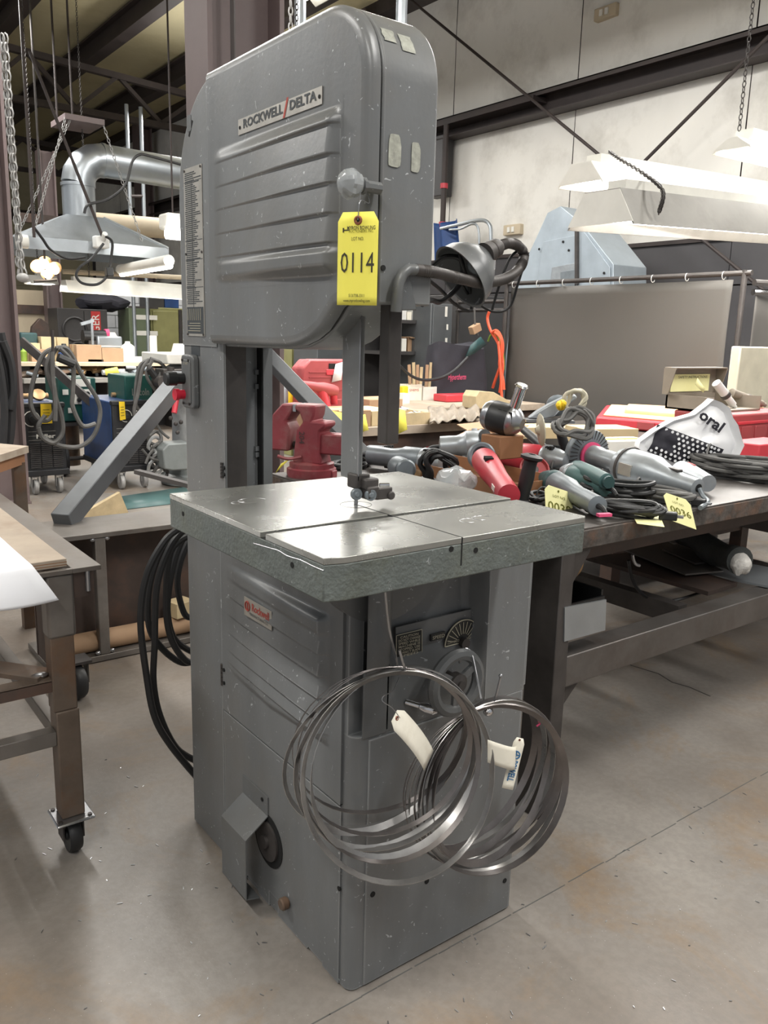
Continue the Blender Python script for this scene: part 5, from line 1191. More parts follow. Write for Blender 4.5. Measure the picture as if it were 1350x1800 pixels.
# circular saw with beige cord behind
cs = thing('circular_saw', 'silver circular saw with a bare guard and beige cord behind the handles', 'circular saw', Z(985, 762)+V((.25, .25, 0)))
sb = DI(972, 722, 3.3); e1 = ra*.85+fa*.1; q = B()
q.oprism([(-.10, -.03), (-.07, .0), (-.03, .03), (.02, .06), (.06, .075), (.075, .06), (.05, .035), (.02, .01), (.0, -.02), (-.04, -.03)], sb, ra, ua*.95+ra*.15, .05); q.build('saw_body', 'tool_light', cs, bevel=.006)
B().lathe(sb+ra*.02+ua*.02-fa*.05, fa, [(.01, 0), (.04, .004), (.043, .03), (.03, .036)], 20).build('motor_cap', 'tool_grey', cs)
B().oprism([(-.12, -.04), (.07, -.04), (.07, -.03), (-.12, -.03)], sb, ra, ua, .09).build('base_shoe', 'bare_steel', cs)
coil('extension_cord', 'beige cord coil hanging over the circular saw', DI(1010, 705, 3.2), .05, 4, .007, 'plate_line', ax=(-.6, -.75, .1), sq=1, seed=21, plug=False, ties=0)
coil('extension_cord', 'grey cord coil lying against the yellow-brown carton', DI(1008, 745, 3.05)-V((0, 0, .01)), .085, 4, .0085, 'hose_grey', ax=(-.5, -.6, .7), sq=.95, seed=22, plug=False, ties=1)
coil('cord_plug', 'yellow connector plug of the beige cord', DI(985, 712, 3.15), .012, 1, .011, 'label_yellow', ax=(-.6, -.75, .1), sq=1, seed=3, plug=False, ties=0, cat='plug')

# ---- smaller clutter between the tools
def flat(name, label, pts, z, m, cat='paper', t=.0012):
    P_ = [Z(*p, z) for p in pts]; q = B(); q.add(P_+[p-V((0, 0, t)) for p in P_], [(0, 1, 2, 3), (7, 6, 5, 4), (0, 4, 5, 1), (1, 5, 6, 2), (2, 6, 7, 3), (3, 7, 4, 0)]); return tag(q.build(name, m, smooth=0), label, cat)
flat('paper_sheet', 'white paper sheet lying under the body of the long grinder', ((1055, 862), (1112, 878), (1120, 836), (1068, 826)), .003, 'paper')
flat('paper_sheet', 'pale folded sheet lying between the cardboard tray and the green grinder', ((955, 862), (992, 878), (1000, 850), (968, 838)), .003, 'tag_pale')
flat('leaflet', 'cream leaflet with olive print lying beside the pale sander knob', ((716, 838), (752, 846), (756, 822), (724, 816)), .004, 'tag_pale', 'leaflet')
flat('paper_sheet', 'thin cream sheet sticking out beneath tag 0036', ((1120, 920), (1168, 926), (1160, 906), (1108, 900)), .002, 'tag_pale')
cbox('carton', 'small flattened brown carton at the end of the black cord coil', tuple(Z(742, 838)+V((.02, .03, 0))), (.12, .08, .03), .3, 'cardboard', openf='tray')
gr = 'tied cords on the bench'
coil('extension_cord', 'thin black cord heap between the upright handle and the half hidden tag', Z(952, 888), .06, 5, .006, 'cable_black', sq=.7, group=gr, seed=31, plug=False, ang=1.0, hgt=.02)
coil('extension_cord', 'dark cord bundle trailing beneath the silver gear head', Z(1000, 842), .09, 6, .007, 'cable_black', sq=.55, group=gr, seed=33, plug=False, ang=2.2, hgt=.03)
coil('extension_cord', 'grey cord bundle lying beside the white carton', Z(1128, 818), .08, 6, .007, 'hose_grey', sq=.6, group=gr, seed=35, plug=True, ang=2.0, hgt=.03)
o = thing('grinder_guard', 'loose pink-red wheel guard lying behind the upright black handle', 'wheel guard', Z(935, 832)); p = Z(938, 828, .035)
B().lathe(p, (-.4, -.6, .7), [(.012, -.004), (.05, 0), (.055, .006), (.055, .022), (.05, .022), (.048, .008), (.012, .004)], 26).build('guard_cup', 'case_red', o); B().lathe(p, (-.4, -.6, .7), [(.006, -.008), (.016, -.006), (.016, .014), (.006, .016)], 16).build('collar', 'dark_steel', o)
o = thing('chuck', 'silver drill chuck lying by the wire wheel carton', 'chuck', Z(1045, 838)); a = Z(1040, 836, .025); d = V((.8, -.5, 0)).normalized(); B().lathe(a, d, [(.006, 0), (.016, .006), (.022, .02), (.024, .05), (.02, .052), (.02, .066), (.004, .068)], 18).build('body', 'bare_steel', o)
for k, (px, py, an) in enumerate(((965, 845, .4), (1018, 858, 1.3), (1112, 860, .9), (730, 822, .2))):
    p = Z(px, py, .012); d = V((math.cos(an), math.sin(an), 0)); w_ = thing('pin_spanner', 'small steel pin spanner lying among the grinders', 'spanner', p, 'pin spanners among the grinders'); s = d.cross(V((0, 0, 1)))
    B().bar(p-d*.06, p+d*.05, .014, .005).build('bar', 'bare_steel', w_); B().obox(p+d*.06, d, s, (0, 0, 1), .018, .02, .003).build('head', 'bare_steel', w_, bevel=.003)
# ================================================================ benches, curtain and stores behind
def bench(name, label, x0, x1, y0, y1, zt_, m='bench_steel', th=.05, low=True):
    t = thing(name, label, 'workbench', ((x0+x1)/2, (y0+y1)/2, 0))
    B().box(x0, x1, y0, y1, zt_-th, zt_).build('bench_top', m, t, bevel=.002)
    B().box(x0+.05, x1-.05, y0+.04, y0+.07, zt_-th-.09, zt_-th).build('apron', 'beam_brown', t, smooth=0)
    for x in (x0+.05, x1-.13):
        for y in (y0+.05, y1-.13): B().box(x, x+.08, y, y+.08, 0, zt_-th).build('leg', 'beam_brown', t, smooth=0)
    if low: B().box(x0+.06, x1-.06, y0+.06, y1-.06, .22, .25).build('lower_shelf', 'beam_brown', t, smooth=0)
    return t
bench('steel_bench', 'low steel bench carrying the red open case beside the grey curtain', 2.75, 4.25, 1.46, 2.30, .885)
b2 = bench('wooden_bench', 'brown bench with cartons and the black bag in front of the shelving', 1.40, 3.0, 2.55, 3.40, .88, 'plywood', .05, False)
b3 = bench('wooden_bench', 'brown bench carrying the black bag in front of the steel shelving', 2.75, 4.28, 3.42, 4.25, .88, 'plywood')
# red posts and a wood brace stored under it
for i, px in enumerate((756, 806, 828)):
    p = PL(1, 2.75, px, 770); tag(B().box(p.x-.02, p.x+.02, 2.72, 2.76, 0, .80).build('red_post', 'case_red_bright'), 'narrow red post standing under the brown bench', 'post', 'red posts under the brown bench')
tag(B().bar(PL(1, 2.7, 760, 742), PL(1, 2.7, 800, 800), .05, .04, (0, 1, 0)).build('wood_brace', 'wood'), 'slanted pale wood stick under the brown bench', 'wood stick')
def RY(Y, px0, py0, px1, py1):
    a, c = PL(1, Y, px0, py1), PL(1, Y, px1, py0); return a.x, c.x, a.z, c.z
def RX(X, px0, py0, px1, py1):
    a, c = PL(0, X, px0, py1), PL(0, X, px1, py0); return a.y, c.y, a.z, c.z
# ---- vise
vb = V((.705, 1.30, ZB)); vs_ = thing('bench_vise', 'heavy red bench vise on a round swivel base', 'vise', vb)
B().lathe(vb, (0, 0, 1), [(.02, 0), (.088, 0), (.09, .012), (.09, .03), (.082, .034), (.082, .05), (.05, .056)], 30).build('swivel_base', 'vise_red', vs_)
for s in (-1, 1): B().box(vb.x+s*.075-.02, vb.x+s*.075+.02, vb.y-.02, vb.y+.02, vb.z, vb.z+.028).build('base_lug', 'vise_red', vs_, bevel=.004)
# vise axis runs roughly along x: fixed jaw body, slide, moving jaw
q = B(); q.prism([(-.055, .05), (.06, .05), (.05, .085), (.052, .17), (.075, .19), (.072, .205), (.02, .205), (.03, .225), (.035, .262), (-.045, .262), (-.05, .245), (-.03, .235), (-.015, .20), (-.04, .17), (-.05, .10)], 1, -.048, .048); q.map(lambda p: p+vb); q.build('fixed_jaw', 'vise_red', vs_, bevel=.007)
q = B(); q.box(.02, .148, -.036, .036, .088, .162); q.map(lambda p: vb+p); q.build('slide_housing', 'vise_red', vs_, bevel=.006)
B().lathe(vb+V((.1475, 0, .122)), (1, 0, 0), [(.001, 0), (.022, 0), (.022, .0015), (.001, .0015)], 18).build('slide_bore', 'black_gap', vs_); B().cyl(vb+V((.10, 0, .122)), vb+V((.155, 0, .122)), .011, 12).build('screw', 'dark_steel', vs_)
q = B(); q.prism([(-.15, .09), (-.075, .09), (-.07, .17), (-.085, .2), (-.06, .235), (-.055, .262), (-.10, .262), (-.14, .22)], 1, -.046, .046); q.map(lambda p: p+vb); q.build('moving_jaw', 'vise_red', vs_, bevel=.007)
B().cyl(vb+V((-.22, 0, .11)), vb+V((.10, 0, .11)), .014, 12).build('spindle', 'dark_steel', vs_)
for x in (-.052, -.046): B().box(vb.x+x-.003, vb.x+x+.003, vb.y-.046, vb.y+.046, vb.z+.236, vb.z+.261).build('jaw_plate', 'bare_steel', vs_)
B().tube(catmull([vb+V((-.02, -.05, .075)), vb+V((-.05, -.09, .07)), vb+V((-.085, -.105, .08))], 4), .006, 8).build('lock_handle', 'vise_red', vs_)
text('lettering', '204', .03, vb+V((-.018, -.0495, .145)), (0, 0, -1), (1, 0, 0), 'dark_steel', vs_)
vs_.rotation_euler.z = math.radians(-58)
# square tube leaning behind the vise
l0, l1 = PL(1, 1.41, 640, 818), DI(466, 622, 4.0); l0.z = max(l0.z, ZB+.03)
q = B(); q.bar(l0, l1, .06, .06, (.7, -.7, 0)); st_ = tag(q.build('square_tube', 'tube_grey', bevel=.003), 'grey steel channel leaning on the bench behind the red vise', 'steel tube')
# ---- things on the brown bench
Y2 = 2.62; ZB2 = .88
def on2(px, py): return PL(2, ZB2, px, py)
def cart(label, Y, px0, py0, px1, depth, m, rot_=0, zb=None, name='carton', openf=None, group='cartons on the brown bench', cat='box'):
    zb = ZB2 if zb is None else zb; a, c = PL(1, Y, px0, py0), PL(1, Y, px1, py0)
    return cbox(name, label, ((a.x+c.x)/2, Y+depth/2, zb), (abs(c.x-a.x), depth, max(.03, (a.z+c.z)/2-zb)), rot_, m, group, cat, openf)
cart('flat brown carton at the end of the brown bench behind the vise', 2.6, 535, 722, 596, .3, 'cardboard')
cart('low brown carton beside the saw guide post', 2.6, 598, 722, 652, .3, 'cardboard')
cart('brown carton with pale stripe next to the blade guard', 2.6, 654, 722, 702, .32, 'kraft')
cart('brown carton behind the blade guard', 2.95, 650, 702, 708, .25, 'cardboard')
# upright red tool case
x0, x1, z0, z1 = RY(3.05, 530, 632, 640, 752); z0 = ZB2
rc_ = thing('red_tool_case', 'upright red plastic tool case with a moulded handle on the brown bench', 'tool case', ((x0+x1)/2, 3.12, z0))
w_ = x1-x0; h_ = z1-z0
poly = [(x0, z0), (x1, z0), (x1, z1-.02), (x1-.03, z1), (x0+.06, z1), (x0+.01, z1-.05), (x0, z1-.12)]
B().prism(poly, 1, 3.05, 3.13).build('case_front', 'case_red', rc_, bevel=.012); B().prism([(a+.004 if a < x0+.1 else a-.002, z-.004) for a, z in poly], 1, 3.135, 3.20).build('case_back', 'case_red', rc_, bevel=.012)
B().box(x0+w_*.42, x0+w_*.80, 3.045, 3.14, z1-.055, z1-.025).build('handle_opening', 'black_gap', rc_); B().box(x0+w_*.38, x0+w_*.86, 3.043, 3.05, z1-.095, z1-.06).build('handle_recess', 'case_red_bright', rc_, bevel=.004)
for k in range(2): B().box(x0+.05, x0+w_*.45, 3.046, 3.052, z1-.08-.03*k, z1-.074-.03*k).build('moulded_rib', 'case_red', rc_)
B().box(x0+w_*.3, x1-.03, 3.046, 3.052, z0+h_*.48, z0+h_*.5).build('moulded_rib', 'case_red', rc_); B().box(x0+.03, x1-.03, 3.044, 3.052, z0+.06, z0+.12).build('moulded_step', 'case_red', rc_, bevel=.004)
pa = [PL(1, 3.04, *p) for p in ((583, 672), (600, 668), (604, 636), (590, 640))]; tag(B().add(pa, [(0, 1, 2, 3)]).build('paper_slip', 'paper', solid=.001), 'white paper slip stuck on the red tool case', 'paper')
# red rotary tool lying before it
a, c = PL(1, 2.95, 524, 674), PL(1, 2.95, 592, 688)
rt_ = thing('red_drill', 'red power drill with a stubby grip lying in front of the red case', 'power drill', (a.x, 2.95, ZB2+.1)); dd = (c-a).normalized()
B().lathe(c, -dd, [(.01, 0), (.03, .004), (.036, .03), (.038, .10), (.03, .14), (.026, .2), (.018, (c-a).length)], 18).build('motor_body', 'case_red', rt_)
m_ = a+dd*.16; B().tube([m_, m_+V((.02, -.01, -.07)), m_+V((.03, -.02, -.13))], .03, 12).build('grip', 'case_red_bright', rt_); B().tube([a+dd*.25, a+dd*.26+V((0, 0, -.08))], .022, 12).build('side_grip', 'tool_red', rt_)
B().cyl(m_+V((.03, -.02, -.13)), m_+V((.03, -.02, -.225+.02)), .045, 16).build('battery', 'black_plastic', rt_)
g = 'yellow tags on the brown bench'
for (pts, Y, lab) in ((((588, 770), (604, 780), (604, 726), (574, 720)), 2.52, 'pale yellow lot tag stuck to the carton beside the guide post'), (((634, 760), (648, 756), (642, 728), (632, 730)), 2.52, 'pale yellow lot tag peeking from behind the guide post'), (((697, 764), (716, 755), (712, 722), (697, 716)), 2.549, 'yellow lot tag hanging from the wooden tray'), (((483, 833), (494, 822), (510, 806), (494, 815)), 1.36, 'narrow yellow lot tag lying by the vise base')):
    P_ = [PL(1, Y, *p) for p in pts]; tag(B().add(P_, [(0, 1, 2, 3)]).build('lot_tag', 'tag_yellow', solid=.001), lab, 'tag', g)
# wooden tray of metal bits
x0, x1, z0, z1 = RY(2.57, 708, 726, 756, 745)
wt = thing('wooden_tray', 'small wooden tray full of metal bits on the brown bench', 'tray', ((x0+x1)/2, 2.7, ZB2)); zt2 = ZB2+.07
q = B(); q.box(x0, x1, 2.57, 2.585, ZB2, zt2); wt1 = q.build('tray_side', 'wood', wt); B().box(x0, x1, 2.80, 2.815, ZB2, zt2).build('tray_side', 'wood', wt); B().box(x0, x0+.015, 2.585, 2.80, ZB2, zt2).build('tray_side', 'wood', wt); B().box(x1-.015, x1, 2.585, 2.80, ZB2, zt2).build('tray_side', 'wood', wt); B().box(x0+.015, x1-.015, 2.585, 2.80, ZB2, ZB2+.01).build('tray_floor', 'wood', wt)
rs = random.Random(8)
for i in range(12):
    p = V((rs.uniform(x0+.03, x1-.03), rs.uniform(2.6, 2.78), ZB2+.045+rs.random()*.04)); d = V((rs.uniform(-1, 1), rs.uniform(-1, 1), rs.uniform(-.3, .3))).normalized()
    tag(B().cyl(p-d*.03, p+d*.03, rs.uniform(.006, .012), 8).build('drill_bit', 'bare_steel' if i % 3 else 'lamp_white'), 'short loose metal bit in the wooden tray', 'metal bit', 'loose bits in the wooden tray')
# folded grey cloth with parts
q = B(); A_ = [PL(2, ZB2+.03, *p) for p in ((756, 742), (846, 736), (842, 716), (752, 716))]
def cl(u, v):
    p = A_[0].lerp(A_[1], u).lerp(A_[3].lerp(A_[2], u), v); return p+V((0, 0, .035*noise.noise(V((u*9, v*5, 2)))+.012*math.sin(u*30)))
q.grid(cl, 40, 12).build('work_cloth', 'toolbox_grey', smooth=40, solid=.006); tag(bpy.data.objects['work_cloth'], 'rumpled grey-green cloth beside the wooden tray', 'cloth')
# pink carton with wood sticks, white carton
yb2 = 4.02
a = cart('pale pink carton holding a bundle of wooden sticks', yb2, 715, 676, 742, .12, 'tag_white', openf='tray', name='stick_carton'); 
c = cart('small white carton holding wooden sticks beside the pink one', yb2, 744, 680, 768, .12, 'lamp_white', openf='tray', name='stick_carton')
for k, (pxs, lab) in enumerate((((722, 728, 733, 738), 'wooden paint stick standing in the pale pink carton'), ((748, 753, 758, 764), 'wooden paint stick standing in the small white carton'))):
    for j, px in enumerate(pxs):
        p0, p1 = PL(1, yb2+.06, px, 690), PL(1, yb2+.06, px+(-3+2*j if k == 0 else 3+2*j), 637+4*abs(j-1)); p0.z = ZB2+.01
        tag(B().bar(p0, p1, .028, .008, (0, 1, 0)).build('paint_stick', 'wood' if j % 2 else 'cardboard'), lab, 'stick', 'paint sticks in cartons')
text('lettering', 'SHIMS', .03, PL(1, yb2-.002, 728, 686), (1, 0, 0), (0, 0, 1), 'ink_red', a, width=.1)
yo = PL(1, 3.9, 712, 690); tag(B().box(yo.x-.02, yo.x+.035, 3.9, 3.95, ZB2, yo.z+.05).build('yellow_can', 'label_yellow', bevel=.01), 'small yellow bottle beside the pale pink carton', 'bottle')
tag(B().box(yo.x-.10, yo.x-.03, 3.8, 3.88, ZB2, yo.z+.0).build('white_box', 'lamp_white'), 'little white printed box beside the yellow bottle', 'box')
# black tool bag
x0, x1, z0, z1 = RY(4.02, 765, 608, 866, 702); zc_ = ZB2
tb_ = thing('tool_bag', 'large black fabric tool bag with red lettering on the brown bench', 'bag', ((x0+x1)/2, 4.1, zc_))
q = B(); H_ = z1-zc_; W_ = x1-x0
def bagf(u, v):
    a = 2*PI*u; rx = W_/2*(1+.04*math.sin(v*3))*(1-.10*v); ry = .13*(1-.35*v); sx = abs(math.cos(a))**.5*(1 if math.cos(a) > 0 else -1); sy = abs(math.sin(a))**.5*(1 if math.sin(a) > 0 else -1)
    top = .03*math.sin(2*a)*v
    return V(((x0+x1)/2+rx*sx-.02*v, 4.12+ry*sy+.018*noise.noise(V((sx*3, sy*3, v*4))), zc_+H_*v+top))
q.grid(bagf, 40, 14); q.add([bagf(i/39, 1) for i in range(39)], [tuple(range(39))]); q.build('bag_body', 'bag_black', tb_, smooth=50)
text('lettering', 'Hypertherm', .07, V((x0+W_*.3, 3.972, zc_+H_*.42)), (1, 0, 0), (0, 0, 1), 'pink', tb_, width=.2, shear=.3)
fp_ = [PL(1, 3.95, *p) for p in ((818, 628), (832, 622), (855, 606), (845, 592), (828, 606))]; B().add(fp_, [(0, 1, 2, 3, 4)]).build('flap', 'teal_dark', tb_, solid=.01)
B().tube(catmull([PL(1, 3.93, *p) for p in ((700, 640), (722, 660), (745, 668), (775, 664), (800, 650), (822, 628))], 6), .012, 8).build('strap', 'black_rubber', tb_)
x0, x1, z0, z1 = RY(3.9, 768, 690, 826, 706); tag(B().box(x0, x1, 3.78, 3.95, ZB2+.001, ZB2+.06).build('red_flat_case', 'case_red_bright', bevel=.008), 'flat red case lying under the black tool bag', 'tool case')
x0, x1, z0, z1 = RY(3.3, 828, 686, 896, 716); q = B(); q.prism([(x0, ZB2), (x1, ZB2), (x1, ZB2+.03), (x0+(x1-x0)*.45, ZB2+.12), (x0+.03, ZB2+.13), (x0, ZB2+.09)], 1, 3.25, 3.4); tag(q.build('wood_wedge', 'wood', bevel=.003), 'pale wood wedge on the brown bench in front of the black bag', 'wood wedge')
# ---- cases at the far end of the tool bench
A_ = [PL(2, .95, *p) for p in ((1048, 732), (1232, 748), (1245, 722), (1065, 712))]
oc = thing('open_red_case', 'opened flat red case with a tan moulded lining behind the white bag', 'tool case', (A_[0]+A_[1])/2-V((0, 0, .06)))
q = B(); q.add(A_+[p-V((0, 0, .06)) for p in A_], [(0, 1, 2, 3), (7, 6, 5, 4), (0, 4, 5, 1), (1, 5, 6, 2), (2, 6, 7, 3), (3, 7, 4, 0)]); q.build('case_shell', 'case_red_bright', oc, bevel=.012)
cA = sum(A_, V((0, 0, 0)))/4; q = B(); I_ = [cA+(p-cA)*.88+V((0, 0, .012)) for p in A_]; q.add(I_+[p-V((0, 0, .012)) for p in I_], [(0, 1, 2, 3), (7, 6, 5, 4), (0, 4, 5, 1), (1, 5, 6, 2), (2, 6, 7, 3), (3, 7, 4, 0)]); q.build('case_lining', 'case_tan', oc, bevel=.008)
I_ = [cA+(p-cA)*V((.5, .5, 1))+V((0, 0, .02)) for p in A_]
B().add([cA+(p-cA)*.5+V((0, 0, .022)) for p in A_], [(0, 1, 2, 3)]).build('lining_hump', 'case_tan', oc, solid=.03, bevel=.008)
lt = (A_[0]+A_[1])/2; B().obox(lt-V((0, 0, .03)), A_[1]-A_[0], (0, 0, 1), (A_[1]-A_[0]).cross(V((0, 0, 1))), .05, .02, .01).build('latch', 'case_red', oc)
yr_ = .86
x0, x1, z0, z1 = RY(yr_, 1276, 722, 1400, 812)
rk = thing('red_tool_case', 'red moulded tool case lying beneath the grey steel toolbox', 'tool case', ((x0+x1)/2, yr_+.15, ZB)); z1_ = z1
B().prism([(x0-.01, z1_), (x1, z1_), (x1, ZB+.03), (x0+.08, ZB+.03), (x0+.03, ZB+.07), (x0+.0, ZB+.12)], 1, yr_, yr_+.3).build('case_body', 'case_red', rk, bevel=.01)
B().box(x0+.06, x1, yr_-.006, yr_+.30, z1_-.05, z1_-.035).build('case_seam', 'case_red_bright', rk, bevel=.003)
for k in range(3): B().box(x0+.1+.12*k, x0+.19+.12*k, yr_-.005, yr_+.01, ZB+.05, z1_-.06).build('moulded_rib', 'case_red', rk, bevel=.003)
B().box(x0+.1, x1, yr_+.02, yr_+.28, ZB, ZB+.03).build('case_foot', 'black_plastic', rk)
x0b, x1b, _, zz_ = RY(.62, 1332, 775, 1400, 815); tag(B().box(x0b, x1b, .62, .78, ZB+.0, zz_).build('red_box', 'case_red_bright', bevel=.006), 'small red box with a yellow edge at the end of the cord heap', 'box')
# grey steel toolbox, open, with tools
yt_ = .95; x0, x1, z0, z1 = RY(yt_, 1240, 655, 1338, 722)
z0 = z1_+.002
tbx = thing('steel_toolbox', 'open grey steel toolbox on the red case with pneumatic tools inside', 'toolbox', ((x0+x1)/2, yt_+.12, z0))
xl, xr = x0+.06, x1+.03
B().box(xl, xr, yt_, yt_+.26, z0, z0+.008).build('box_floor', 'toolbox_grey', tbx); B().box(xl, xr, yt_+.25, yt_+.26, z0, z0+.07).build('box_wall', 'toolbox_grey', tbx); B().box(xl, xl+.006, yt_, yt_+.26, z0, z0+.07).build('box_wall', 'toolbox_grey', tbx); B().box(xr-.006, xr, yt_, yt_+.26, z0, z0+.07).build('box_wall', 'toolbox_grey', tbx)
# lid standing up at the back
zL0, zL1 = z0+.07, z1+.01
B().box(xl-.02, xr, yt_+.262, yt_+.268, zL0, zL1).build('lid_panel', 'toolbox_grey', tbx); B().box(xl-.02, xr, yt_+.20, yt_+.268, zL1, zL1+.006).build('lid_rim', 'toolbox_grey', tbx); B().prism([(yt_+.20, zL1), (yt_+.268, zL1), (yt_+.268, zL0), (yt_+.235, zL0)], 0, xl-.026, xl-.02).build('lid_rim', 'toolbox_grey', tbx); B().prism([(yt_+.20, zL1), (yt_+.268, zL1), (yt_+.268, zL0), (yt_+.235, zL0)], 0, xr, xr+.006).build('lid_rim', 'toolbox_grey', tbx)
B().box(xl+.03, xr-.06, yt_+.258, yt_+.2615, zL0+.01, zL1-.03).build('instruction_sheet', 'tag_pale', tbx); text('lettering', 'SAFETY INSTRUCTIONS', .018, V(((xl+xr)/2, yt_+.2575, zL1-.045)), (1, 0, 0), (0, 0, 1), 'ink', tbx, width=(xr-xl)*.6)
for k, (a, c, r, m) in enumerate((((1258, 672), (1292, 716), .022, 'clamp_white'), ((1285, 690), (1345, 712), .022, 'toolbox_grey'), ((1290, 708), (1345, 722), .02, 'brass'))):
    p0, p1 = PL(1, yt_+.10+.03*k, *a), PL(1, yt_+.06+.03*k, *c); o = thing('air_tool', ('white air hammer barrel lying in the steel toolbox', 'grey air chisel barrel lying across the steel toolbox', 'brass coloured air tool under the grey barrel')[k], 'air tool', p1, 'air tools in the steel toolbox')
    l = (p1-p0).length; B().lathe(p0, p1-p0, [(r*.5, 0), (r, .004), (r, l*.6), (r*.8, l*.62), (r*.8, l*.9), (r*.5, l*.92), (r*.5, l)], 16).build('barrel', m, o); B().lathe(p0+(p1-p0)*.45, p1-p0, [(r*1.02, 0), (r*1.15, .002), (r*1.15, .02), (r*1.02, .022)], 16).build('collar', 'dark_steel', o)
x0, x1, z0, z1 = RY(1.2, 1328, 612, 1420, 700)
tag(B().box(x0, x1, 1.32, 1.38, ZB+.0, z1).build('pale_case_lid', 'steel_case', bevel=.008), 'tall pale cream case standing at the end of the tool bench', 'case')
pt = [PL(1, 1.0, *p) for p in ((1226, 672), (1240, 688), (1238, 680), (1226, 664))]; tag(B().add([PL(1, 1.15, *p) for p in ((1222, 676), (1236, 690), (1240, 684), (1226, 664))], [(0, 1, 2, 3)]).build('paper_slip', 'tag_pale', solid=.001), 'pale paper slip sticking out behind the steel toolbox', 'paper')
# ---- welding curtain on a pipe frame
XC = 4.39
cu = thing('welding_curtain', 'large plain grey welding curtain tied to a dark pipe frame', 'curtain', (XC, 2.9, 0))
ya, yb_ = PL(0, XC, 1290, 500).y, PL(0, XC, 897, 510).y
def cf(u, v):
    y = ya+(yb_-ya)*u; z = .28+(1.82-.28)*v; return V((XC-.012*math.sin(u*9+v*2)-.02*noise.noise(V((u*3, v*2, 0))), y, z))
B().grid(cf, 40, 24).build('curtain_sheet', 'curtain', cu, solid=.004, smooth=80)
fr2 = thing('curtain_frame', 'dark pipe frame that carries the grey welding curtain', 'frame', (XC, 2.9, 0))
B().cyl((XC, ya-.12, 1.86), (XC, yb_+.06, 1.86), .018, 10).build('top_pipe', 'dark_steel', fr2)
for y in (ya-.07, yb_+.04): B().cyl((XC, y, .02), (XC, y, 1.88), .019, 10).build('post', 'dark_steel', fr2); B().box(XC-.25, XC+.25, y-.03, y+.03, 0, .02).build('foot', 'dark_steel', fr2)
for i in range(8):
    y = ya+.08+(yb_-ya-.12)*i/7; B().tube([(XC+.022*math.cos(a), y, 1.85+.026*math.sin(a)) for a in [2*PI*k/12 for k in range(12)]], .003, 5, True).build('curtain_tie', 'clamp_white', cu)
for z in (.9, 1.25, 1.55):
    B().tube([(XC-.004, ya+.03+.016*math.cos(a), z+.016*math.sin(a)) for a in [2*PI*k/10 for k in range(10)]], .004, 5, True).build('eyelet', 'brass', cu)
# second curtain and frame to the right
y2a = PL(0, 4.6, 1348, 520).y
cu2 = thing('welding_curtain', 'narrow grey welding curtain with brass eyelets at the frame corner', 'curtain', (4.7, ya-.2, 0))
def cf2(u, v): return V((XC+.06+.62*u, ya-.13-.10*u+.03*math.sin(u*7), .3+(1.72-.3)*v))
B().grid(cf2, 16, 10).build('curtain_sheet', 'curtain', cu2, solid=.004, smooth=80)
for z in (.95, 1.3, 1.6): B().tube([(XC+.64, ya-.245+.014*math.cos(a), z+.014*math.sin(a)) for a in [2*PI*k/10 for k in range(10)]], .004, 5, True).build('eyelet', 'brass', cu2)
fr3 = thing('curtain_frame', 'dark double pipe frame behind the narrow curtain', 'frame', (4.9, ya-.3, 0))
B().cyl((XC+.04, ya-.12, 1.80), (XC+.9, ya-.42, 1.80), .022, 10).build('top_pipe', 'dark_steel', fr3); B().cyl((XC+.04, ya-.12, 1.74), (XC+.9, ya-.42, 1.74), .022, 10).build('top_pipe', 'chrome', fr3)
B().cyl((XC+.92, ya-.43, .0), (XC+.92, ya-.43, 1.9), .02, 10).build('post', 'dark_steel', fr3)
x_ = XC+1.0; tag(B().box(x_, x_+.5, ya-1.6, ya-.7, 0, 1.72).build('tall_cabinet', 'cabinet_dark', bevel=.006), 'dark tall cabinet beyond the narrow curtain', 'cabinet')
# ---- blue-grey steel guard plates behind the curtain
XP = 5.5
pts = [PL(0, XP, *p) for p in ((903, 515), (925, 455), (962, 374), (985, 362), (1022, 392), (1078, 464), (1078, 515))]; lo = 1.2
gt = thing('machine_guard', 'tapered blue-grey steel machine guard rising behind the curtain', 'machine guard', (XP, 4.4, 0))
poly = [(p.y, p.z) for p in pts]; poly = [(poly[0][0]+.2, 0)]+poly+[(poly[-1][0], 0)]
B().prism(poly, 0, XP+.002, XP+.5).build('guard_shell', 'plate_blue', gt, bevel=.006)
pp = [PL(0, XP-.012, *p) for p in ((955, 425), (1018, 412), (1022, 400), (1072, 470), (1072, 515), (942, 515))]
B().prism([(p.y, p.z) for p in pp], 0, XP-.014, XP).build('guard_face', 'plate_blue', gt, bevel=.003)
pp = [PL(0, XP-.03, *p) for p in ((970, 470), (1012, 462), (1014, 510), (966, 512))]; B().prism([(p.y, p.z) for p in pp], 0, XP-.03, XP-.013).build('cover_plate', 'tool_light', gt, bevel=.003)
pp = [PL(0, XP-.045, *p) for p in ((985, 478), (1010, 474), (1010, 505), (985, 505))]; B().prism([(p.y, p.z) for p in pp], 0, XP-.045, XP-.03).build('cover_plate', 'tool_grey', gt, bevel=.003)
B().bar(PL(0, XP-.03, 1014, 405), PL(0, XP-.03, 1014, 500), .03, .03, (1, 0, 0)).build('guide_bar', 'dark_steel', gt)
for p in ((948, 438), (990, 425), (1000, 440), (980, 490), (945, 495), (1062, 480)): 
    e = PL(0, XP-.016, *p); B().cyl(e, e-V((.006, 0, 0)), .012, 8).build('bolt_hole', 'black_gap', gt)
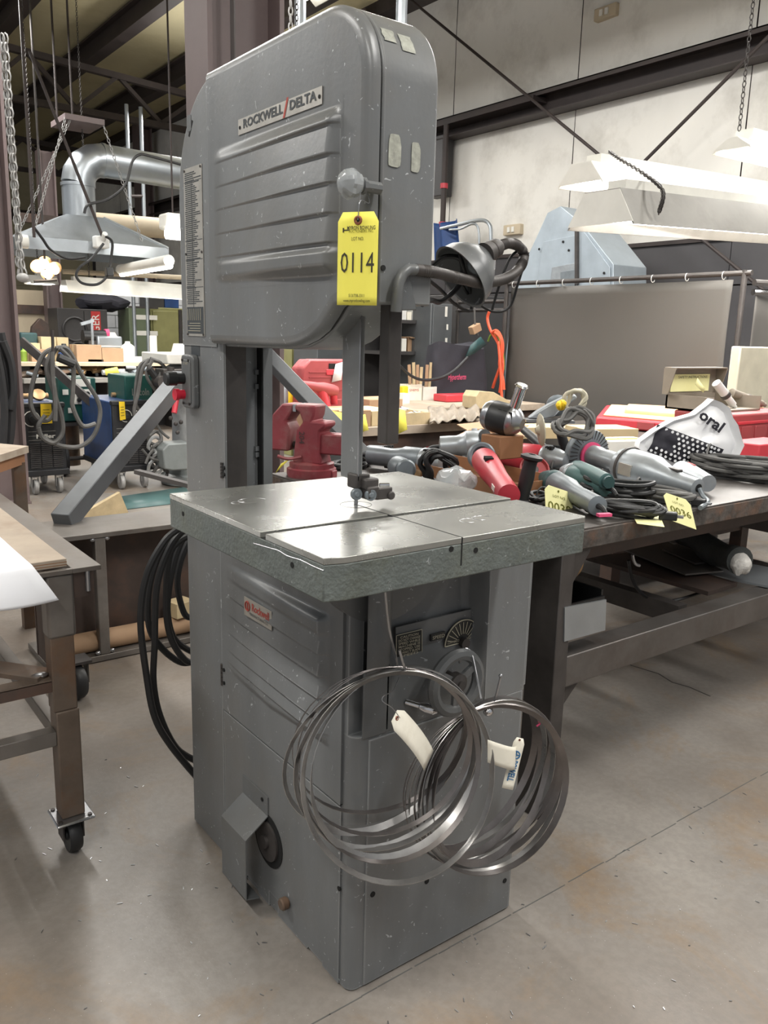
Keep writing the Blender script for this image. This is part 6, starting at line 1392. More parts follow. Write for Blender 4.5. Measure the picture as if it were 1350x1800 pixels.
# wall-side fittings: conduit, dark panel, blue tarp
XE = XW-.1
e = [PL(0, XE, *p) for p in ((766, 245), (792, 245), (790, 345), (766, 352))]; q = B(); ys_ = sorted((e[0].y, e[1].y)); zs_ = (e[2].z, e[0].z)
tag(B().box(XE-.12, XE+.06, ys_[0], ys_[1], zs_[0], zs_[1]).build('electrical_panel', 'cabinet_dark', bevel=.01), 'dark electrical panel on the wall behind the saw head', 'electrical panel')
cd_ = thing('conduit_run', 'brown vertical conduit with red joints on the wall behind the saw', 'conduit', PL(0, XE-.2, 775, 600))
p0, p1 = PL(0, XE-.2, 775, 470), PL(0, XE-.2, 775, 222); B().cyl((p0.x, p0.y, p0.z), (p0.x, p0.y, p1.z), .035, 12).build('pipe', 'roof_steel', cd_)
for py in (328, 395): 
    e = PL(0, XE-.2, 775, py); B().cyl((p0.x, p0.y, e.z-.03), (p0.x, p0.y, e.z+.03), .05, 12).build('joint', 'tool_red', cd_)
tp_ = [PL(0, XE-.3, *p) for p in ((762, 392), (800, 384), (806, 448), (764, 462))]
def tf(u, v):
    p = tp_[3].lerp(tp_[2], u).lerp(tp_[0].lerp(tp_[1], u), v); return p+V((.06*math.sin(u*9), 0, -.03*math.sin(PI*u)*v))
tag(B().grid(tf, 14, 10).build('blue_tarp', 'tarp_blue', solid=.01), 'dark blue tarp hanging on the wall behind the work lamp', 'tarp')
cb_ = thing('bent_conduit', 'bent pale conduit arching out from the wall above the work lamp', 'conduit', PL(0, XE-.3, 860, 420))
B().tube(catmull([PL(0, XE-.35, *p) for p in ((775, 402), (805, 395), (835, 388), (852, 388), (861, 396), (863, 412), (863, 470))], 6), .022, 8).build('pipe', 'galv', cb_); B().tube(catmull([PL(0, XE-.37, *p) for p in ((790, 404), (810, 402), (828, 394), (838, 396), (842, 410), (842, 440))], 6), .014, 8).build('pipe', 'galv', cb_)
# ---- shelving, locker, hoses behind the brown bench
YS = 4.75; x0, x1, z0, z1 = RY(YS, 672, 540, 738, 700)
sh = thing('steel_shelving', 'dark steel shelving with small cartons behind the brown bench', 'shelving', ((x0+x1)/2, YS+.2, 0))
zs_ = [.3, PL(1, YS, 730, 618).z, PL(1, YS, 730, 563).z, 1.95]
for z in zs_: B().box(x0, x1, YS, YS+.45, z-.03, z).build('shelf', 'cabinet_dark', sh, smooth=0)
for x in (x0, x1-.03):
    for y in (YS, YS+.42): B().box(x, x+.03, y, y+.03, 0, 2.0).build('upright', 'cabinet_dark', sh, smooth=0)
B().box(x0, x1, YS+.452, YS+.46, 0, 2.0).build('back_panel', 'cabinet_dark', sh, smooth=0)
def sbox(px0, py0, px1, zi, m, lab, openf=None, g='cartons on the steel shelving'):
    a, c = PL(1, YS+.05, px0, py0), PL(1, YS+.05, px1, py0); cbox('carton', lab, ((a.x+c.x)/2, YS+.2, zs_[zi]), (c.x-a.x, .28, max(.04, a.z-zs_[zi])), 0, m, g, openf=openf)
sbox(719, 592, 736, 1, 'cardboard', 'open brown carton with a blue wrap on the dark shelving', 'flaps'); sbox(708, 595, 716, 1, 'lamp_white', 'narrow white carton on the dark shelving')
for k in range(3): sbox(708+9*k, 545+(k % 2)*3, 716+9*k, 2, 'tag_white' if k % 2 else 'clamp_white', 'small white printed carton in the top row of the shelving', None, 'white cartons on the top shelf')
a = PL(1, YS+.1, 735, 590); tag(B().sphere((a.x, YS+.2, zs_[1]+.13), .08, .06, .04).build('blue_wrap', 'tarp_blue'), 'blue wrapped bundle in the open brown carton', 'bundle')
x0, x1, z0, z1 = RY(4.55, 752, 535, 796, 700); lk = thing('steel_locker', 'tall grey steel locker with torn stickers beside the shelving', 'locker', ((x0+x1)/2, 4.75, 0))
B().box(x0, x1, 4.55, 5.1, 0, z1).build('locker_body', 'cabinet_grey', lk, bevel=.006); B().box(x0+.02, x0+(x1-x0)*.62, 4.54, 4.552, .1, z1-.02).build('door', 'cabinet_grey', lk, bevel=.003)
for (px, py, w_, h_) in ((784, 548, .03, .09), (786, 575, .02, .05), (784, 600, .025, .06)): e = PL(1, 4.548, px, py); B().box(e.x-w_/2, e.x+w_/2, 4.545, 4.549, e.z-h_/2, e.z+h_/2).build('sticker', 'lamp_white', lk)
tag(B().box(PL(1, 4.9, 796, 600).x+.01, PL(1, 4.9, 884, 600).x-.05, 4.85, 5.3, 0, PL(1, 4.9, 840, 520).z).build('dark_cabinet', 'cabinet_dark', bevel=.008), 'wide black cabinet beside the grey locker', 'cabinet')
rk2 = thing('pipe_rack', 'black pipe rack with hoses and cables beside the curtain', 'rack', (4.25, 4.2, 0))
for z in (PL(0, 4.33, 860, 530).z, PL(0, 4.33, 860, 545).z): B().cyl((4.33, 3.98, z), (4.33, 4.62, z), .017, 8).build('rail', 'dark_steel', rk2)
for y in (3.99, 4.6): B().cyl((4.33, y, 0), (4.33, y, 1.82), .018, 8).build('post', 'dark_steel', rk2)
oh = thing('orange_hose', 'orange hose hanging in long loops from the pipe rack', 'hose', (4.27, 4.1, 1))
for k, pts in enumerate(([(860, 548), (857, 560), (862, 580), (876, 605), (884, 640), (878, 690)], [(864, 585), (872, 581), (880, 590), (884, 610), (880, 640), (870, 670), (866, 682)], [(870, 584), (882, 600), (878, 640), (884, 665), (886, 685)], [(876, 600), (880, 650), (882, 700)])):
    B().tube(catmull([PL(0, 4.27-.012*k, *p) for p in pts], 6), .013, 7).build('hose_loop', 'orange_hose', oh)
gh = thing('green_hose', 'thin green hose coiled beside the orange hose', 'hose', (4.29, 4.15, 1)); B().tube(catmull([PL(0, 4.29, *p) for p in ((858, 600), (864, 588), (876, 592), (884, 620), (886, 650))], 6), .009, 7).build('hose_loop', 'lime_hose', gh)
ck = thing('cable_drop', 'grey cable and wooden handle hanging above the black bag', 'cable', (4.1, 4.2, 1.2)); B().tube(catmull([PL(1, 4.15, *p) for p in ((834, 500), (834, 540), (835, 570), (840, 590))], 5), .008, 6).build('cable', 'hose_grey', ck)
e = PL(1, 4.15, 835, 578); B().obox(e, (1, 0, .45), (-.45, 0, 1), (0, 1, 0), .05, .035, .03).build('handle', 'cardboard', ck, bevel=.006)
# cabinets seen through the throat of the saw
x0, x1, z0, z1 = RY(6.95, 512, 612, 556, 700); tag(B().box(x0, x1, 6.95, 7.4, 0, z1+.35).build('olive_cabinet', 'cabinet_olive', bevel=.006), 'olive metal cabinet standing behind the throat of the saw', 'cabinet')
x0, x1, z0, z1 = RY(6.4, 557, 604, 664, 720); dc_ = thing('grey_cabinet', 'dark grey double-door cabinet behind the throat of the saw', 'cabinet', ((x0+x1)/2, 6.6, 0)); B().box(x0, x1, 6.4, 6.9, 0, z1).build('body', 'cabinet_grey', dc_, bevel=.006); B().box((x0+x1)/2-.004, (x0+x1)/2+.004, 6.39, 6.402, .1, z1-.05).build('door_gap', 'black_gap', dc_); B().box((x0+x1)/2-.08, (x0+x1)/2-.05, 6.375, 6.4, z1-.5, z1-.35).build('handle', 'chrome', dc_)
cart('brown carton on top of the dark grey cabinet', 6.45, 566, 590, 604, .3, 'cardboard', zb=z1, group=None)
for (px, py, m, lab) in ((497, 660, 'tool_light', 'grey plastic bottle at the end of the brown bench'), (506, 668, 'label_yellow', 'yellow capped bottle at the end of the brown bench'), (520, 664, 'tarp_blue', 'blue bottle at the end of the brown bench')):
    a = PL(1, 3.2, px, py); a.x = max(a.x, 1.34); tag(B().lathe((a.x, 3.2, ZB2), (0, 0, 1), [(.03, 0), (.04, .005), (.04, a.z-ZB2-.06), (.02, a.z-ZB2-.03), (.016, a.z-ZB2)], 14).build('bottle', m), lab, 'bottle', 'bottles on the brown bench')
# ---- fluorescent lamps hung over the benches
def tube_lamp(label, x0, x1, y0, y1, zb, h, power, chains=(), tilt=0, worn='lamp_worn', drop=0):
    t = thing('hanging_lamp', label, 'lamp', ((x0+x1)/2, (y0+y1)/2, zb), 'fluorescent lamps hung over the benches')
    ym = (y0+y1)/2; f = lambda x: zb+(x-x0)*tilt
    def shf(p): return V((p.x, p.y, p.z+(p.x-x0)*tilt))
    prof = [(y0, zb), (y0+.09, zb+h), (y1-.09, zb+h), (y1, zb), (y1-.008, zb), (y1-.095, zb+h-.01), (y0+.095, zb+h-.01), (y0+.008, zb)]
    B().prism(prof, 0, x0, x1).map(shf).build('reflector', worn, t, smooth=0)
    for x in (x0-.004, x1): B().prism([(y0+.005, zb+.012), (y0+.09, zb+h-.004), (y1-.09, zb+h-.004), (y1-.005, zb+.012)], 0, x, x+.004).map(shf).build('end_cap', 'lamp_white', t, smooth=0)
    for s in (-.09, .09): B().cyl((x0+.03, ym+s, f(x0)+h*.35), (x1-.03, ym+s, f(x1)+h*.35), .019, 10).build('tube', 'tube_glow', t)
    B().box(x0+.1, x1-.1, ym-.05, ym+.05, zb+h, zb+h+.05).map(shf).build('ballast_box', 'lamp_white', t, smooth=0)
    for cx in chains:
        q = B(); z = f(cx)+h+.05; k = 0; top = min(rz(cx)-.3, 5.2)
        while z < top:
            r1_, r2_ = .016, .009
            q.tube([(cx+(r2_*math.cos(a) if k % 2 else 0), ym+(0 if k % 2 else r2_*math.cos(a)), z+r1_*math.sin(a)) for a in [2*PI*i/8 for i in range(8)]], .003, 4, True); z += .026; k += 1
        o = q.build('chain', 'dark_steel', t); o['kind'] = 'stuff'
    area('tube_light', ((x0+x1)/2, ym, zb+(x1-x0)/2*tilt+.004), (x1-x0-.1, .3), power)
    return t
tube_lamp('worn fluorescent lamp hung low over the tool bench', 2.262, 4.70, 1.15, 1.53, 1.905, .16, 20, (), .05)
tube_lamp('fluorescent lamp hung behind the worn one near the curtain', 2.86, 5.2, 1.83, 2.15, 2.235, .12, 18, (5.05,), .04, 'lamp_white')
tube_lamp('short fluorescent lamp at the chain high over the tool bench', 3.25, 4.5, 1.22, 1.45, 2.37, .07, 8, (3.3,), .02, 'lamp_white')
tube_lamp('added unseen fluorescent lamp behind the saw head for the table reflection', 1.45, 2.2, 2.75, 3.1, 2.15, .13, 14, (1.6,), 0, 'lamp_white')  # added lamp, out of sight behind the head, for the saw table's bright reflection

hl = thing('lamp_chain', 'short dark chain looped between the two lamps over the tool bench', 'chain', (2.6, 1.4, 2.1)); q = B()
pA_, pB_ = V((2.93, 1.86, 2.40)), V((2.42, 1.14, 1.97)); mid_ = V((2.5, 1.3, 2.16)); pl_ = catmull([pA_, V((2.72, 1.62, 2.30)), mid_, V((2.43, 1.14, 2.06)), pB_], 12)
for i, p in enumerate(pl_[:-1]):
    d = (pl_[i+1]-p).normalized(); s = d.orthogonal().normalized(); s = s if i % 2 else d.cross(s); q.tube([p+d*(.017*math.sin(a))+s*(.008*math.cos(a)) for a in [2*PI*k/8 for k in range(8)]], .003, 4, True)
o = q.build('chain', 'dark_steel', hl); o['kind'] = 'stuff'
# ================================================================ left background
def welder(label, Y, px0, px1, pyt, pyb, sidepx, depth, tagpx, knobs, seed):
    x0, x1 = PL(1, Y, px0, 760).x, PL(1, Y, px1, 760).x; zt_ = PL(1, Y, (px0+px1)/2, pyt).z; zb = .16
    w_ = x1-x0; t = thing('welder', label, 'welding machine', ((x0+x1)/2, Y+depth/2, 0), 'blue welding machines on casters')
    B().box(x0, x1, Y+.03, Y+depth, zb+.04, zt_).build('body_shell', 'welder_blue', t, bevel=.01)
    B().box(x0+.004, x1-.004, Y, Y+.035, zb+.04, zt_-.005).build('front_panel', 'welder_black', t, bevel=.008)
    B().box(x0-.01, x1+.01, Y-.02, Y+depth, zb, zb+.05).build('base_tray', 'welder_black', t, bevel=.006)
    B().box(x0-.002, x1+.002, Y-.01, Y+.05, zt_-.03, zt_+.01).build('top_trim', 'welder_black', t, bevel=.008)
    gz0, gz1 = zb+.07, zb+.07+(zt_-zb)*.36
    for k in range(3):
        a = x0+.03+(w_-.06)*k/3
        for j in range(13): B().box(a+.006, a+(w_-.06)/3-.006, Y-.010, Y+.002, gz0+(gz1-gz0)*j/13, gz0+(gz1-gz0)*j/13+(gz1-gz0)/22).build('grille_slat', 'cabinet_dark', t, smooth=0)
    text('lettering', 'Miller', .05, V(((x0+x1)/2, Y-.003, gz1+.045)), (1, 0, 0), (0, 0, 1), 'lamp_white', t, width=w_*.45, bold=.02)
    for (fx, fz, r) in knobs:
        c_ = V((x0+w_*fx, Y-.002, zb+(zt_-zb)*fz)); B().lathe(c_, (0, -1, 0), [(r, 0), (r, .006), (r*.55, .008), (r*.5, .03), (r*.1, .032)], 18).build('dial', 'black_plastic', t)
        q = B(); q.tube([c_+V((r*1.15*math.cos(a), -.003, r*1.15*math.sin(a))) for a in [2*PI*i/18 for i in range(15)]], .004, 5); q.build('dial_scale', 'lamp_white', t)
    for j in range(3): B().box(x0+w_*.1, x0+w_*.75, Y-.003, Y+.002, zb+(zt_-zb)*(.62-.06*j), zb+(zt_-zb)*(.625-.06*j)).build('panel_line', 'lamp_worn', t, smooth=0)
    for (cx, cy_) in ((x0+.07, Y+.03), (x1-.07, Y+.03), (x0+.07, Y+depth-.1), (x1-.07, Y+depth-.1)):
        c = B(); c.box(cx-.03, cx+.03, cy_-.03, cy_+.03, .145, .16); c.box(cx-.03, cx-.024, cy_-.02, cy_+.02, .06, .15); c.box(cx+.024, cx+.03, cy_-.02, cy_+.02, .06, .15); c.build('caster_fork', 'caster_grey', t)
        B().lathe((cx-.02, cy_, .065), (1, 0, 0), [(.02, 0), (.06, .003), (.065, .01), (.065, .03), (.06, .037), (.02, .04)], 20).build('caster_wheel', 'caster_grey', t)
    # coloured auction tag
    P_ = [PL(1, Y-.035, *p) for p in tagpx]; tg_ = thing('lot_tag', label.split(' with')[0].replace('welding machine', 'welder').join(('yellow lot tag on the ', '')) if 0 else ('yellow lot tag tied to the dial front of the welder by the column' if seed == 1 else 'yellow lot tag tied to the welder behind the leaning tube'), 'tag', P_[0], 'yellow tags on the welders')
    B().add(P_, [(0, 1, 2, 3)]).build('tag_card', 'label_yellow', tg_, solid=.001, smooth=0)
    for k in range(4): 
        e0 = P_[0].lerp(P_[3], .25+.15*k); e1 = P_[1].lerp(P_[2], .25+.15*k); B().bar(e0.lerp(e1, .2)-V((0, .003, 0)), e0.lerp(e1, .8)-V((0, .003, 0)), .004, .001, (0, 1, 0)).build('print_line', 'ink', tg_)
    return t
w1 = welder('blue and black welder with one big dial beside the purple column', 5.95, 42, 116, 710, 845, 22, .62, ((72, 745), (92, 744), (90, 710), (71, 710)), ((.2, .80, .055),), 1)
w2 = welder('blue and black welder with two dials behind the leaning tube', 5.85, 198, 266, 706, 838, 155, .84, ((211, 739), (221, 737), (219, 706), (209, 706)), ((.35, .80, .045), (.72, .80, .045)), 2)
def feeder(label, Y, px0, px1, py0, py1, zc, panel, depth=.45):
    x0, x1, z0, z1 = RY(Y, px0, py0, px1, py1); t = thing('wire_feeder', label, 'wire feeder', ((x0+x1)/2, Y+depth/2, z0), 'green wire feeders on the welders')
    B().box(x0, x1, Y, Y+depth, z0, z1).build('case', 'feeder_green', t, bevel=.012)
    w_, h_ = x1-x0, z1-z0
    if panel:
        B().box(x0+w_*.38, x1-.02, Y-.006, Y, z0+h_*.40, z0+h_*.74).build('control_panel', 'lamp_white', t); B().box(x0+w_*.3, x1-w_*.15, Y-.006, Y, z0+h_*.80, z1-.01).build('data_label', 'lamp_white', t)
        for (a, c) in ((.52, .62), (.75, .64), (.78, .48), (.52, .5)): B().lathe((x0+w_*a, Y-.006, z0+h_*c), (0, -1, 0), [(.022, 0), (.02, .018), (.004, .02)], 12).build('knob', 'black_plastic', t)
        for (a, c) in ((.1, .62), (.22, .2), (.8, .18)): B().box(x0+w_*a, x0+w_*(a+.15), Y-.006, Y, z0+h_*c, z0+h_*(c+.12)).build('sticker', 'lamp_white', t)
    else: text('lettering', 'Lincoln', .09, V((x0+w_*.55, Y-.003, z0+h_*.35)), (1, 0, 0), (0, 0, 1), 'lamp_worn', t, width=w_*.6)
    return t
zt1 = PL(1, 5.95, 80, 710).z
f1 = feeder('dark green wire feeder with a white control panel between the welders', 6.75, 106, 168, 664, 742, 0, True)
f2 = feeder('dark green wire feeder on top of the welder behind the leaning tube', 6.05, 220, 268, 660, 706, 0, False)
# cart that carries the first feeder
fx0, fx1 = PL(1, 6.75, 106, 742).x, PL(1, 6.75, 168, 742).x; fz = PL(1, 6.75, 130, 742).z
fc = thing('feeder_cart', 'dark two-wheeled cart carrying the green wire feeder between the welders', 'cart', ((fx0+fx1)/2, 6.95, 0))
B().box(fx0-.03, fx1+.03, 6.73, 7.25, fz-.035, fz-.002).build('platform', 'dark_steel', fc)
for x in (fx0, fx1-.04): B().box(x, x+.04, 6.76, 6.8, .12, fz-.03).build('upright', 'dark_steel', fc)
for x in (fx0-.02, fx1+.0): B().lathe((x, 6.8, .16), (1, 0, 0), [(.03, 0), (.09, .004), (.12, -.004), (.155, .006), (.16, .03), (.155, .06), (.12, .07), (.09, .062), (.03, .066)], 26).build('tyre', 'wheel_dark', fc)
B().cyl((fx0-.02, 6.8, .16), (fx1+.06, 6.8, .16), .02, 10).build('axle', 'dark_steel', fc); B().cyl(((fx0+fx1)/2, 7.05, .06), ((fx0+fx1)/2, 7.05, fz-.035), .09, 18).build('gas_cylinder', 'rusty_bar', fc)
# welding leads
def lead(label, Y, loops, r, m, group='welding leads draped on the machines', name='welding_lead', extra=()):
    t = thing(name, label, 'welding lead', PL(1, Y, *loops[0][0]), group)
    for k, pts in enumerate(loops): B().tube(catmull([PL(1, Y-.03*k, *p) for p in pts], 6), r, 7).build('lead_loop', m, t)
    for (a, c, rr, mm) in extra: B().cyl(PL(1, Y-.12, *a), PL(1, Y-.12, *c), rr, 10).build('torch_handle', mm, t)
    return t
lead('grey welding lead looped widely over the welder by the column', 5.85, ([(95, 612), (75, 625), (58, 670), (54, 710), (66, 735), (85, 738), (98, 715), (95, 680), (88, 640), (98, 612)], [(98, 612), (120, 615), (145, 660), (170, 700), (176, 730), (165, 765), (140, 785), (105, 783), (75, 768), (68, 748), (80, 730)], [(90, 620), (82, 650), (95, 690), (108, 730), (110, 760), (95, 778), (75, 770), (68, 752)], [(105, 612), (128, 640), (128, 690), (128, 715), (145, 748), (168, 745)], [(92, 618), (93, 660), (97, 705), (97, 740)]), .019, 'hose_grey', extra=(((102, 628), (130, 640), .035, 'black_plastic'), ((92, 580), (94, 640), .012, 'dark_steel')))
lead('grey welding lead hung over the green feeder by the machine post', 5.75, ([(262, 632), (245, 645), (238, 690), (240, 715), (255, 727), (268, 718)], [(264, 630), (285, 640), (292, 660), (285, 690)], [(262, 632), (250, 650), (243, 690), (236, 720), (240, 745)], [(268, 632), (258, 660), (275, 690), (282, 720)], [(260, 640), (268, 660), (278, 665), (286, 650)]), .016, 'hose_grey', extra=(((262, 648), (272, 662), .03, 'black_plastic'),))
lead('thin cables drooping from the second welder to the floor', 5.7, ([(250, 790), (265, 805), (285, 810), (295, 805)], [(275, 745), (285, 760), (297, 770)], [(256, 815), (262, 800), (270, 790)]), .012, 'hose_grey')
lead('thick black hoses hanging on the purple column', 5.3, ([(2, 585), (10, 620), (18, 660), (22, 700), (20, 760), (12, 800)], [(-4, 600), (6, 640), (14, 690), (18, 730), (15, 790)], [(6, 600), (20, 640), (24, 690), (18, 720)], [(-6, 620), (2, 660), (8, 720), (4, 800)]), .028, 'hose_black', None, 'hose_bundle')
rgl = thing('gas_regulator', 'brass gas regulator behind the welder by the column', 'regulator', PL(1, 6.3, 40, 694)); a = PL(1, 6.3, 24, 697); B().cyl(a, a+V((.28, 0, 0)), .025, 12).build('body', 'brass', rgl); B().lathe(a+V((.2, 0, .0)), (0, -.6, .5), [(.03, 0), (.055, .004), (.055, .03), (.04, .034)], 16).build('gauge', 'brass', rgl)
rgl2 = thing('gas_regulator', 'brass gas regulator standing on the second welder', 'regulator', PL(1, 6.3, 210, 694)); a = PL(1, 6.3, 196, 694); B().cyl(a, a+V((.3, 0, 0)), .022, 12).build('body', 'brass', rgl2); B().cyl(a+V((.17, 0, 0)), a+V((.17, 0, .1)), .02, 10).build('valve', 'brass', rgl2)
# ---- machine post with red levers
mc = V((PL(1, 5.9, 336, 800).x, 5.9, 0)); mp = thing('machine_post', 'grey machine pedestal with a motor and two red levers beside the saw column', 'machine', mc)
zt3 = PL(1, 5.9, 330, 640).z
B().lathe(mc, (0, 0, 1), [(.26, 0), (.28, .01), (.28, .09), (.22, .10), (.2, .14)], 28).build('base', 'motor_grey', mp)
B().lathe(mc, (0, 0, 1), [(.17, .12), (.175, .13), (.165, .55), (.16, zt3-.25), (.19, zt3-.22), (.2, zt3-.02), (.16, zt3)], 28).build('pedestal', 'machine_grey', mp)
a = PL(1, 5.62, 312, 800); q = B(); q.prism([(a.x-.14, a.z-.11), (a.x-.06, a.z-.13), (a.x+.12, a.z-.13), (a.x+.12, a.z+.11), (a.x-.10, a.z+.11), (a.x-.15, a.z+.06)], 1, 5.58, 5.80); q.build('motor_box', 'motor_grey', mp, bevel=.012)
x0, x1, z0, z1 = RY(5.65, 290, 622, 345, 640); B().box(x0, x1, 5.6, 6.2, z0, z1).build('machine_table', 'lamp_white', mp, bevel=.01)
for (c_, e, k) in (((286, 672), (272, 712), 0), ((314, 678), (306, 726), 1)):
    p0, p1 = PL(1, 5.55, *c_), PL(1, 5.5, *e); l = B().cyl(p0, p0.lerp(p1, .35), .02, 10).build('lever', 'dark_steel', mp); B().cyl(p0.lerp(p1, .3), p1, .024, 12).build('lever_grip', 'tool_red', l); B().cyl(p0+V((0, .12, 0)), p0-V((0, .03, 0)), .055, 16).build('lever_hub', 'dark_steel', l)
x0, x1, z0, z1 = RY(5.6, 284, 648, 330, 670); B().box(x0, x1, 5.55, 5.75, z0, z1).build('clamp_head', 'dark_steel', mp, bevel=.01); B().cyl(PL(1, 5.55, 300, 645), PL(1, 5.55, 300, 672), .03, 12).build('clamp_screw', 'dark_steel', mp)
for (px, py) in ((300, 735), (309, 745), (318, 742), (312, 760)): e = PL(1, 5.735, px, py); B().sphere(e, .02, .012, .02).build('bolt_head', 'dark_steel', mp)
dbg = thing('scrap_bundle', 'tangled silver hose fittings on the floor beside the machine post', 'fittings', PL(1, 5.8, 284, 850)); rs = random.Random(4)
for k in range(7): c_ = PL(1, 5.75, 278+rs.uniform(-8, 8), 770+10*k); B().tube([c_+V((.07*math.cos(a)*rs.uniform(.7, 1), .02*math.sin(a*2), .06*math.sin(a))) for a in [2*PI*i/12 for i in range(12)]], .016, 6, True).build('fitting', 'machine_grey' if k % 2 else 'hose_grey', dbg)
# dark steel bar leaning by the column
p0, p1 = DI(36, 598, 7.6), DI(116, 668, 7.6); p1 = p0+(p1-p0)*((p0.z-.03)/(p0.z-p1.z)); tag(B().bar(p0, p1, .07, .05, (.6, .8, 0)).build('steel_bar', 'dark_steel'), 'dark steel bar leaning down from the purple column', 'steel bar')
# ---- long bench with lower shelf
YL = 9.72; zL = .95
x0, x1 = PL(1, YL, 36, 637).x, PL(1, YL, 345, 637).x
lb = thing('long_bench', 'long pale workbench with a cluttered lower shelf behind the welders', 'workbench', ((x0+x1)/2, YL+.4, 0))
B().box(x0, x1+1.0, YL, YL+.85, zL-.05, zL).build('bench_top', 'tan_panel', lb, bevel=.004); zS = PL(1, YL, 150, 664).z
B().box(x0, x1+1.0, YL-.1, YL+.8, zS-.06, zS).build('shelf', 'lamp_worn', lb, bevel=.004)
for k in range(4): xx = x0+.05+(x1+.8-x0)*k/3; B().box(xx, xx+.08, YL+.1, YL+.7, 0, zL-.05).build('leg', 'dark_steel', lb)
B().box(x0, x1+1, YL+.82, YL+.85, 0, zL-.05).build('back_panel', 'cabinet_dark', lb)
rs = random.Random(12); labs = ('rusty steel offcut lying on the lower shelf of the long bench', 'grey pipe piece lying on the lower shelf of the long bench')
for k in range(34):
    p = V((rs.uniform(x0+.1, x1+.3), YL-.05+rs.uniform(0, .35), zS+.03+rs.uniform(0, .1))); d = V((rs.uniform(-1, 1), rs.uniform(-.4, .4), rs.uniform(-.25, .25))).normalized(); l = rs.uniform(.05, .16)
    if k % 2: o = B().cyl(p-d*l, p+d*l, rs.uniform(.018, .035), 8).build('pipe_piece', 'tool_grey' if k % 3 else 'machine_grey')
    else: o = B().obox(p, d, d.orthogonal(), d.cross(d.orthogonal()), l, rs.uniform(.02, .05), rs.uniform(.012, .03)).build('steel_offcut', 'rusty_bar' if k % 3 else 'brass', bevel=.004)
    tag(o, labs[k % 2], 'pipe' if k % 2 else 'steel offcut', 'loose metal on the lower shelf')
P_ = [PL(1, YL-.12, *p) for p in ((186, 660), (210, 656), (206, 645), (184, 649))]; tag(B().add(P_, [(0, 1, 2, 3)]).build('lot_tag', 'tag_yellow', solid=.002), 'yellow lot tag lying on the lower shelf of the long bench', 'tag')
def bb(lab, px0, py0, px1, m, Y=9.9, d=.3, openf=None, z=None, g='cartons on the long bench'):
    a, c = PL(1, Y, px0, py0), PL(1, Y, px1, py0); zz = zL if z is None else z
    return cbox('carton', lab, ((a.x+c.x)/2, Y+d/2, zz), (c.x-a.x, d, max(.05, a.z-zz)), 0, m, g, openf=openf)
bb('brown carton full of papers in the middle of the long bench', 134, 606, 178, 'cardboard'); bb('brown carton with a creased side next to the paper-filled one', 179, 612, 216, 'cardboard')
bb('cream carton at the column end of the long bench', 72, 592, 98, 'kraft', 10.1); bb('small cream carton beside the cream one', 48, 603, 70, 'kraft', 10.0); bb('tan carton behind the looped lead', 55, 614, 80, 'cardboard', 9.85)
bb('cream carton at the back beside the blue-capped jar', 100, 593, 120, 'kraft', 10.25)
def bott(lab, px, py0, r, m, Y=9.95, prof=None, name='bottle', cat='bottle'):
    a = PL(1, Y, px, py0); h = a.z-zL; pr = prof or [(r, 0), (r, h*.75), (r*.4, h*.9), (r*.35, h)]
    return tag(B().lathe((a.x, Y, zL), (0, 0, 1), pr, 16).build(name, m), lab, cat)
bott('white plastic jug at the end of the cartons', 224, 600, .09, 'lamp_white'); bott('tall white cylinder standing on the long bench', 269, 590, .05, 'lamp_white', prof=[(.05, 0), (.05, PL(1, 9.95, 269, 590).z-zL)], name='white_cylinder', cat='cylinder')
bott('white cone-shaped container next to the saw column', 316, 604, .15, 'lamp_white', prof=[(.16, 0), (.14, .08), (.09, .25), (.08, PL(1, 9.95, 316, 604).z-zL)], name='white_container', cat='container')
bott('dark jar with a blue lid on the long bench', 112, 604, .08, 'black_plastic', name='jar', cat='jar'); a = PL(1, 9.9, 112, 612); 
bott('round blue can among the looped leads', 112, 616, .07, 'tarp_blue', 9.6-.0+.25, name='can', cat='can'); bott('green bottle beside the purple column', 41, 612, .04, 'lime_hose')
# bench grinder, clamp stand and papers
cs_ = thing('clamp_stand', 'thin steel stand with a clamp on the long bench', 'stand', PL(1, 10, 161, 632)); a = PL(1, 10, 161, 560); B().cyl((a.x, 10, zL), (a.x, 10, a.z), .018, 8).build('rod', 'galv', cs_); B().obox((a.x-.06, 10, a.z-.05), (1, 0, .3), (-.3, 0, 1), (0, 1, 0), .09, .02, .02).build('clamp', 'galv', cs_); B().box(a.x-.1, a.x+.1, 9.9, 10.1, zL, zL+.03).build('foot', 'dark_steel', cs_)
x0b, x1b, z0b, z1b = RY(10.15, 172, 585, 215, 610); pc_ = thing('glass_tray', 'pile of clear plastic and papers behind the cartons', 'tray', ((x0b+x1b)/2, 10.2, zL)); B().box(x0b, x1b, 10.15, 10.4, zL, z1b-.05).build('tray', 'galv', pc_, bevel=.02); B().add([(x0b, 10.14, z0b), (x1b, 10.14, z0b), (x1b-.05, 10.3, z1b), (x0b+.1, 10.3, z1b)], [(0, 1, 2, 3)]).build('cover', 'lamp_white', pc_, solid=.01)
o = thing('bench_grinder', 'dark bench tool with a pink ring behind the cartons', 'bench tool', PL(1, 10.3, 168, 600)); a = PL(1, 10.3, 165, 592); B().cyl((a.x-.15, 10.3, a.z), (a.x+.15, 10.3, a.z), .09, 16).build('motor', 'black_plastic', o); B().cyl((a.x+.15, 10.3, a.z+.05), (a.x+.2, 10.3, a.z+.05), .06, 14).build('wheel', 'pink', o); B().box(a.x-.1, a.x+.1, 10.2, 10.4, zL, a.z-.05).build('pedestal', 'dark_steel', o)
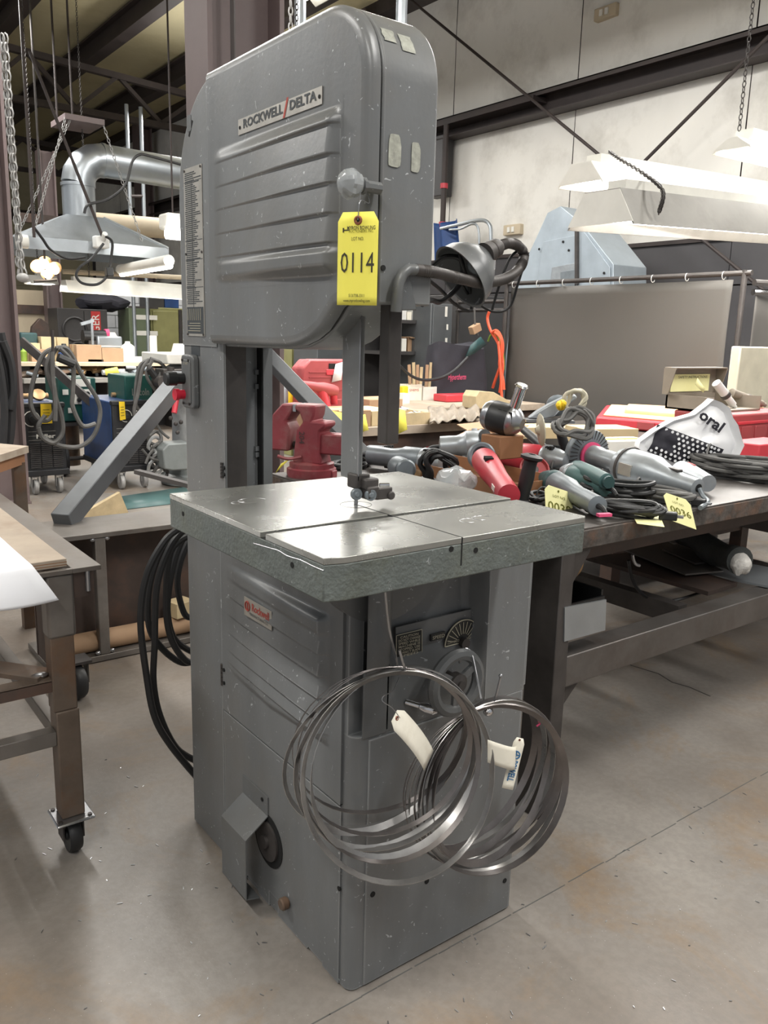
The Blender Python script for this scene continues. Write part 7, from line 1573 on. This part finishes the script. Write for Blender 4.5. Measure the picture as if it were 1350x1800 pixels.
x0b, x1b, z0b, z1b = RY(10.2, 37, 585, 66, 600); tag(B().box(x0b, x1b, 10.2, 10.5, zL, z1b).build('green_box', 'teal_dark', bevel=.02), 'dark green metal box at the column end of the long bench', 'box')
tag(B().box(*RY(10.0, 235, 622, 262, 634)[:2], 10.0, 10.3, zL, zL+.06).build('papers', 'paper'), 'flat stack of white papers near the white jug', 'papers')
# ---- cabinets along the back
YCb = 11.5
def cab(name, lab, px0, py0, px1, m, Y=YCb, d=.5, cat='cabinet'):
    a, c = PL(1, Y, px0, py0), PL(1, Y, px1, py0); t = thing(name, lab, cat, ((a.x+c.x)/2, Y+d/2, 0)); B().box(a.x, c.x, Y, Y+d, 0, a.z).build('body', m, t, bevel=.008); return t, a.x, c.x, a.z
t, ax_, cx_, zc2 = cab('black_cabinet', 'wide black cabinet with a red lettered strip behind the long bench', 100, 541, 188, 'cabinet_dark')
B().box(ax_+(cx_-ax_)*.52, ax_+(cx_-ax_)*.53, YCb-.004, YCb, .1, zc2-.03).build('door_gap', 'black_gap', t); e = ax_+(cx_-ax_)*.76; B().box(e-.07, e+.07, YCb-.006, YCb-.001, zc2-.75, zc2-.03).build('red_strip', 'label_red', t)
text('lettering', 'DANGER', .16, V((e, YCb-.008, zc2-.38)), (0, 0, 1), (-1, 0, 0), 'lamp_white', t, width=.6)
for (fx, fz, r) in ((.33, .3, .17), (.38, .62, .13)): B().tube([(ax_+(cx_-ax_)*fx+r*math.cos(a), YCb-.01, zc2-fz+r*math.sin(a)) for a in [2*PI*i/20 for i in range(20)]], .02, 6, True).build('embossed_ring', 'cabinet_dark', t)
q = B(); q.sphere((ax_+.75, YCb+.25, zc2+.10), .42, .2, .13, 18, 10); q.map(lambda p: p+V((1, 1, 1))*.06*noise.noise(p*6)); tag(q.build('black_tarp', 'bag_black', smooth=20), 'crumpled black sheet on top of the black cabinet', 'sheet')
t, ax_, cx_, zc2 = cab('green_cabinet', 'dark green cabinet with white labels behind the long bench', 226, 541, 262, 'cabinet_green')
for (fz, w_) in ((.1, .35), (.34, .35)): B().box(ax_+.1, ax_+.1+w_, YCb-.005, YCb, zc2-fz-.07, zc2-fz).build('label_strip', 'lamp_white', t)
B().box(ax_-.0, cx_+.15, YCb+.0, YCb+.02, zc2, zc2+.03).build('top_rail', 'dark_steel', t)
t, ax_, cx_, zc2 = cab('olive_locker', 'olive double locker with its doors ajar next to the green cabinet', 264, 540, 350, 'cabinet_olive', YCb+.1)
B().box(ax_+.03, ax_+.45, YCb+.07, YCb+.1, .1, zc2-.05).build('door', 'cabinet_olive', t, bevel=.006); B().box(ax_+.52, ax_+1.0, YCb+.05, YCb+.1, .1, zc2-.03).build('door', 'cabinet_olive', t, bevel=.006); B().box(ax_-.02, ax_+.05, YCb+.03, YCb+.1, zc2-.5, zc2-.4).build('handle', 'brass', t); B().box(ax_+.46, ax_+.51, YCb+.07, YCb+.1, .1, zc2-.02).build('door_gap', 'dark_steel', t)
a = PL(1, YCb+.3, 298, 538); tag(B().box(a.x-.12, a.x+.12, YCb+.2, YCb+.45, zc2+.001, zc2+.2).build('blue_box', 'tarp_blue', bevel=.01), 'bright blue box on top of the olive locker', 'box')
a = PL(1, YCb+.3, 268, 538); tag(B().box(a.x-.14, a.x+.16, YCb+.2, YCb+.5, zc2+.001, zc2+.24).build('black_box', 'cabinet_dark', bevel=.01), 'black box on top of the olive locker', 'box')
# white block wall behind, tan partition
x0, x1, z0, z1 = RY(12.3, 185, 505, 232, 640); wbk = struct(B().box(x0, x1+1.2, 12.33, 12.5, 0, z1).build('wall_block', 'brick_white', smooth=0))
k = 0; z = 0.0; bm_ = None
while z < z1-.19:
    for j in range(int((x1+1.2-x0)/.4)+1):
        xa = x0+.4*j-(.2 if k % 2 else 0); xb = min(xa+.39, x1+1.2); xa = max(xa, x0)
        if xb-xa > .06: B().box(xa, xb, 12.3, 12.34, z, z+.19).build('block', 'brick_white', wbk, smooth=0)
    z += .2; k += 1
x0, x1, z0, z1 = RY(12.3, 10, 512, 92, 640); struct(B().box(x0, x1, 12.3, 12.42, 0, z1).build('wall_partition', 'tan_panel', smooth=0)); struct(B().box(x0, x1, 12.26, 12.3, z1-.35, z1-.22).build('trim_6', 'beam_brown', smooth=0))
hcol('steel_post', PL(1, 12.1, 95, 560).x, 12.1, .2, .2, 3.9, 'dark steel post between the tan partition and the black cabinet')
ch = thing('brown_chair', 'brown upholstered chair back behind the long bench', 'chair', PL(1, 11.2, 70, 640)); x0, x1, z0, z1 = RY(11.2, 54, 560, 88, 596)
B().prism([(x0, z0), (x1, z0), (x1-.02, z1-.08), (x1-.12, z1), (x0+.14, z1), (x0+.03, z1-.12)], 1, 11.2, 11.3).build('backrest', 'beam_brown', ch, bevel=.03); B().box(x0-.02, x1+.02, 10.8, 11.25, z0-.35, z0-.25).build('seat', 'beam_brown', ch, bevel=.03)
for x in (x0+.03, x1-.07):
    for y in (10.85, 11.2): B().box(x, x+.04, y, y+.04, 0, z0-.3).build('leg', 'dark_steel', ch)
# ---- exhaust hood and duct
YH = 8.5; x0, x1 = PL(1, YH, 34, 425).x, PL(1, YH, 296, 440).x; zr0 = PL(1, YH, 165, 446).z; zr1 = PL(1, YH, 165, 425).z
hd_ = thing('exhaust_hood', 'galvanised exhaust hood hung over the welding area', 'hood', ((x0+x1)/2, YH+.6, zr0)); yb1 = YH+1.15
dx, dy = PL(1, YH+.55, 140, 380).x, YH+.55; zd = PL(1, YH+.55, 140, 383).z; r_ = .21
B().add([(x0, YH, zr0), (x1, YH, zr0), (x1, yb1, zr0), (x0, yb1, zr0), (x0, YH, zr1), (x1, YH, zr1), (x1, yb1, zr1), (x0, yb1, zr1)], [(0, 1, 5, 4), (1, 2, 6, 5), (2, 3, 7, 6), (3, 0, 4, 7)]).build('hood_rim', 'galv', hd_, solid=.01, smooth=0)
B().add([(x0, YH, zr1), (x1, YH, zr1), (x1, yb1, zr1), (x0, yb1, zr1), (dx-r_, dy-r_, zd), (dx+r_, dy-r_, zd), (dx+r_, dy+r_, zd), (dx-r_, dy+r_, zd)], [(0, 1, 5, 4), (1, 2, 6, 5), (2, 3, 7, 6), (3, 0, 4, 7)]).build('hood_slope', 'galv', hd_, solid=.006, smooth=0)
B().tube([(x1, YH, zr1), (dx+r_, dy-r_, zd)], .02, 6).build('hood_seam', 'galv', hd_)
zt5 = PL(1, dy, 150, 278).z
dk = thing('exhaust_duct', 'round galvanised duct rising from the hood and turning along the wall', 'duct', (dx, dy, zd)); rd = .185
B().cyl((dx, dy, zd-.03), (dx, dy, zt5-.30), rd, 24).build('duct_riser', 'galv', dk, smooth=50)
pts = [(dx+.30*(1-math.cos(a)), dy, zt5-.30+.30*math.sin(a)) for a in [PI/2*i/4 for i in range(5)]]; B().tube(pts, rd*1.02, 24).build('duct_elbow', 'galv', dk, smooth=20)
B().cyl((dx+.30, dy, zt5), (dx+3.2, dy, zt5-.06), rd, 24).build('duct_run', 'galv', dk, smooth=50)
for (o_, ax2) in (((dx, dy, zt5-.31), (0, 0, 1)), ((dx+.30, dy, zt5), (1, 0, 0)), ((dx+1.6, dy, zt5-.03), (1, 0, 0))): B().lathe(V(o_), ax2, [(rd*.9, -.02), (rd*1.05, -.018), (rd*1.05, .018), (rd*.9, .02)], 24).build('duct_band', 'galv', dk)
# hanger plate, chains and rods over the hood
hp = [PL(1, dy, *p) for p in ((98, 212), (112, 205), (166, 216), (156, 222))]; zp = hp[0].z
hg = thing('hood_hanger', 'rusty hanger plate with chains down to the exhaust hood', 'hanger', V((hp[0].x, dy, zp)))
B().box(hp[0].x, hp[2].x, dy-.35, dy+.2, zp-.04, zp+.02).build('hanger_plate', 'column_paint', hg, smooth=0)
def chain(p0, p1, pitch=.045, r=.0045, w_=.014):
    p0, p1 = V(p0), V(p1); d = (p1-p0); n = max(2, int(d.length/pitch)); d.normalize(); s = d.orthogonal().normalized(); t = d.cross(s); q = B()
    for i in range(n):
        c = p0+(p1-p0)*((i+.5)/n); e = s if i % 2 else t
        q.tube([c+d*(pitch*.62*math.sin(a))+e*(w_*math.cos(a)) for a in [2*PI*k/8 for k in range(8)]], r, 4, True)
    return q
for (a, c) in (((hp[0].x+.02, dy-.33, zp), (x0+.15, YH+.03, zr1+.02)), ((hp[0].x+.08, dy-.33, zp), (PL(1, YH, 48, 390).x, YH+.4, zr1+.06)), ((hp[2].x-.02, dy-.33, zp), (x1-.3, YH+.05, zr1+.06))):
    o = chain(a, c).build('chain', 'caster_grey', hg); o['kind'] = 'stuff'
for px in (101, 128): e = PL(1, dy, px, 215); B().cyl((e.x, dy, zp), (e.x, dy, rz(e.x)), .012, 6).build('hanger_rod', 'roof_steel', hg)
tag(B().cyl((PL(1, 8.2, 53, 300).x, 8.2, 2.3), (PL(1, 8.2, 53, 300).x, 8.2, 5.8), .016, 6).build('drop_pipe', 'roof_steel'), 'thin vertical drop pipe beside the exhaust hood', 'pipe')
p0, p1 = PL(1, 8.35, 52, 90), PL(1, 8.35, 181, 418); tag(B().cyl(p0, p1, .017, 6).build('sloping_pipe', 'roof_steel'), 'thin dark pipe sloping down across the exhaust duct', 'pipe')
vb_ = thing('valve_block', 'white valve block with loose cables on the rim of the hood', 'valve', PL(1, 8.4, 180, 425)); e = PL(1, 8.4, 180, 425); B().box(e.x-.09, e.x+.07, 8.36, 8.48, e.z-.07, e.z+.06).build('body', 'clamp_white', vb_, bevel=.015); B().cyl(e, e+V((0, -.1, .08)), .03, 10).build('knob', 'clamp_white', vb_)
for k, pts in enumerate(([(182, 428), (160, 455), (140, 470), (134, 485), (145, 498), (170, 500), (186, 488), (190, 475)], [(185, 415), (197, 425), (196, 450), (192, 476)], [(60, 400), (75, 420), (90, 440), (120, 455), (150, 452)], [(148, 375), (155, 360), (190, 350), (220, 325), (232, 285), (245, 272), (262, 274), (320, 290)])):
    B().tube(catmull([PL(1, 8.3, *p) for p in pts], 6), .015, 7).build('cable', 'cable_black', vb_)
B().box(PL(1, 8.3, 192, 480).x-.04, PL(1, 8.3, 192, 480).x+.04, 8.26, 8.34, PL(1, 8.3, 192, 486).z, PL(1, 8.3, 192, 470).z).build('plug', 'black_plastic', vb_, bevel=.01)
# chain hoist on the near column
hs = thing('chain_hoist', 'heavy chain hoist strands hanging beside the purple column', 'chain hoist', DI(38, 490, 5.6))
for k, (a, c) in enumerate((((3, 60), (33, 440)), ((9, 60), (36, 440)), ((33, 440), (36, 488)), ((36, 440), (44, 488)), ((30, 450), (38, 492)))):
    o = chain(DI(*a, 5.6), DI(*c, 5.6), .052, .0065, .017).build('chain', 'caster_grey', hs); o['kind'] = 'stuff'
q = B(); e = DI(40, 488, 5.58); q.sphere(e, .04, .03, .03); q.build('chain_knot', 'caster_grey', hs)
# lamps over the long bench
z_ = PL(1, 9.0, 118, 512).z; xa, xb = PL(1, 9.0, 116, 510).x, PL(1, 9.0, 345, 520).x
tube_lamp('long white fluorescent lamp over the long bench below the hood', xa, xa+2.44, 8.9, 9.25, z_, .13, 26, (xa+.3, xa+2.1), -.015, 'lamp_white')
tube_lamp('short white lamp next to the spotlights over the long bench', PL(1, 9.3, 50, 495).x, PL(1, 9.3, 114, 495).x-.1, 9.2, 9.5, PL(1, 9.3, 80, 500).z, .1, 8, (PL(1, 9.3, 70, 495).x,), 0, 'lamp_white')
# lamp under the hood, along y
a, c = PL(2, zr0-.12, 212, 474), PL(2, zr0-.12, 297, 458)
ul = thing('hood_lamp', 'bright fluorescent tube lamp fixed under the hood rim', 'lamp', (a+c)/2)
B().tube([a, c], .06, 12).build('cover', 'lamp_white', ul); a2 = a-V((0, .03, .055)); c2 = c-V((0, .03, .055)); B().cyl(a2, c2, .03, 10).build('tube', 'tube_glow', ul)
e = DI(312, 408, 9.5); sl = thing('small_lamp', 'small bright lamp with a white housing beside the saw shoulder', 'lamp', e); B().box(e.x-.12, e.x+.2, e.y, e.y+.25, e.z+.03, e.z+.2).build('housing', 'lamp_white', sl, bevel=.03); B().cyl((e.x, e.y+.12, e.z+.2), (e.x, e.y+.12, rz(e.x)), .01, 6).build('hanger_rod', 'roof_steel', sl); B().cyl((e.x-.15, e.y-.05, e.z-.03), (e.x+.25, e.y-.05, e.z-.03), .06, 12).build('tube', 'tube_glow', sl)
e = PL(1, 8.45, 45, 425); tag(B().lathe((e.x-.1, 8.45, e.z), (1, 0, 0), [(.03, 0), (.07, .01), (.07, .12), (.03, .13)], 16).build('lamp_end', 'lamp_white'), 'white round end of a tube lamp under the hood rim', 'lamp')
e = PL(1, 8.7, 80, 480)
spt = thing('clamp_lamps', 'cluster of glowing clamp lamps over the long bench', 'lamp', PL(1, 8.7, 80, 485)); B().cyl(PL(1, 8.7, 60, 495), PL(1, 8.7, 100, 492), .015, 8).build('bar', 'dark_steel', spt); B().cyl((e.x, 8.7, PL(1, 8.7, 80, 493).z), (e.x, 8.7, rz(e.x)), .012, 8).build('hanger_rod', 'dark_steel', spt)
for (px, py, m) in ((66, 470, 'bulb_glow'), (78, 464, 'bulb_glow'), (96, 474, 'bulb_glow'), (84, 482, 'bulb_glow')):
    e = PL(1, 8.7, px, py); s_ = B().lathe(e+V((0, .12, .06)), (.1, -1, -.5), [(.02, 0), (.04, .01), (.075, .07), (.08, .10), (.07, .098)], 16).build('lamp_shade', 'brass', spt); B().sphere(e, .05).build('bulb', m, s_)
# pipe and ledger behind the hood
tag(B().cyl(PL(1, 10.6, 165, 392), V((6.58, 10.6, PL(1, 10.6, 345, 400).z)), .14, 18).build('wrapped_pipe', 'tan_panel'), 'tan wrapped pipe running behind the hood', 'pipe'); tag(B().box(PL(1, 10.9, 36, 392).x, PL(1, 10.9, 345, 392).x, 10.9, 11.0, PL(1, 10.9, 150, 400).z, PL(1, 10.9, 150, 385).z).build('ledger_beam', 'beam_brown', smooth=0), 'dark horizontal beam behind the hood', 'beam')
tag(B().cyl(PL(1, 9.5, 110, 477), V((6.58, 9.5, PL(1, 9.5, 345, 484).z)), .03, 8).build('support_rail', 'tan_panel'), 'pale horizontal rail above the long lamp', 'rail')
lad = thing('cable_ladder', 'galvanised cable ladder rising behind the duct', 'cable ladder', PL(1, 11.5, 232, 400))
for px in (226, 250): e0, e1 = PL(1, 11.5, px+4, 400), PL(1, 11.5, px, 240); B().cyl((e0.x, 11.5, .9), (e0.x, 11.5, 4.6), .03, 8).build('rail', 'galv', lad)
for py in (345, 395, 290): e0, e1 = PL(1, 11.5, 228, py), PL(1, 11.5, 253, py); B().cyl(e0, e1, .025, 8).build('rung', 'roof_steel', lad)
for px, m in ((528, 'galv'), (706, 'galv')): e = DI(px, 20, 7); tag(B().cyl((e.x, e.y, 2.2), (e.x, e.y, 5.3), .045, 10).build('drop_pipe', m), 'pale vertical drop pipe behind the saw head' if px == 528 else 'pale vertical drop pipe above the corner of the saw head', 'pipe')
e = DI(511, 10, 6.5); o = chain((e.x, e.y, 2.4), (e.x, e.y, 5.6), .05, .006, .015).build('hoist_chain', 'caster_grey'); tag(o, 'thin chain hanging behind the top of the saw head', 'chain')
